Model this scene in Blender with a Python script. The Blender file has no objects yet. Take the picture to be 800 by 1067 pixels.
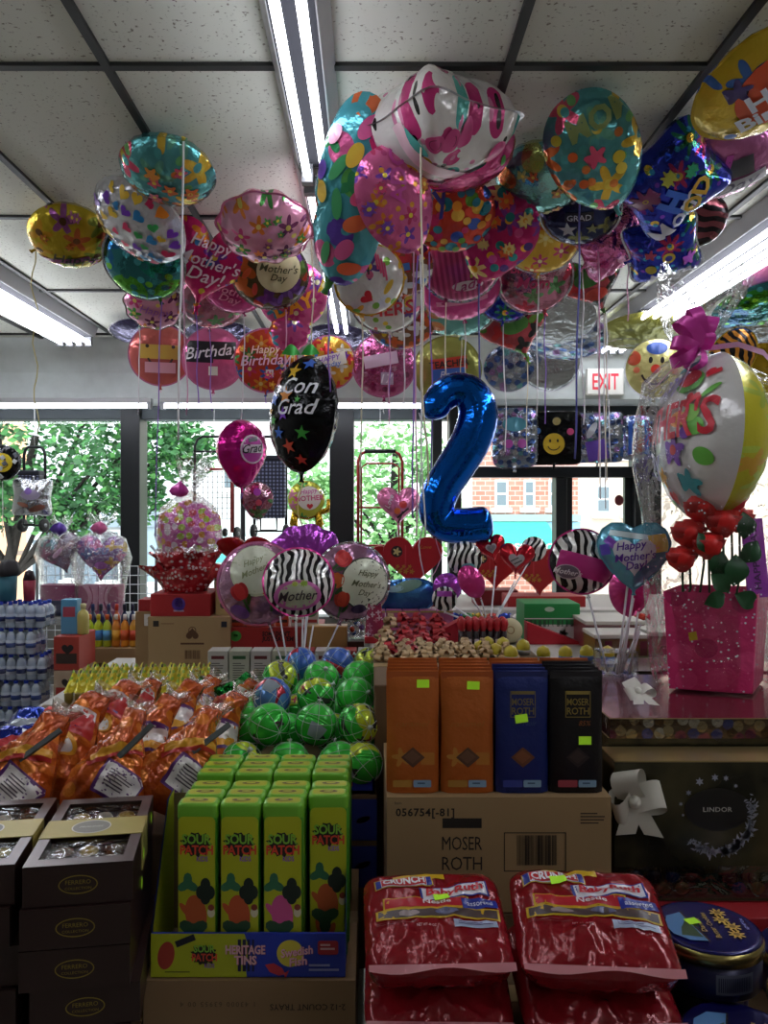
import bpy, bmesh, math, random
from mathutils import Vector, Matrix, noise
R = random.Random(7)
S = bpy.context.scene
COL = S.collection
rad = math.radians
PI = math.pi
# ---------------------------------------------------------------- camera model (level camera, eye height 1.5 m, looking along +Y)
FP, CX, CY, EYE = 830.0, 385.0, 525.0, 1.5
def P(px, py, d):
    return Vector(((px - CX) / FP * d, d, EYE - (py - CY) / FP * d))
def W(n, d):
    return n * d / FP
cam = bpy.data.cameras.new('camera'); camo = bpy.data.objects.new('camera', cam); COL.objects.link(camo)
camo.location = (0, 0, EYE); camo.rotation_euler = (PI / 2, 0, 0)
cam.sensor_fit = 'HORIZONTAL'; cam.sensor_width = 36; cam.lens = 36 * FP / 800
cam.shift_x = 15 / 800; cam.shift_y = -8.5 / 800; cam.clip_start = .02; cam.clip_end = 200
S.camera = camo
# ---------------------------------------------------------------- materials
def lin(h):
    if not isinstance(h, str): return tuple(h)[:3] + (1,)
    h = h.lstrip('#'); o = []
    for i in (0, 2, 4):
        c = int(h[i:i + 2], 16) / 255
        o.append(c / 12.92 if c <= .04045 else ((c + .055) / 1.055) ** 2.4)
    return tuple(o) + (1,)
_M = {}
def newmat(name):
    m = bpy.data.materials.new(name); m.use_nodes = True
    nt = m.node_tree; b = nt.nodes['Principled BSDF']
    return m, nt, b
def N(nt, t, **k):
    n = nt.nodes.new(t)
    for a, v in k.items():
        if a.startswith('i_'):
            n.inputs[a[2:].replace('_', ' ')].default_value = v
        else: setattr(n, a, v)
    return n
def bumpit(nt, b, scale, strength, dist=.01, detail=3, coord='Object'):
    tc = N(nt, 'ShaderNodeTexCoord'); nz = N(nt, 'ShaderNodeTexNoise', i_Scale=scale, i_Detail=detail)
    bp = N(nt, 'ShaderNodeBump', i_Strength=strength, i_Distance=dist)
    nt.links.new(tc.outputs[coord], nz.inputs['Vector']); nt.links.new(nz.outputs[0], bp.inputs['Height'])
    nt.links.new(bp.outputs[0], b.inputs['Normal'])
def M(col, rough=.55, metal=0, emit=0, bump=None, coat=0, name=None, var=0):
    key = ('p', col if isinstance(col, str) else tuple(col), rough, metal, emit, bump, coat, var)
    if key in _M: return _M[key]
    m, nt, b = newmat(name or 'paint_' + str(col).strip('#'))
    c = lin(col); m.diffuse_color = c
    b.inputs['Base Color'].default_value = c; b.inputs['Roughness'].default_value = rough; b.inputs['Metallic'].default_value = metal
    if coat: b.inputs['Coat Weight'].default_value = coat; b.inputs['Coat Roughness'].default_value = .12
    if emit: b.inputs['Emission Color'].default_value = c; b.inputs['Emission Strength'].default_value = emit
    if bump: bumpit(nt, b, *bump)
    if var:
        tc = N(nt, 'ShaderNodeTexCoord'); nz = N(nt, 'ShaderNodeTexNoise', i_Scale=9., i_Detail=6.)
        mx = N(nt, 'ShaderNodeMix', data_type='RGBA'); mx.inputs[6].default_value = c
        mx.inputs[7].default_value = tuple(x * (1 - var) for x in c[:3]) + (1,)
        nt.links.new(tc.outputs['Object'], nz.inputs['Vector']); nt.links.new(nz.outputs[0], mx.inputs[0]); nt.links.new(mx.outputs[2], b.inputs['Base Color'])
    _M[key] = m
    return m
def foil(col, metal=.55, rough=.2, crinkle=.25): return M(col, rough * .75, min(.95, metal + .12), 0, (26., crinkle * 1.8, .014), 0)
def ink(col): return M(col, .3, .12)
def ramp_const(nt, cols):
    r = N(nt, 'ShaderNodeValToRGB'); r.color_ramp.interpolation = 'CONSTANT'
    e = r.color_ramp.elements
    while len(e) < len(cols): e.new(.5)
    lo, hi = .22, .8      # voronoi colours spread evenly enough over this range
    for i, c in enumerate(cols):
        e[i].position = 0 if i == 0 else lo + (hi - lo) * i / len(cols); e[i].color = lin(c)
    return r
def pat(key, base, layers, metal=.45, rough=.22, crinkle=.22):
    """printed foil: every layer is (cells per metre, radius 0..1, petals, colours, centre colour or None) scattered over the base colour"""
    k = ('pat', key)
    if k in _M: return _M[k]
    m, nt, b = newmat('printed_foil_' + key); L = nt.links.new
    b.inputs['Metallic'].default_value = min(.95, metal + .14); b.inputs['Roughness'].default_value = rough * .75
    bumpit(nt, b, 26., crinkle * 1.9, .014)
    tc = N(nt, 'ShaderNodeTexCoord'); sp = N(nt, 'ShaderNodeSeparateXYZ'); cb = N(nt, 'ShaderNodeCombineXYZ')
    L(tc.outputs['Object'], sp.inputs[0]); L(sp.outputs[0], cb.inputs[0]); L(sp.outputs[2], cb.inputs[1])
    prev = None
    for i, (sc, r, petals, cols, cen) in enumerate(layers):
        s = N(nt, 'ShaderNodeVectorMath', operation='MULTIPLY_ADD'); s.inputs[1].default_value = (sc, sc, 0); s.inputs[2].default_value = (3.7 * i + .4, 1.9 * i, 0)
        L(cb.outputs[0], s.inputs[0])
        v = N(nt, 'ShaderNodeTexVoronoi', voronoi_dimensions='2D', i_Scale=1.0, i_Randomness=.75)
        L(s.outputs[0], v.inputs['Vector'])
        d = N(nt, 'ShaderNodeVectorMath', operation='SUBTRACT'); L(s.outputs[0], d.inputs[0]); L(v.outputs['Position'], d.inputs[1])
        q = N(nt, 'ShaderNodeSeparateXYZ'); L(d.outputs[0], q.inputs[0])
        a = N(nt, 'ShaderNodeMath', operation='ARCTAN2'); L(q.outputs[0], a.inputs[0]); L(q.outputs[1], a.inputs[1])
        a2 = N(nt, 'ShaderNodeMath', operation='MULTIPLY'); a2.inputs[1].default_value = petals; L(a.outputs[0], a2.inputs[0])
        c = N(nt, 'ShaderNodeMath', operation='COSINE'); L(a2.outputs[0], c.inputs[0])
        th = N(nt, 'ShaderNodeMath', operation='MULTIPLY_ADD'); th.inputs[1].default_value = r * .33 if petals else 0.; th.inputs[2].default_value = r * .7
        L(c.outputs[0], th.inputs[0])
        lt = N(nt, 'ShaderNodeMath', operation='LESS_THAN'); L(v.outputs['Distance'], lt.inputs[0]); L(th.outputs[0], lt.inputs[1])
        sr = N(nt, 'ShaderNodeSeparateColor'); L(v.outputs['Color'], sr.inputs[0])
        rp = ramp_const(nt, cols); L(sr.outputs[0], rp.inputs[0])
        mx = N(nt, 'ShaderNodeMix', data_type='RGBA')
        if prev is None: mx.inputs[6].default_value = lin(base)
        else: L(prev, mx.inputs[6])
        L(rp.outputs[0], mx.inputs[7]); L(lt.outputs[0], mx.inputs[0]); prev = mx.outputs[2]
        if cen:
            l2 = N(nt, 'ShaderNodeMath', operation='LESS_THAN'); L(v.outputs['Distance'], l2.inputs[0]); l2.inputs[1].default_value = r * .26
            m2 = N(nt, 'ShaderNodeMix', data_type='RGBA'); L(prev, m2.inputs[6]); m2.inputs[7].default_value = lin(cen); L(l2.outputs[0], m2.inputs[0]); prev = m2.outputs[2]
    L(prev, b.inputs['Base Color']); m.diffuse_color = lin(base)
    _M[k] = m
    return m
def bands(key, c1, c2, scale, dist=0, axis='X', metal=.4, rough=.22, dscale=1.5, prof='SIN'):
    k = ('bands', key)
    if k in _M: return _M[k]
    m, nt, b = newmat('banded_' + key); L = nt.links.new
    b.inputs['Metallic'].default_value = metal; b.inputs['Roughness'].default_value = rough
    bumpit(nt, b, 34., .15, .01)
    tc = N(nt, 'ShaderNodeTexCoord'); w = N(nt, 'ShaderNodeTexWave', bands_direction=axis, wave_profile=prof, i_Scale=scale, i_Distortion=dist, i_Detail=1.0, i_Detail_Scale=dscale)
    L(tc.outputs['Object'], w.inputs['Vector']); rp = ramp_const(nt, [c1, c2]); rp.color_ramp.elements[1].position = .5
    L(w.outputs[0], rp.inputs[0]); L(rp.outputs[0], b.inputs['Base Color']); _M[k] = m
    return m
def film(key, tint='FFFFFF', gloss=.12, bump=.6, rough=.12, dots=None, scale=22., body=0.0, bodycol='FFFFFF'):
    """clear plastic film: see-through with sharp wrinkled highlights, optionally printed with dots"""
    k = ('film', key)
    if k in _M: return _M[k]
    m, nt, b = newmat('clear_film_' + key); L = nt.links.new
    nt.nodes.remove(b)
    out = nt.nodes['Material Output']
    tr = N(nt, 'ShaderNodeBsdfTransparent', i_Color=lin(tint)); gl = N(nt, 'ShaderNodeBsdfGlossy', i_Roughness=rough)
    tc = N(nt, 'ShaderNodeTexCoord'); nz = N(nt, 'ShaderNodeTexNoise', i_Scale=scale, i_Detail=2., i_Distortion=1.2)
    bp = N(nt, 'ShaderNodeBump', i_Strength=bump, i_Distance=.02)
    L(tc.outputs['Object'], nz.inputs['Vector']); L(nz.outputs[0], bp.inputs['Height']); L(bp.outputs[0], gl.inputs['Normal'])
    lw = N(nt, 'ShaderNodeLayerWeight', i_Blend=.35); L(bp.outputs[0], lw.inputs['Normal'])
    ma = N(nt, 'ShaderNodeMath', operation='MULTIPLY_ADD', use_clamp=True); ma.inputs[1].default_value = .55; ma.inputs[2].default_value = gloss; L(lw.outputs['Fresnel'], ma.inputs[0])
    mx = N(nt, 'ShaderNodeMixShader'); L(ma.outputs[0], mx.inputs[0]); L(tr.outputs[0], mx.inputs[1]); L(gl.outputs[0], mx.inputs[2])
    res = mx.outputs[0]
    if body:
        df = N(nt, 'ShaderNodeBsdfDiffuse', i_Color=lin(bodycol)); m3 = N(nt, 'ShaderNodeMixShader'); m3.inputs[0].default_value = body
        L(res, m3.inputs[1]); L(df.outputs[0], m3.inputs[2]); res = m3.outputs[0]
    if dots:
        v = N(nt, 'ShaderNodeTexVoronoi', i_Scale=dots[0]); L(tc.outputs['Object'], v.inputs['Vector'])
        lt = N(nt, 'ShaderNodeMath', operation='LESS_THAN'); lt.inputs[1].default_value = dots[1]; L(v.outputs['Distance'], lt.inputs[0])
        df = N(nt, 'ShaderNodeBsdfDiffuse', i_Color=lin(dots[2])); m2 = N(nt, 'ShaderNodeMixShader')
        L(lt.outputs[0], m2.inputs[0]); L(res, m2.inputs[1]); L(df.outputs[0], m2.inputs[2]); res = m2.outputs[0]
    L(res, out.inputs['Surface']); _M[k] = m
    return m
# ---------------------------------------------------------------- flat shapes: (list of 2D points, list of faces)
def g_poly(pts): return ([tuple(p) for p in pts], [tuple(range(len(pts)))])
def g_rect(w, h): return g_poly([(-w / 2, -h / 2), (w / 2, -h / 2), (w / 2, h / 2), (-w / 2, h / 2)])
def g_oval(w=1, h=1, n=28): return g_poly([(w / 2 * math.cos(2 * PI * i / n), h / 2 * math.sin(2 * PI * i / n)) for i in range(n)])
def g_ring(w, h, t, n=32):
    v = []
    for i in range(n):
        c, s = math.cos(2 * PI * i / n), math.sin(2 * PI * i / n)
        v += [(w / 2 * c, h / 2 * s), ((w / 2 - t) * c, (h / 2 - t) * s)]
    return (v, [(2 * i, 2 * ((i + 1) % n), 2 * ((i + 1) % n) + 1, 2 * i + 1) for i in range(n)])
def g_frame(w, h, t):
    a, b, c, d = w / 2, h / 2, w / 2 - t, h / 2 - t
    return ([(-a, -b), (a, -b), (a, b), (-a, b), (-c, -d), (c, -d), (c, d), (-c, d)], [(0, 1, 5, 4), (1, 2, 6, 5), (2, 3, 7, 6), (3, 0, 4, 7)])
def g_star(n=5, inner=.42):
    return g_poly([((.5 if i % 2 == 0 else .5 * inner) * math.sin(PI * i / n), (.5 if i % 2 == 0 else .5 * inner) * math.cos(PI * i / n)) for i in range(2 * n)])
def heart_pts(n=40, s=1.0):
    o = []
    for i in range(n):
        t = 2 * PI * i / n
        o.append((s * 16 * math.sin(t) ** 3 / 33, s * (13 * math.cos(t) - 5 * math.cos(2 * t) - 2 * math.cos(3 * t) - math.cos(4 * t) + 2.5) / 33))
    return o
def g_heart(): return g_poly(heart_pts(28))
def g_flower(n=5, k=.55): return g_poly([((.36 + .14 * math.cos(n * a)) * math.cos(a) * 1.0, (.36 + .14 * math.cos(n * a)) * math.sin(a)) for a in [2 * PI * i / (n * 7) for i in range(n * 7)]])
def g_splat(n=13, seed=3):
    r = random.Random(seed); o = []
    for i in range(n * 2):
        a = PI * i / n; q = .5 * (r.uniform(.8, 1.0) if i % 2 == 0 else r.uniform(.62, .75)); o.append((q * math.cos(a), q * .8 * math.sin(a)))
    return g_poly(o)
def g_round(w, h, r, n=4):
    o = []
    for cx, cy, a0 in ((w / 2 - r, h / 2 - r, 0), (-w / 2 + r, h / 2 - r, 90), (-w / 2 + r, -h / 2 + r, 180), (w / 2 - r, -h / 2 + r, 270)):
        for i in range(n + 1):
            a = rad(a0 + 90 * i / n); o.append((cx + r * math.cos(a), cy + r * math.sin(a)))
    return g_poly(o)
def g_bars(w, h, n, seed=1):
    r = random.Random(seed); v, f = [], []; x = -w / 2; q = w / n
    for i in range(n):
        t = q * r.uniform(.25, .8); k = len(v); v += [(x, -h / 2), (x + t, -h / 2), (x + t, h / 2), (x, h / 2)]; f.append((k, k + 1, k + 2, k + 3)); x += q
    return (v, f)
def g_lines(w, h, n, t=.35, seed=1):
    r = random.Random(seed); v, f = [], []; q = h / n
    for i in range(n):
        y = h / 2 - q * i; l = w * r.uniform(.6, 1); k = len(v); v += [(-w / 2, y - q * t), (-w / 2 + l, y - q * t), (-w / 2 + l, y), (-w / 2, y)]; f.append((k, k + 1, k + 2, k + 3))
    return (v, f)
_T = {}
def g_text(s, shear=0., bold=0., space=1., width=None):
    """text whose capitals are 1 unit tall, centred on the origin; width squeezes it to that many units"""
    key = (s, shear, bold, space)
    if key not in _T:
        cu = bpy.data.curves.new('t', 'FONT'); cu.body = s; cu.size = 1 / .72; cu.shear = shear; cu.offset = bold; cu.space_character = space
        cu.align_x = 'CENTER'; cu.resolution_u = 2; cu.space_line = .85
        ob = bpy.data.objects.new('t', cu); COL.objects.link(ob)
        dg = bpy.context.evaluated_depsgraph_get(); me = bpy.data.meshes.new_from_object(ob.evaluated_get(dg))
        v = [(q.co.x, q.co.y) for q in me.vertices]; f = [tuple(p.vertices) for p in me.polygons]
        bpy.data.objects.remove(ob); bpy.data.meshes.remove(me); bpy.data.curves.remove(cu)
        ys = [p[1] for p in v] or [0]; xs = [p[0] for p in v] or [0]
        my = (max(ys) + min(ys)) / 2; mx = (max(xs) + min(xs)) / 2
        _T[key] = ([(x - mx, y - my) for x, y in v], f, max(xs) - min(xs))
    v, f, w = _T[key]
    if width and w > 0: v = [(x * width / w, y) for x, y in v]
    return (v, f)
def fine(geo, mx):
    v, f = geo
    bm = bmesh.new(); vs = [bm.verts.new((x, y, 0)) for x, y in v]
    for q in f:
        try: bm.faces.new([vs[i] for i in q])
        except ValueError: pass
    bmesh.ops.triangulate(bm, faces=bm.faces[:])
    for _ in range(4):
        e = [e for e in bm.edges if e.calc_length() > mx]
        if not e: break
        bmesh.ops.subdivide_edges(bm, edges=e, cuts=1); bmesh.ops.triangulate(bm, faces=[q for q in bm.faces if len(q.verts) > 3])
    bm.verts.ensure_lookup_table(); bm.verts.index_update()
    o = ([(q.co.x, q.co.y) for q in bm.verts], [tuple(x.index for x in q.verts) for q in bm.faces]); bm.free()
    return o
# ---------------------------------------------------------------- mesh builder
def FR(x, y, z, s=1., rot=0.):    # flat shape facing -Y (towards the shop front camera side)
    return Matrix.Translation((x, y, z)) @ Matrix.Rotation(PI / 2, 4, 'X') @ Matrix.Rotation(rad(rot), 4, 'Z') @ Matrix.Scale(s, 4)
def UP(x, y, z, s=1., rot=0.):
    return Matrix.Translation((x, y, z)) @ Matrix.Rotation(rad(rot), 4, 'Z') @ Matrix.Scale(s, 4)
def RT(x, y, z, s=1., rot=0.):    # facing +X
    return Matrix.Translation((x, y, z)) @ Matrix.Rotation(PI / 2, 4, 'Z') @ Matrix.Rotation(PI / 2, 4, 'X') @ Matrix.Rotation(rad(rot), 4, 'Z') @ Matrix.Scale(s, 4)
class MB:
    def __init__(s): s.v, s.f, s.mi, s.sm, s.mats = [], [], [], [], []
    def m(s, mat):
        if mat not in s.mats: s.mats.append(mat)
        return s.mats.index(mat)
    def add(s, v, f, mat, mtx=None, smooth=False):
        k = len(s.v); i = s.m(mat)
        s.v += [tuple(mtx @ Vector(q)) for q in v] if mtx is not None else [tuple(q) for q in v]
        s.f += [tuple(k + j for j in q) for q in f]; s.mi += [i] * len(f); s.sm += [smooth] * len(f)
        return s
    def flat(s, geo, mtx, mat, lift=0.): return s.add([(x, y, lift) for x, y in geo[0]], geo[1], mat, mtx)
    def box(s, x0, x1, y0, y1, z0, z1, mat, mtx=None):
        return s.add([(x0, y0, z0), (x1, y0, z0), (x1, y1, z0), (x0, y1, z0), (x0, y0, z1), (x1, y0, z1), (x1, y1, z1), (x0, y1, z1)],
                     [(0, 3, 2, 1), (4, 5, 6, 7), (0, 1, 5, 4), (1, 2, 6, 5), (2, 3, 7, 6), (3, 0, 4, 7)], mat, mtx)
    def lathe(s, prof, mat, mtx=None, n=24, smooth=True, fn=None):
        v, f = [], []
        for r, z in prof:
            for i in range(n):
                a = 2 * PI * i / n; q = r * (fn(a, z) if fn else 1); v.append((q * math.cos(a), q * math.sin(a), z))
        for j in range(len(prof) - 1):
            for i in range(n):
                i2 = (i + 1) % n; f.append((j * n + i, j * n + i2, (j + 1) * n + i2, (j + 1) * n + i))
        if prof[0][0] > 1e-6: f.append(tuple(range(n - 1, -1, -1)))
        if prof[-1][0] > 1e-6: f.append(tuple((len(prof) - 1) * n + i for i in range(n)))
        return s.add(v, f, mat, mtx, smooth)
    def tube(s, path, r, mat, n=8, mtx=None, flat=1., cap=True, closed=False, up=None):
        p = [Vector(q) for q in path]; L = len(p); v, f = [], []
        rr = r if isinstance(r, (list, tuple)) else [r] * L
        t0 = (p[1] - p[0]).normalized(); u = Vector(up) if up else (Vector((0, 0, 1)) if abs(t0.z) < .9 else Vector((1, 0, 0)))
        u = (u - t0 * u.dot(t0)).normalized()
        for i in range(L):
            a, b = (p[i - 1], p[(i + 1) % L]) if closed else (p[max(i - 1, 0)], p[min(i + 1, L - 1)])
            t = (b - a).normalized(); u = (u - t * u.dot(t)).normalized(); w = t.cross(u)
            for j in range(n):
                c = 2 * PI * j / n; v.append(p[i] + u * (rr[i] * math.cos(c)) + w * (rr[i] * flat * math.sin(c)))
        for i in range(L if closed else L - 1):
            i2 = (i + 1) % L
            for j in range(n):
                j2 = (j + 1) % n; f.append((i * n + j, i * n + j2, i2 * n + j2, i2 * n + j))
        if cap and not closed: f += [tuple(range(n - 1, -1, -1)), tuple((L - 1) * n + j for j in range(n))]
        return s.add(v, f, mat, mtx, True)
    def strip(s, path, width, mat, side=(1, 0, 0), mtx=None):   # ribbon: a thin double-sided strip along a path
        sd = Vector(side).normalized() * width / 2; v, f = [], []
        for q in path: q = Vector(q); v += [q - sd, q + sd]
        for i in range(len(path) - 1): f.append((2 * i, 2 * i + 1, 2 * i + 3, 2 * i + 2))
        return s.add(v, f, mat, mtx, True)
    def grid(s, fn, nu, nv, mat, mtx=None, smooth=True):
        v = [fn(i / nu, j / nv) for j in range(nv + 1) for i in range(nu + 1)]; w = nu + 1
        return s.add(v, [(j * w + i, j * w + i + 1, (j + 1) * w + i + 1, (j + 1) * w + i) for j in range(nv) for i in range(nu)], mat, mtx, smooth)
    def prism(s, pts, y0, y1, mat, mtx=None):    # outline in the XZ plane, pulled along Y
        n = len(pts); v = [(x, y0, z) for x, z in pts] + [(x, y1, z) for x, z in pts]
        return s.add(v, [tuple(range(n)), tuple(range(2 * n - 1, n - 1, -1))] + [(i, i + n, (i + 1) % n + n, (i + 1) % n) for i in range(n)], mat, mtx)
    def build(s, name, parent=None, bevel=0, loc=None, fix=False):
        me = bpy.data.meshes.new(name); me.from_pydata(s.v, [], s.f)
        for m in s.mats: me.materials.append(m)
        me.polygons.foreach_set('material_index', s.mi); me.polygons.foreach_set('use_smooth', s.sm)
        if fix:
            bm = bmesh.new(); bm.from_mesh(me); bmesh.ops.recalc_face_normals(bm, faces=bm.faces[:]); bm.to_mesh(me); bm.free()
        me.update()
        o = bpy.data.objects.new(name, me); COL.objects.link(o)
        if parent is not None: o.parent = parent
        if loc is not None: o.location = loc
        if bevel:
            b = o.modifiers.new('bevel', 'BEVEL'); b.width = bevel; b.segments = 2; b.limit_method = 'ANGLE'; b.angle_limit = rad(50)
        return o
def tag(o, label=None, cat=None, group=None, kind=None):
    for k, v in (('label', label), ('category', cat), ('group', group), ('kind', kind)):
        if v: o[k] = v
    return o
def thing(name, label, cat, loc=(0, 0, 0), rz=0, group=None, rx=0, ry=0):
    o = bpy.data.objects.new(name, None); COL.objects.link(o); o.location = loc; o.rotation_euler = (rad(rx), rad(ry), rad(rz)); o.empty_display_size = .05
    return tag(o, label, cat, group)
def dup(o, loc=None, label=None, rz=None, parent=None, group=None):
    c = o.copy(); COL.objects.link(c)
    if parent is not None: c.parent = parent
    if loc is not None: c.location = loc
    if rz is not None: c.rotation_euler = (o.rotation_euler[0], o.rotation_euler[1], rad(rz))
    if label: c['label'] = label
    if group: c['group'] = group
    for ch in list(o.children): dup(ch, parent=c)
    return c
def struct(o): o['kind'] = 'structure'; return o
ORD = ['first', 'second', 'third', 'fourth', 'fifth', 'sixth', 'seventh', 'eighth', 'ninth', 'tenth', 'eleventh', 'twelfth', 'thirteenth', 'fourteenth', 'fifteenth', 'sixteenth', 'seventeenth', 'eighteenth', 'nineteenth', 'twentieth']
def catmull(pts, k=6):
    p = [Vector(q) for q in pts]; o = []
    for i in range(len(p) - 1):
        a, b, c, d = p[max(i - 1, 0)], p[i], p[i + 1], p[min(i + 2, len(p) - 1)]
        for j in range(k):
            t = j / k; o.append(.5 * (2 * b + (c - a) * t + (2 * a - 5 * b + 4 * c - d) * t * t + (3 * b - a - 3 * c + d) * t ** 3))
    return o + [p[-1]]
def nz(x, y, z=0): return noise.noise(Vector((x, y, z)))
# ---------------------------------------------------------------- inflated lens shapes (foil balloons, pillow bags)
def outline(poly, n=72):
    r = []
    for i in range(n):
        a = 2 * PI * i / n; dx, dy = math.cos(a), math.sin(a); best = .2
        for j in range(len(poly)):
            (x1, y1), (x2, y2) = poly[j], poly[(j + 1) % len(poly)]
            ex, ey = x2 - x1, y2 - y1; det = dx * -ey + dy * ex
            if abs(det) < 1e-9: continue
            t = (x1 * -ey + y1 * ex) / det; u = (dx * y1 - dy * x1) / det
            if t > 0 and -1e-6 <= u <= 1 + 1e-6: best = max(best, t)
        r.append(best)
    return r
def O_fn(f): return [f(2 * PI * i / 72) for i in range(72)]
_hp = [(x * 2.12, y * 2.12) for x, y in heart_pts(60)]
def superell(a, n, ax=1., ay=1.): return (abs(math.cos(a) / ax) ** n + abs(math.sin(a) / ay) ** n) ** (-1 / n)
SH = {
    'round': O_fn(lambda a: 1.),
    'heart': outline(_hp),
    'pillow': O_fn(lambda a: superell(a, 9) * (1 - .10 * math.cos(2 * a) ** 2) * .86),
    'oval': O_fn(lambda a: superell(a, 2, .72, 1.)),
    'scallop': O_fn(lambda a: 1 + .035 * math.cos(10 * a)),
    'softheart': outline([(0, .70), (.28, .84), (.58, .84), (.84, .66), (.97, .32), (.9, -.05), (.66, -.42), (.3, -.78), (0, -1.0), (-.3, -.78), (-.66, -.42), (-.9, -.05), (-.97, .32), (-.84, .66), (-.58, .84), (-.28, .84)]),
    'drop': O_fn(lambda a: superell(a, 2.2, .82, 1.) * (1 + .16 * max(0, -math.sin(a)) ** 12)),
    'tear': O_fn(lambda a: 1.02 + (.34 * max(0, -math.sin(a)) ** 9)),
    'long': O_fn(lambda a: superell(a, 2.2, .42, 1.) * (1 - .10 * math.exp(-((math.sin(a) + .5) / .16) ** 2))),
    'bag': O_fn(lambda a: superell(a, 7, .74, 1.)),
    'cone': outline([(-.62, -.95), (.62, -.95), (.74, -.8), (.7, -.35), (.42, .25), (.16, .72), (.24, 1.0), (-.2, 1.02), (-.16, .72), (-.44, .25), (-.72, -.35), (-.74, -.8)]),
    'flat': O_fn(lambda a: superell(a, 2.6, 1., .55)),
    'square': O_fn(lambda a: superell(a, 12)),
}
class Lens:
    def __init__(s, Rr, shape='round', t=.42, p=2.3, q=.62, puck=.07, k=18, jit=0., seed=0):
        s.R, s.o, s.t, s.p, s.q, s.puck, s.k, s.jit, s.seed = Rr, SH[shape], t, p, q, puck, k, jit, seed
        s.mb = MB()
    def rim(s, a):
        x = (a % (2 * PI)) / (2 * PI) * 72; i = int(x) % 72; return s.o[i] * (1 - (x - int(x))) + s.o[(i + 1) % 72] * (x - int(x))
    def h(s, q, a):
        h = s.t * max(0, 1 - q ** s.p) ** s.q * (1 + s.puck * math.sin(s.k * a) * q ** 4)
        if s.jit: h += s.jit * nz(q * math.cos(a) * 2.6 + s.seed, q * math.sin(a) * 2.6, s.seed) * max(0, 1 - q ** 6) + s.jit * .5 * nz(q * math.cos(a) * 7 + s.seed, q * math.sin(a) * 7, s.seed + 4) * max(0, 1 - q ** 6)
        return h
    def at(s, u, v, eps=0.):
        a = math.atan2(v, u); r = s.rim(a); q = min(math.hypot(u, v) / r, .965)
        return (s.R * q * r * math.cos(a), -s.R * (s.h(q, a) + eps), s.R * q * r * math.sin(a))
    def body(s, front, back=None, seam=None, rings=10, nphi=72, back_t=1.):
        rs = [(.0 + (i / rings) ** .8) for i in range(1, rings + 1)]
        for side, mat in ((-1, front), (1, back or front)):
            v = [(0, side * s.R * s.h(0, 0) * (back_t if side > 0 else 1), 0)]; f = []
            for q in rs:
                for i in range(nphi):
                    a = 2 * PI * i / nphi; r = s.rim(a) * q; v.append((s.R * r * math.cos(a), side * s.R * s.h(q, a) * (back_t if side > 0 else 1), s.R * r * math.sin(a)))
            for i in range(nphi):
                i2 = (i + 1) % nphi; t = (0, 1 + i, 1 + i2); f.append(t if side < 0 else t[::-1])
                for j in range(len(rs) - 1):
                    b = 1 + j * nphi; t = (b + i, b + nphi + i, b + nphi + i2, b + i2); f.append(t if side < 0 else t[::-1])
            s.mb.add(v, f, mat, None, True)
        if seam:    # flat welded rim
            v, f = [], []
            for i in range(nphi):
                a = 2 * PI * i / nphi; r = s.rim(a)
                for e in (.985, 1.05): v.append((s.R * r * e * math.cos(a), .002 * math.sin(9 * a), s.R * r * e * math.sin(a)))
            s.mb.add(v, [(2 * i, 2 * i + 1, 2 * ((i + 1) % nphi) + 1, 2 * ((i + 1) % nphi)) for i in range(nphi)], seam, None, True)
        return s
    def decal(s, geo, u, v, size, mat, rot=0., lay=1, mx=.13):
        g = fine(geo, mx / size); c, n = math.cos(rad(rot)) * size, math.sin(rad(rot)) * size
        s.mb.add([s.at(u + x * c - y * n, v + x * n + y * c, .012 + .005 * lay) for x, y in g[0]], g[1], mat, None, True)
        return s
# ================================================================ THE SHOP
CEIL, BACKW = 2.78, 6.7
def slab(name, x0, x1, y0, y1, z0, z1, mat, bevel=0):
    return struct(MB().box(x0, x1, y0, y1, z0, z1, mat).build(name, bevel=bevel))
def tilemat():
    m, nt, b = newmat('ceiling_tile'); L = nt.links.new
    tc = N(nt, 'ShaderNodeTexCoord'); v = N(nt, 'ShaderNodeTexNoise', i_Scale=85., i_Detail=2.); r = N(nt, 'ShaderNodeValToRGB')
    r.color_ramp.elements[0].position = .28; r.color_ramp.elements[0].color = lin('8d897e'); r.color_ramp.elements[1].position = .37; r.color_ramp.elements[1].color = lin('E6E9E0')
    n2 = N(nt, 'ShaderNodeTexNoise', i_Scale=1.3, i_Detail=5.); m2 = N(nt, 'ShaderNodeMix', data_type='RGBA', blend_type='MULTIPLY'); m2.inputs[7].default_value = (.86, .86, .83, 1)
    L(tc.outputs['Object'], v.inputs['Vector']); L(v.outputs[0], r.inputs[0]); L(tc.outputs['Object'], n2.inputs['Vector'])
    L(n2.outputs[0], m2.inputs[0]); L(r.outputs[0], m2.inputs[6]); L(m2.outputs[2], b.inputs['Base Color']); b.inputs['Roughness'].default_value = .9
    return m
TILE = tilemat()
slab('ceiling', -3.7, 4.5, -2.6, 6.9, CEIL, CEIL + .1, TILE)
g = MB(); GB = M('232424', .5)
for k in range(-2, 4):
    y = 2.32 + 1.22 * k; g.box(-3.7, 4.5, y - .014, y + .014, CEIL - .012, CEIL + .005, GB)
for k in range(-4, 7):
    x = -.18 + .585 * k; g.box(x - .013, x + .013, -2.6, 6.25, CEIL - .013, CEIL + .005, GB)
struct(g.build('trim_1'))
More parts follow.
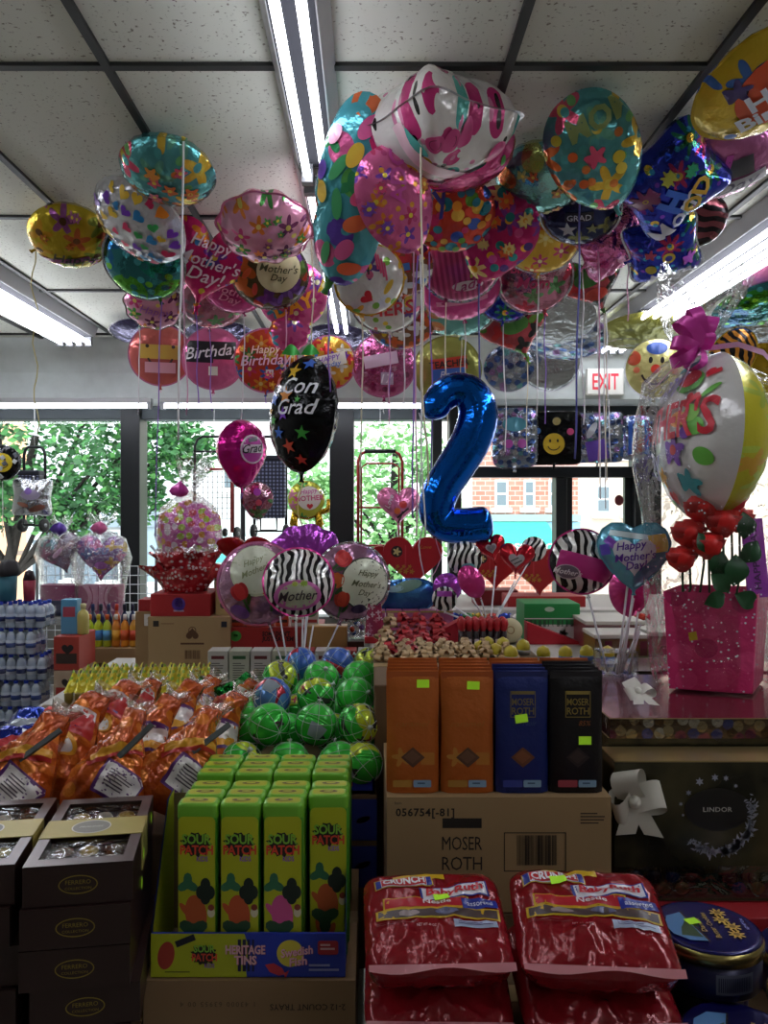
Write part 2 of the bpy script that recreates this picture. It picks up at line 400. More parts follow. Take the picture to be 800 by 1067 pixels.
def floormat():
    m, nt, b = newmat('vinyl_floor'); L = nt.links.new
    tc = N(nt, 'ShaderNodeTexCoord'); c = N(nt, 'ShaderNodeTexChecker', i_Scale=3.3); c.inputs[1].default_value = lin('8d877c'); c.inputs[2].default_value = lin('7d776d')
    L(tc.outputs['Object'], c.inputs['Vector']); L(c.outputs[0], b.inputs['Base Color']); b.inputs['Roughness'].default_value = .4
    return m
slab('floor', -3.7, 4.5, -2.6, 6.9, -.1, 0, floormat())
WALL = M('b9b7ae', .8, var=.12)
slab('wall_left', -3.8, -3.7, -2.6, 6.9, 0, CEIL, WALL)
slab('wall_right', 4.5, 4.6, -2.6, 6.9, 0, CEIL, WALL)
slab('wall_back', -3.7, 4.5, -2.7, -2.6, 0, CEIL, WALL)
# soffit over the shop window: slanted stained upper band, flat lower band with a lip
sf = MB(); SOF = M('dde4e4', .7, var=.3)
sf.add([(-3.7, 6.12, CEIL), (-3.7, 6.2, 2.52), (-3.7, 6.2, 2.36), (-3.7, 6.16, 2.36), (-3.7, 6.16, 2.31), (-3.7, 6.72, 2.31), (-3.7, 6.72, CEIL),
        (4.5, 6.12, CEIL), (4.5, 6.2, 2.52), (4.5, 6.2, 2.36), (4.5, 6.16, 2.36), (4.5, 6.16, 2.31), (4.5, 6.72, 2.31), (4.5, 6.72, CEIL)],
       [(i, i + 1, i + 8, i + 7) for i in range(6)] + [tuple(range(6, -1, -1)), tuple(range(7, 14))], SOF)
struct(sf.build('trim_2', fix=True))
DK = M('1c1f22', .42, .3); DK2 = M('3b4347', .45, .3)
# window wall
slab('wall_front', -3.7, .52, 6.62, 6.8, 0, .56, M('6a6a66', .8))
for i, (x0, x1, z0, z1, y0) in enumerate([(-2.05, -1.89, .56, 2.31, 6.55), (-.33, -.13, .56, 2.31, 6.55), (.52, .60, 0, 2.31, 6.58), (.66, .76, 0, 2.31, 6.58), (.76, 2.42, 1.72, 1.81, 6.6),
                                   (1.55, 1.64, 0, 1.72, 6.62), (2.2, 2.42, 0, 2.31, 6.6), (-3.7, 4.5, 2.2, 2.32, 6.6), (2.42, 4.5, 0, .5, 6.62), (3.4, 3.5, .5, 2.31, 6.6)]):
    slab('trim_%d' % (i + 3), x0, x1, y0, 6.78, z0, z1, DK2 if i in (7, 8) else DK, .006)
def glassmat():
    m, nt, b = newmat('window_glass'); L = nt.links.new; nt.nodes.remove(b)
    tr = N(nt, 'ShaderNodeBsdfTransparent', i_Color=(.93, .97, .96, 1)); gl = N(nt, 'ShaderNodeBsdfGlossy', i_Roughness=.01)
    f = N(nt, 'ShaderNodeFresnel', i_IOR=1.5); mx = N(nt, 'ShaderNodeMixShader')
    L(f.outputs[0], mx.inputs[0]); L(tr.outputs[0], mx.inputs[1]); L(gl.outputs[0], mx.inputs[2]); L(mx.outputs[0], nt.nodes['Material Output'].inputs['Surface'])
    return m
GL = glassmat()
for i, (x0, x1, z0, z1) in enumerate([(-3.7, -2.05, .56, 2.2), (-1.89, -.33, .56, 2.2), (-.13, .52, .56, 2.2), (.76, 2.2, 1.81, 2.2), (.76, 1.55, .3, 1.72), (2.42, 3.4, .5, 2.2), (3.5, 4.5, .5, 2.2)]):
    struct(MB().add([(x0, 6.7, z0), (x1, 6.7, z0), (x1, 6.7, z1), (x0, 6.7, z1)], [(0, 1, 2, 3)], GL).build('window_%d' % (i + 1)))
dr = struct(MB().add([(1.64, 6.7, .12), (2.2, 6.7, .12), (2.2, 6.7, 1.72), (1.64, 6.7, 1.72)], [(0, 1, 2, 3)], GL).build('door_1'))
MB().box(1.66, 2.18, 6.62, 6.66, .95, 1.0, M('9a9c9e', .3, .9)).build('push_bar', dr)
fr = MB().box(1.64, 1.7, 6.68, 6.73, .0, 1.72, DK).box(2.14, 2.2, 6.68, 6.73, .0, 1.72, DK).box(1.64, 2.2, 6.68, 6.73, 0, .14, DK).build('door_frame', dr)
MB().flat(g_oval(.075, .09), FR(2.09, 6.675, 1.53), M('7c2b35', .5)).build('door_sticker', dr)
# ---------------------------------------------------------------- fluorescent lights
TUBE = M('f4f6ff', .4, 0, 15.0, name='lit_fluorescent_tube'); HS = M('b4b5b8', .45); GAPDARK = M('1a1b22', 1.); ENDC = M('8a8c90', .4, .5)  # housing underside painted near-black so gaps between lit tubes stay dark
def fluoro(label, x, y0, y1, n, w, z=CEIL, group='long ceiling fluorescent fixtures', em=10.):
    t = thing('fluorescent_light', label, 'ceiling light', (x, (y0 + y1) / 2, z), 0, group); h = (y1 - y0) / 2
    b = MB(); b.prism([(-w / 2, -.075), (-w / 2 - .03, 0), (w / 2 + .03, 0), (w / 2, -.075)], -h, h, HS); b.add([(-w / 2 + .004, -h + .01, -.0756), (w / 2 - .004, -h + .01, -.0756), (w / 2 - .004, h - .01, -.0756), (-w / 2 + .004, h - .01, -.0756)], [(0, 1, 2, 3)], GAPDARK)
    b.build('housing', t, .004)
    for i in range(n):
        x = (i - (n - 1) / 2) * (w / n) ; m = MB(); m.tube([(x, -h + .04, -.115), (x, h - .04, -.115)], .0135, M('f4f6ff', .4, 0, em), 10); q = m.build('tube', t)
        for e in (-h, h - .04): MB().box(x - .02, x + .02, e, e + .04, -.14, -.07, ENDC).build('tube_socket', t)
fluoro('two-tube fluorescent ceiling light, far fixture behind the white rose balloon', -.19, 2.92, 5.72, 2, .125, em=7.)
fluoro('two-tube fluorescent ceiling light at the top of the photo, near fixture', -.19, .06, 2.86, 2, .125, em=6.)
fluoro('four-tube fluorescent ceiling light above the tall cellophane gift', 1.81, 3.3, 6.08, 4, .27, em=12.)
fluoro('four-tube fluorescent ceiling light beyond the purple square balloons, near the frame edge', 1.81, .45, 3.24, 4, .27, em=11.)
fluoro('four-tube fluorescent ceiling light below the yellow balloon, leftmost in the photo', -2.13, 2.95, 5.78, 4, .27, em=12.)
fluoro('added unseen four-tube fill light behind the viewpoint on the gift side', 1.81, -2.4, .4, 4, .27, em=9.)  # unseen fixture, added as fill for the dim foreground
fluoro('added unseen four-tube fill light behind the viewpoint on the brown box side', -2.13, -.2, 2.6, 4, .27, em=7.)  # second out-of-view fixture added to brighten the front displays
def strip_light(label, x0, x1):
    t = thing('strip_light', label, 'strip light', ((x0 + x1) / 2, 6.12, 2.31), 0, 'strip lights over the shop window'); h = (x1 - x0) / 2
    MB().box(-h, h, -.035, .035, -.04, 0, HS).build('housing', t, .003)
    MB().tube([(-h + .03, -.02, -.062), (h - .03, -.02, -.062)], .016, TUBE, 10).build('tube', t)
    for e in (-h, h - .03): MB().box(e, e + .03, -.04, .02, -.085, -.03, ENDC).build('tube_socket', t)
strip_light('white fluorescent strip above the tree-filled left window', -3.6, -1.67)
strip_light('white fluorescent strip above the middle window, behind the black star balloon', -1.6, .42)
# EXIT sign
t = thing('exit_sign', 'white EXIT sign with red letters beside the clown face balloon', 'exit sign', P(630, 398, 6.11), 0)
MB().box(-.14, .14, -.02, .03, -.1, .1, M('d8d8d2', .5, 0, .12)).build('sign_box', t, .006)
MB().flat(g_text('EXIT', 0, .02, 1., .2), FR(0, -.022, 0, 1) @ Matrix.Diagonal((1, .125, 1, 1)), M('d02b3e', .5, 0, .25)).build('sign_letters', t)

# ================================================================ OUTSIDE
slab('sidewalk', -16, 16, 6.8, 9.2, -.3, -.12, M('bdb9b2', .9, var=.1))
slab('street', -30, 30, 9.2, 24.4, -2.4, -2.2, M('8f9094', .9, var=.15))
slab('pavement', -30, 30, 23, 25.5, -2.2, -2.1, M('c9c5bd', .9, var=.1))
def brickmat(key, a, b_, mort, sc):
    m, nt, b = newmat('brick_' + key); L = nt.links.new; tc = N(nt, 'ShaderNodeTexCoord'); sp = N(nt, 'ShaderNodeSeparateXYZ'); cb = N(nt, 'ShaderNodeCombineXYZ')
    br = N(nt, 'ShaderNodeTexBrick', i_Scale=sc); br.inputs[1].default_value = lin(a); br.inputs[2].default_value = lin(b_); br.inputs[3].default_value = lin(mort)
    L(tc.outputs['Object'], sp.inputs[0]); L(sp.outputs[0], cb.inputs[0]); L(sp.outputs[2], cb.inputs[1]); L(cb.outputs[0], br.inputs[0]); L(br.outputs[0], b.inputs['Base Color']); b.inputs['Roughness'].default_value = .9
    return m
FY = 25.0
def fx(px): return (px - CX) / FP * FY
def fz(py): return EYE - (py - CY) / FP * FY
WF = M('e9ebe6', .6); WG = M('5f6f78', .15, .2)
def building(label, px0, px1, top, wall, wins, name='building'):
    t = thing(name, label, 'building', (fx((px0 + px1) / 2), FY, -2.15)); ox, oz = fx((px0 + px1) / 2), -2.15
    MB().box(fx(px0) - ox, fx(px1) - ox, 0, 6, 0, fz(top) - oz, wall).build('wall', t)
    for a, b, c, d in wins:
        x0, x1, z1, z0 = fx(a) - ox, fx(b) - ox, fz(c) - oz, fz(d) - oz
        f = MB().box(x0, x1, -.08, .05, z0, z1, WF).box(x0 - .1, x1 + .1, -.16, .05, z0 - .15, z0, WF).build('window', t)
        MB().box(x0 + .07, x1 - .07, -.1, -.03, z0 + .07, (z0 + z1) / 2 - .03, WG).box(x0 + .07, x1 - .07, -.1, -.03, (z0 + z1) / 2 + .03, z1 - .07, WG).build('pane', f)
    return t, ox, oz
t, ox, oz = building('red brick building with white sash windows across the street', 492, 602, 300, brickmat('red', 'bd8474', 'a9705f', 'cdb9ad', 1.6), [(515, 529, 500, 529), (545, 557, 500, 529), (571, 582, 500, 529), (515, 529, 425, 470), (545, 557, 425, 470), (571, 582, 425, 470)])
MB().box(fx(492) - ox, fx(602) - ox, -.4, 0, fz(543) - oz, fz(536) - oz, M('8fb7b8', .6)).build('cornice', t)
MB().box(fx(564) - ox, fx(602) - ox, -.3, 0, fz(598) - oz, fz(544) - oz, M('8cc3dd', .5)).build('shopfront', t)
aw = MB(); aw.grid(lambda u, v: (fx(496) - ox + u * (fx(566) - fx(496)), -.1 - 1.3 * math.sin(v * PI / 2), fz(543) - oz - .66 * (1 - math.cos(v * PI / 2))), 1, 8, M('2fae96', .6))
a = aw.build('awning', t); MB().flat(g_text('OSSETIC', 0, .03, 1, 1.5), FR(fx(541) - ox, -1.44, fz(567.5) - oz, 1) @ Matrix.Diagonal((1, .22, 1, 1)), M('f2f6f4')).box(fx(496) - ox, fx(566) - ox, -1.42, -1.38, fz(571) - oz, fz(564) - oz, M('33a08c', .6)).build('awning_valance', a)
building('pale beige building with small windows seen through the glass door', 602, 900, 330, M('cfbfae', .9, var=.1), [(620, 636, 505, 535), (650, 668, 505, 535), (620, 632, 440, 475), (650, 664, 440, 475), (620, 640, 556, 590), (650, 672, 556, 590)])
t, ox, oz = building('white rendered building behind the wire carts across the street', 190, 492, 330, M('dcdcda', .9, var=.06), [(232, 250, 470, 510), (300, 318, 470, 510), (410, 424, 480, 515), (455, 470, 500, 530)])
MB().box(fx(205) - ox, fx(345) - ox, -1.2, 0, fz(583) - oz, fz(572) - oz, M('4fb3ad', .6)).box(fx(205) - ox, fx(345) - ox, -1.0, 0, fz(572) - oz, fz(556) - oz, M('a9c4c4', .5)).build('awning', t)
MB().flat(g_lines(3.2, .35, 1, .9), FR(fx(300) - ox, -1.21, fz(563) - oz), M('f5f7f6')).build('fascia_line', t)
t, ox, oz = building('grey storefront with white fascia letters seen through the left window', 28, 190, 430, M('c9ced1', .8, var=.08), [(33, 44, 560, 606), (66, 80, 552, 604), (104, 126, 552, 606), (150, 172, 556, 606)])
MB().box(fx(60) - ox, fx(190) - ox, -.25, 0, fz(549) - oz, fz(531) - oz, M('7f8f99', .5)).build('fascia', t)
MB().flat(g_text('NCA', .1, .03, 1, 1.5), FR(fx(120) - ox, -.27, fz(535.5) - oz, 1) @ Matrix.Diagonal((-1, .4, 1, 1)), M('fafafa')).build('fascia_letters', t)
MB().box(fx(48) - ox, fx(64) - ox, -.15, 0, fz(650) - oz, fz(549) - oz, M('6f8494', .4)).box(fx(82) - ox, fx(102) - ox, -.15, 0, fz(650) - oz, fz(549) - oz, M('7d93a2', .4)).box(fx(128) - ox, fx(186) - ox, -.15, 0, fz(606) - oz, fz(549) - oz, M('8ea2ad', .4)).build('shopfront', t)
building('pale orange building at the far left edge across the street', -200, 28, 430, M('e3b48f', .9, var=.06), [(-40, -25, 520, 560)])
bl = [o for o in COL.objects if o.get('label', '').startswith('pale orange')][0]
MB().flat(g_rect(.5, .15), FR(fx(17) - bl.location.x, -.02, fz(576) + 2.15), M('8f7d70')).build('wall_plaque', bl)
def tree(label, base, blobs, n, size, cols, seed, lean=0):
    r = random.Random(seed); t = thing('tree', label, 'tree', base)
    top = Vector(blobs[0][0]); m = MB(); BK = M('1d1916', .9, bump=(12, .6, .05))
    m.tube(catmull([(0, 0, 0), (lean * .3, 0, top.z * .35), (top.x * .7, top.y * .7, top.z * .8), top], 5), [.11 - .004 * i for i in range(16)], BK, 8)
    for c, q in blobs[1:]: m.tube([(top.x * .55, top.y * .5, top.z * .6), Vector(c) * .8 + top * .15, c], [.035, .025, .01], BK, 6)
    m.build('trunk', t)
    f = MB(); ms = [M(c, .6) for c in cols]
    for i in range(n):
        c, q = blobs[r.randrange(len(blobs))]; d = Vector((r.gauss(0, 1), r.gauss(0, 1), r.gauss(0, .8))).normalized() * q * r.random() ** .45
        p = Vector(c) + d; a = Vector((r.gauss(0, 1), r.gauss(0, 1), r.gauss(0, .5))).normalized(); b = a.cross(Vector((r.gauss(0, 1), r.gauss(0, 1), r.gauss(0, 1)))).normalized(); s = size * r.uniform(.6, 1.3)
        f.add([p - a * s, p + b * s * .6, p + a * s * 1.1, p - b * s * .6], [(0, 1, 2, 3)], ms[r.randrange(len(ms))])
    f.build('foliage', t)
GR = ['2f6a34', '3b7c3d', '24552b', '57974c', '2a5c30']
tree('large leafy green tree filling the left shop window', (-5.0, 10.5, -.12 - 2.08), [((.6, 0, 4.6), 1.25), ((-.9, .2, 4.2), 1.2), ((1.5, -.2, 4.15), .8), ((.2, -.3, 3.9), .6), ((2.1, .2, 4.7), .75), ((-.2, .4, 5.4), 1.1), ((1.4, .2, 5.2), .9), ((1.0, .0, 3.6), .5), ((1.9, 0, 3.8), .45), ((2.5, 0, 4.4), .5), ((-.4, 0, 3.4), .45)], 9500, .055, GR, 3)
tree('lighter green street tree behind the red cart in the middle window', (.35, 14, -2.2), [((.1, 0, 4.6), 1.0), ((-.6, 0, 3.6), .9), ((.5, .2, 3.4), .9), ((-1.3, .2, 3.9), .6), ((.0, -.2, 2.6), .75), ((-.6, .3, 2.4), .6), ((.9, 0, 4.3), .5)], 4600, .075, ['6fa663', '83b872', '5c9455', '9cc98a'], 5)
w = bpy.data.worlds.new('overcast_sky'); S.world = w; w.use_nodes = True
nt = w.node_tree; bg = nt.nodes['Background']; tc = N(nt, 'ShaderNodeTexCoord'); sp = N(nt, 'ShaderNodeSeparateXYZ'); rp = N(nt, 'ShaderNodeValToRGB')
nt.links.new(tc.outputs['Generated'], sp.inputs[0]); nt.links.new(sp.outputs[2], rp.inputs[0]); nt.links.new(rp.outputs[0], bg.inputs[0])
rp.color_ramp.elements[0].color = (1, .99, .97, 1); rp.color_ramp.elements[1].color = (.80, .90, 1, 1); bg.inputs[1].default_value = 3.6
S.view_settings.view_transform = 'Standard'; S.view_settings.look = 'None'; S.view_settings.exposure = 0.42
# ================================================================ FOIL BALLOONS
pal = dict(flor=['e83a8c', 'f28a2e', 'f3d13a', '7a46b8', '38a85a', '35a0c8'], warm=['f05a28', 'f7c52b', 'e8328c', 'b53ab0'], candy=['ffd94a', 'f7f2ee', '63c3e0', '8bd06a', 'f28a3a'], jewel=['2e62c8', '3aa757', 'f0c62c', 'e8462e', '8a48c0', 'f29ac0'])
F_ = {
 'teal': lambda: pat('teal', '5aa6aa', [(7.5, .46, 5, ['e2567a', 'e9793a', 'f0c84a', '74b8a0'], 'f2d95a'), (16., .3, 0, ['7fc77c', '5fb9bd', 'ea8a4a', '5fb9bd'], None)], .5, .16),
 'yellow': lambda: pat('yellow', 'c9b02a', [(9., .5, 5, ['a3589c', 'd9a02a', '8a9a34', 'c96a3a'], '6b4a2a')], .45),
 'hearts': lambda: foil('dcdce4', .5),
 'greenblue': lambda: pat('greenblue', '3c7f86', [(6., .7, 0, ['3f9a3a', '2f6a9c', '5aa83a', '2a8a78'], None), (18., .4, 0, ['7fd04a', '3c7f86', '3c7f86', '5ec0d0'], None)], .8, .18),
 'magenta': lambda: pat('magenta', 'd0216f', [(8., .42, 5, ['f2912e', 'd0216f', 'd0216f', '7a3aa8'], 'f7d94a'), (15., .3, 0, ['d0216f', '3f86c8', 'd0216f', 'e85a9c'], None)], .35),
 'pinkfl': lambda: pat('pinkfl', 'eba6c4', [(12., .45, 5, ['f08a3a', 'd94a8c', '4a9a4a', '7a3a6a', 'eba6c4'], 'f7e27a')], .35),
 'tulip': lambda: pat('tulip', '5e4a2a', [(9., .6, 3, ['c23a2a', 'd9682a', '6a3a8a', '4a6a2a'], None)], .35),
 'pinkday': lambda: pat('pinkday', 'e0609c', [(11., .5, 6, ['f2d04a', 'f08a3a', '4aa8c8', 'd0408a', '8a5ac0'], 'f7f2c0')], .4),
 'pink': lambda: foil('d43f8e', .4, .2), 'pinkl': lambda: foil('e88ab8', .4, .22), 'hot': lambda: pat('hot', 'd22a7e', [(22., .2, 0, ['e86aa8', 'b51a68', 'd22a7e'], None)], .3),
 'rosew': lambda: pat('rosew', 'e6e2e0', [(13., .5, 0, ['c8387c', 'e6e2e0', 'd8b02a', 'c8387c', 'e6e2e0', '58b4ac'], None), (26., .3, 0, ['e6e2e0', '2a2a2a', 'e6e2e0', 'e08ab0'], None)], .1, .25, .2), 'egg': lambda: pat('egg', '53aebb', [(8., .52, 0, ['e86aa4', 'e9c94a', 'ef7a4a', '6a4ab8', '5fb85a'], None), (10., .42, 3, ['53aebb', '3c9a62', '53aebb', '53aebb'], None)], .25),
 'floral_pink': lambda: pat('floral_pink', 'd9669a', [(14., .38, 5, ['7a46b0', 'e2862e', 'c23a6a', 'd9669a'], 'f3d84a'), (24., .28, 0, ['d9669a', 'c04a82', 'e9a23a'], None)], .3),
 'dots': lambda: pat('dots', 'd4452e', [(15., .5, 0, ['2e8a9c', 'e89a2a', 'd0306a', '3f5ab0', '6aa83a', 'f0c04a'], None)], .35),
 'magflower': lambda: pat('magflower', 'c3246e', [(9., .5, 7, ['f3d98a', 'e8622e', 'c3246e', '8a3a9a'], 'f2b02a'), (18., .42, 0, ['c3246e', '5a3a8a', 'e0559a', '2a8a8a'], None)], .3),
 'stripe': lambda: bands('stripe', 'c24a80', '97305f', 14., 0, 'X'),
 'multi': lambda: pat('multi', '8a5a3a', [(13., .6, 4, ['d9622e', '3a6ab0', 'e0c03a', 'f2f2ee', '7a3a8a', 'c23a4a'], None)], .4),
 'white': lambda: pat('white', 'dedbd6', [(9., .4, 5, ['d83a4a', 'dedbd6', 'e8a83a', 'dedbd6', '6a4a9a'], 'f2d04a'), (16., .3, 0, ['dedbd6', 'e87a9a', '8ac04a', 'dedbd6'], None)], .2),
 'bluefl': lambda: pat('bluefl', '2a37a8', [(9., .44, 8, ['2a37a8', '7a2a8c', '2a37a8', '2f7a5c', 'b83a6a'], 'd9b84a'), (20., .22, 0, ['2a37a8', '8a4ac8', '3fa0c8'], None)], .6, .16),
 'navy': lambda: pat('navy', '20264a', [(10., .4, 4, ['c8ccd6', '20264a', '20264a', '7a7a4a', '20264a'], None)], .6, .16),
 'pinkmet': lambda: pat('pinkmet', 'c76a9c', [(16., .42, 0, ['c76a9c', 'b0407a', 'e0a8c8', '8a4a6a'], None)], .85, .15, .5),
 'yellowfl': lambda: pat('yellowfl', 'd9b13a', [(12., .42, 6, ['e06a3a', 'd9b13a', 'c84a7a', 'f2dc7a'], 'f7f2b0')], .3),
 'silverpink': lambda: pat('silverpink', 'b8788f', [(11., .5, 5, ['c8445a', '9a8a9a', '6a9a6a', 'd9b0bc'], None)], .7, .16),
 'melon': lambda: pat('melon', 'b04a52', [(12., .55, 3, ['4f8a3a', 'c23a3a', '3a3a3a', '7aa84a'], None)], .4),
 'silver': lambda: foil('b4b8be', .9, .14, .6), 'clear': lambda: film('balloon', 'f4eef8', .14, .6, .1), 'redmulti': lambda: pat('redmulti', 'c8442e', [(11., .5, 6, ['e0932e', '4a8a4a', 'c83a6a', '3a6ab0', 'e8c84a'], 'f2e08a')], .35),
 'facepink': lambda: foil('cf6a64', .3), 'pinkblk': lambda: foil('d86a9c', .35), 'party': lambda: pat('party', 'd8a03a', [(13., .5, 4, ['d83a3a', '3a7ac0', '4aa85a', 'e8e0d0', '8a4ac0'], None)], .3),
 'olive': lambda: foil('a0a052', .3), 'purpledark': lambda: foil('4a4668', .6, .22), 'black': lambda: foil('0e0f12', .5, .16), 'magsolid': lambda: foil('c01a82', .6, .2),
 'blue': lambda: foil('0a5fc4', .8, .16, .09), 'zebra': lambda: bands('zebra', 'e8e6e2', '17171a', 15., 6., 'X', .3, .2, 1.2), 'yellowhb': lambda: pat('yellowhb', 'c8a92a', [(9., .5, 5, ['3f6ab0', 'c8a92a', 'e0c84a', '8a9a3a'], None)], .3),
 'pinkclear': lambda: foil('b96a9c', .5, .2), 'blackred': lambda: bands('blackred', '2a2428', '8a4a52', 9., 3., 'DIAGONAL', .7), 'lime': lambda: pat('lime', 'c8c84a', [(12., .4, 5, ['5aa85a', 'e08ab0', 'c8c84a', 'e8e8d8'], None)], .25),
 'wtulip': lambda: foil('b88aa8', .55, .16, .4), 'teald': lambda: pat('teald', '6aa8a4', [(9., .5, 0, ['b0b86a', 'd08a5a', '6aa8a4', '8ac0b8'], None)], .6, .16), 'orangeblk': lambda: bands('orangeblk', 'd08a34', '1e1a1c', 12., 4., 'DIAGONAL', .4),
 'holo': lambda: pat('holo', '9aa4b8', [(20., .6, 0, ['5a7ac0', 'b08ac8', '7ab8c0', 'c8ccd6', '4a5a8a'], None)], .9, .14, .5), 'gold': lambda: foil('b8962a', .85, .2, .4), 'clown': lambda: foil('d8d08a', .3), 'heartday': lambda: foil('6ab4cc', .3), 'redhot': lambda: foil('c01f2e', .55, .18), 'purple': lambda: foil('a84ab8', .5, .2), 'dolphin': lambda: foil('3f7ab8', .6, .2)}
RIBC = {'w': M('e6e3e6', .4), 'p': M('8a62c0', .4), 'k': M('d9a0c0', .4), 'y': M('cfc07a', .4), 'c': M('dcd2b8', .4), 'd': M('4a4a9a', .4)}
STICK = M('e4e4e8', .45)
def dec_flowers(n, cols, sd, lo=.16, hi=.3, cen='f4dc5a', petals=5):
    r = random.Random(sd); o = []
    for i in range(n):
        a, q = r.uniform(0, 2 * PI), .85 * r.random() ** .5; s = r.uniform(lo, hi); c = r.choice(cols); o += [('f%d' % petals, q * math.cos(a), q * math.sin(a), s, c, r.uniform(0, 90)), ('o', q * math.cos(a), q * math.sin(a), s * .28, cen, 0)]
    return o
def dec_shape(kind, n, cols, sd, lo=.14, hi=.26):
    r = random.Random(sd); o = []; pts = []
    for i in range(n * 12):
        if len(pts) >= n: break
        a, q = r.uniform(0, 2 * PI), .9 * r.random() ** .5; p = (q * math.cos(a), q * math.sin(a)); s = r.uniform(lo, hi)
        if all(math.hypot(p[0] - x, p[1] - y) > (s + t) * .5 for x, y, t in pts): pts.append((*p, s)); o.append((kind, *p, s, r.choice(cols), r.uniform(-60, 60)))
    return o
GEO = {'o': g_oval(1, 1, 24), 'f5': g_flower(5), 'f8': g_flower(8), 's': g_star(), 'h': g_heart(), 'r': g_rect(1, .36), 'q': g_rect(1, 1), 'e': g_oval(1, .6, 28), 'l': g_oval(.8, .3, 16), 'b': g_rect(1, .12), 'g': g_ring(1, 1, .06, 40), 'smile': ([], [])}
v, f = [], []
for i in range(17):
    a = rad(200 + 140 * i / 16); v += [(.5 * math.cos(a), .5 * math.sin(a)), (.43 * math.cos(a), .43 * math.sin(a))]
GEO['smile'] = (v, [(2 * i, 2 * i + 1, 2 * i + 3, 2 * i + 2) for i in range(16)])
def put_decals(L, decs):
    for k, d in enumerate(decs):
        if d[0] == 't':     # ('t', text, u, v, size, colour, rot, shear, bold)
            _, s, u, v, sz, c = d[:6]; rot = d[6] if len(d) > 6 else 0; sh = d[7] if len(d) > 7 else .25; bo = d[8] if len(d) > 8 else .012
            L.decal(g_text(s, sh, bo), u, v, sz, ink(c), rot, 6 + k % 3)
        elif d[0] == 'tw': L.decal(g_text(d[1], 0, .03, 1, d[7]), d[2], d[3], d[4], ink(d[5]), d[6], 6)
        else:
            g, u, v, sz, c, rot = d; L.decal(GEO[g], u, v, sz, ink(c) if isinstance(c, str) else c, rot, 1 + (k % 9) * .5)
def basis(p):
    f = (Vector(p) - Vector((0, 0, EYE))).normalized(); r = f.cross(Vector((0, 0, 1))).normalized(); u = r.cross(f)
    return Matrix((r, f, u)).transposed()
def ribbon(t, start, col, length, wav=0., amp=.012, wd=.0045, sd=1):
    r = random.Random(sd); n = max(6, int(length / .05)); ph = r.uniform(0, 6); pts = []
    dx, dy = r.uniform(-.03, .03) * length, r.uniform(-.02, .03) * length
    for i in range(n + 1):
        q = i / n
        pts.append(Vector(start) + Vector((dx * q + amp * nz(q * 3 + ph, sd * 1.7) + wav * math.sin(q * length * 26 + ph), dy * q + wav * math.cos(q * length * 26 + ph) * .6, -length * q)))
    m = MB().tube(pts, wd * .5, RIBC[col], 5, None, .35)
    return m.build('ribbon', t)
NB = [0]
def balloon(label, cx, cy, w, d, tilt=0, roll=0, yaw=0, spin=0, shape='round', style='pink', t=.42, decs=(), neck=-90, ribs=(), seam=None, group=None, back=None, puck=.11, jit=.012, knot=None, name='foil_balloon', curl=0., k=18, wd=.0058, cat='balloon', top=None):
    c = P(cx, cy, d); Rr = W(w, d) / 2
    NB[0] += 1
    B = basis(c) @ Matrix.Rotation(rad(roll), 3, 'Y') @ Matrix.Rotation(rad(tilt), 3, 'X') @ Matrix.Rotation(rad(yaw), 3, 'Z') @ Matrix.Rotation(rad(spin), 3, 'Y')
    L = Lens(Rr, shape, t, puck=puck, k=k, jit=jit, seed=NB[0] * 3.1)
    base = F_[style](); L.body(base, F_[back]() if back else None, seam=F_[seam]() if seam else None)
    put_decals(L, decs)
    zs = [(B @ Vector(q)).z for q in L.mb.v]; zt = max(zs)      # a helium balloon ends at the ceiling
    if c.z + zt > CEIL - .016: c.z = CEIL - .016 - zt
    th = thing(name, label, cat, c, 0, group)
    o = L.mb.build('balloon_skin', th); o.rotation_euler = B.to_euler()
    if neck is not None:
        a = rad(neck); r = L.rim(a) * Rr; e = Vector((math.cos(a), 0, math.sin(a))); q = Rr * .11
        tm = MB(); tm.tube([e * (r * .93), e * (r + q * .35), e * (r + q * .9), e * (r + q * 1.5)], [q * .85, q * .42, q * .34, q * .62], knot or base, 8, None, .45)
        n = tm.build('neck', th); n.rotation_euler = B.to_euler()
        st = B @ (e * (r + q * .7))
        for i, rb in enumerate(ribs):
            col, py = rb[0], rb[1]; z = P(0, py, d).z
            ln = (c.z + st.z) - z
            if ln > .03: ribbon(th, st + Vector((.004 * i, 0, 0)), col, ln, curl, sd=NB[0] * 7 + i, wd=wd if len(rb) < 3 else rb[2])
    return th
BAL = 'foil balloons crowded under the ceiling'
def B_(*a, **k): k.setdefault('group', BAL); return balloon(*a, **k)
# ---- the group at upper left
B_('teal floral balloon pressed to the ceiling above the white-hearts balloon', 175, 177, 100, 2.8, 54, 10, spin=-60, style='teal', t=.5, neck=20, ribs=[('w', 462, .008)], decs=dec_flowers(7, ['e2607a', 'e9793a', 'f0a04a'], 4, .24, .42))
B_('yellow balloon with purple band reading Happy, leftmost under the ceiling', 73, 246, 84, 3.42, 44, 4, style='yellow', t=.48, neck=-140, ribs=[('y', 452)], curl=.012, knot=F_['gold'](), decs=[('b', -.1, -.45, 1.3, '8c3a78', 22), ('t', 'Happy', .18, -.32, .3, '1e1a1c', 8)] + dec_flowers(5, ['b0609c', 'c8742a'], 8, .2, .3))
B_('white balloon covered in coloured hearts, tilted, beside the yellow Happy balloon', 146, 230, 106, 3.05, 54, 38, style='hearts', t=.42, neck=0, ribs=[('k', 430)], decs=dec_shape('h', 44, ['e2306a', '7a3ac0', 'f08a2a', '2e8ac8', '3aa85a', 'f0c83a'], 5, .17, .27))
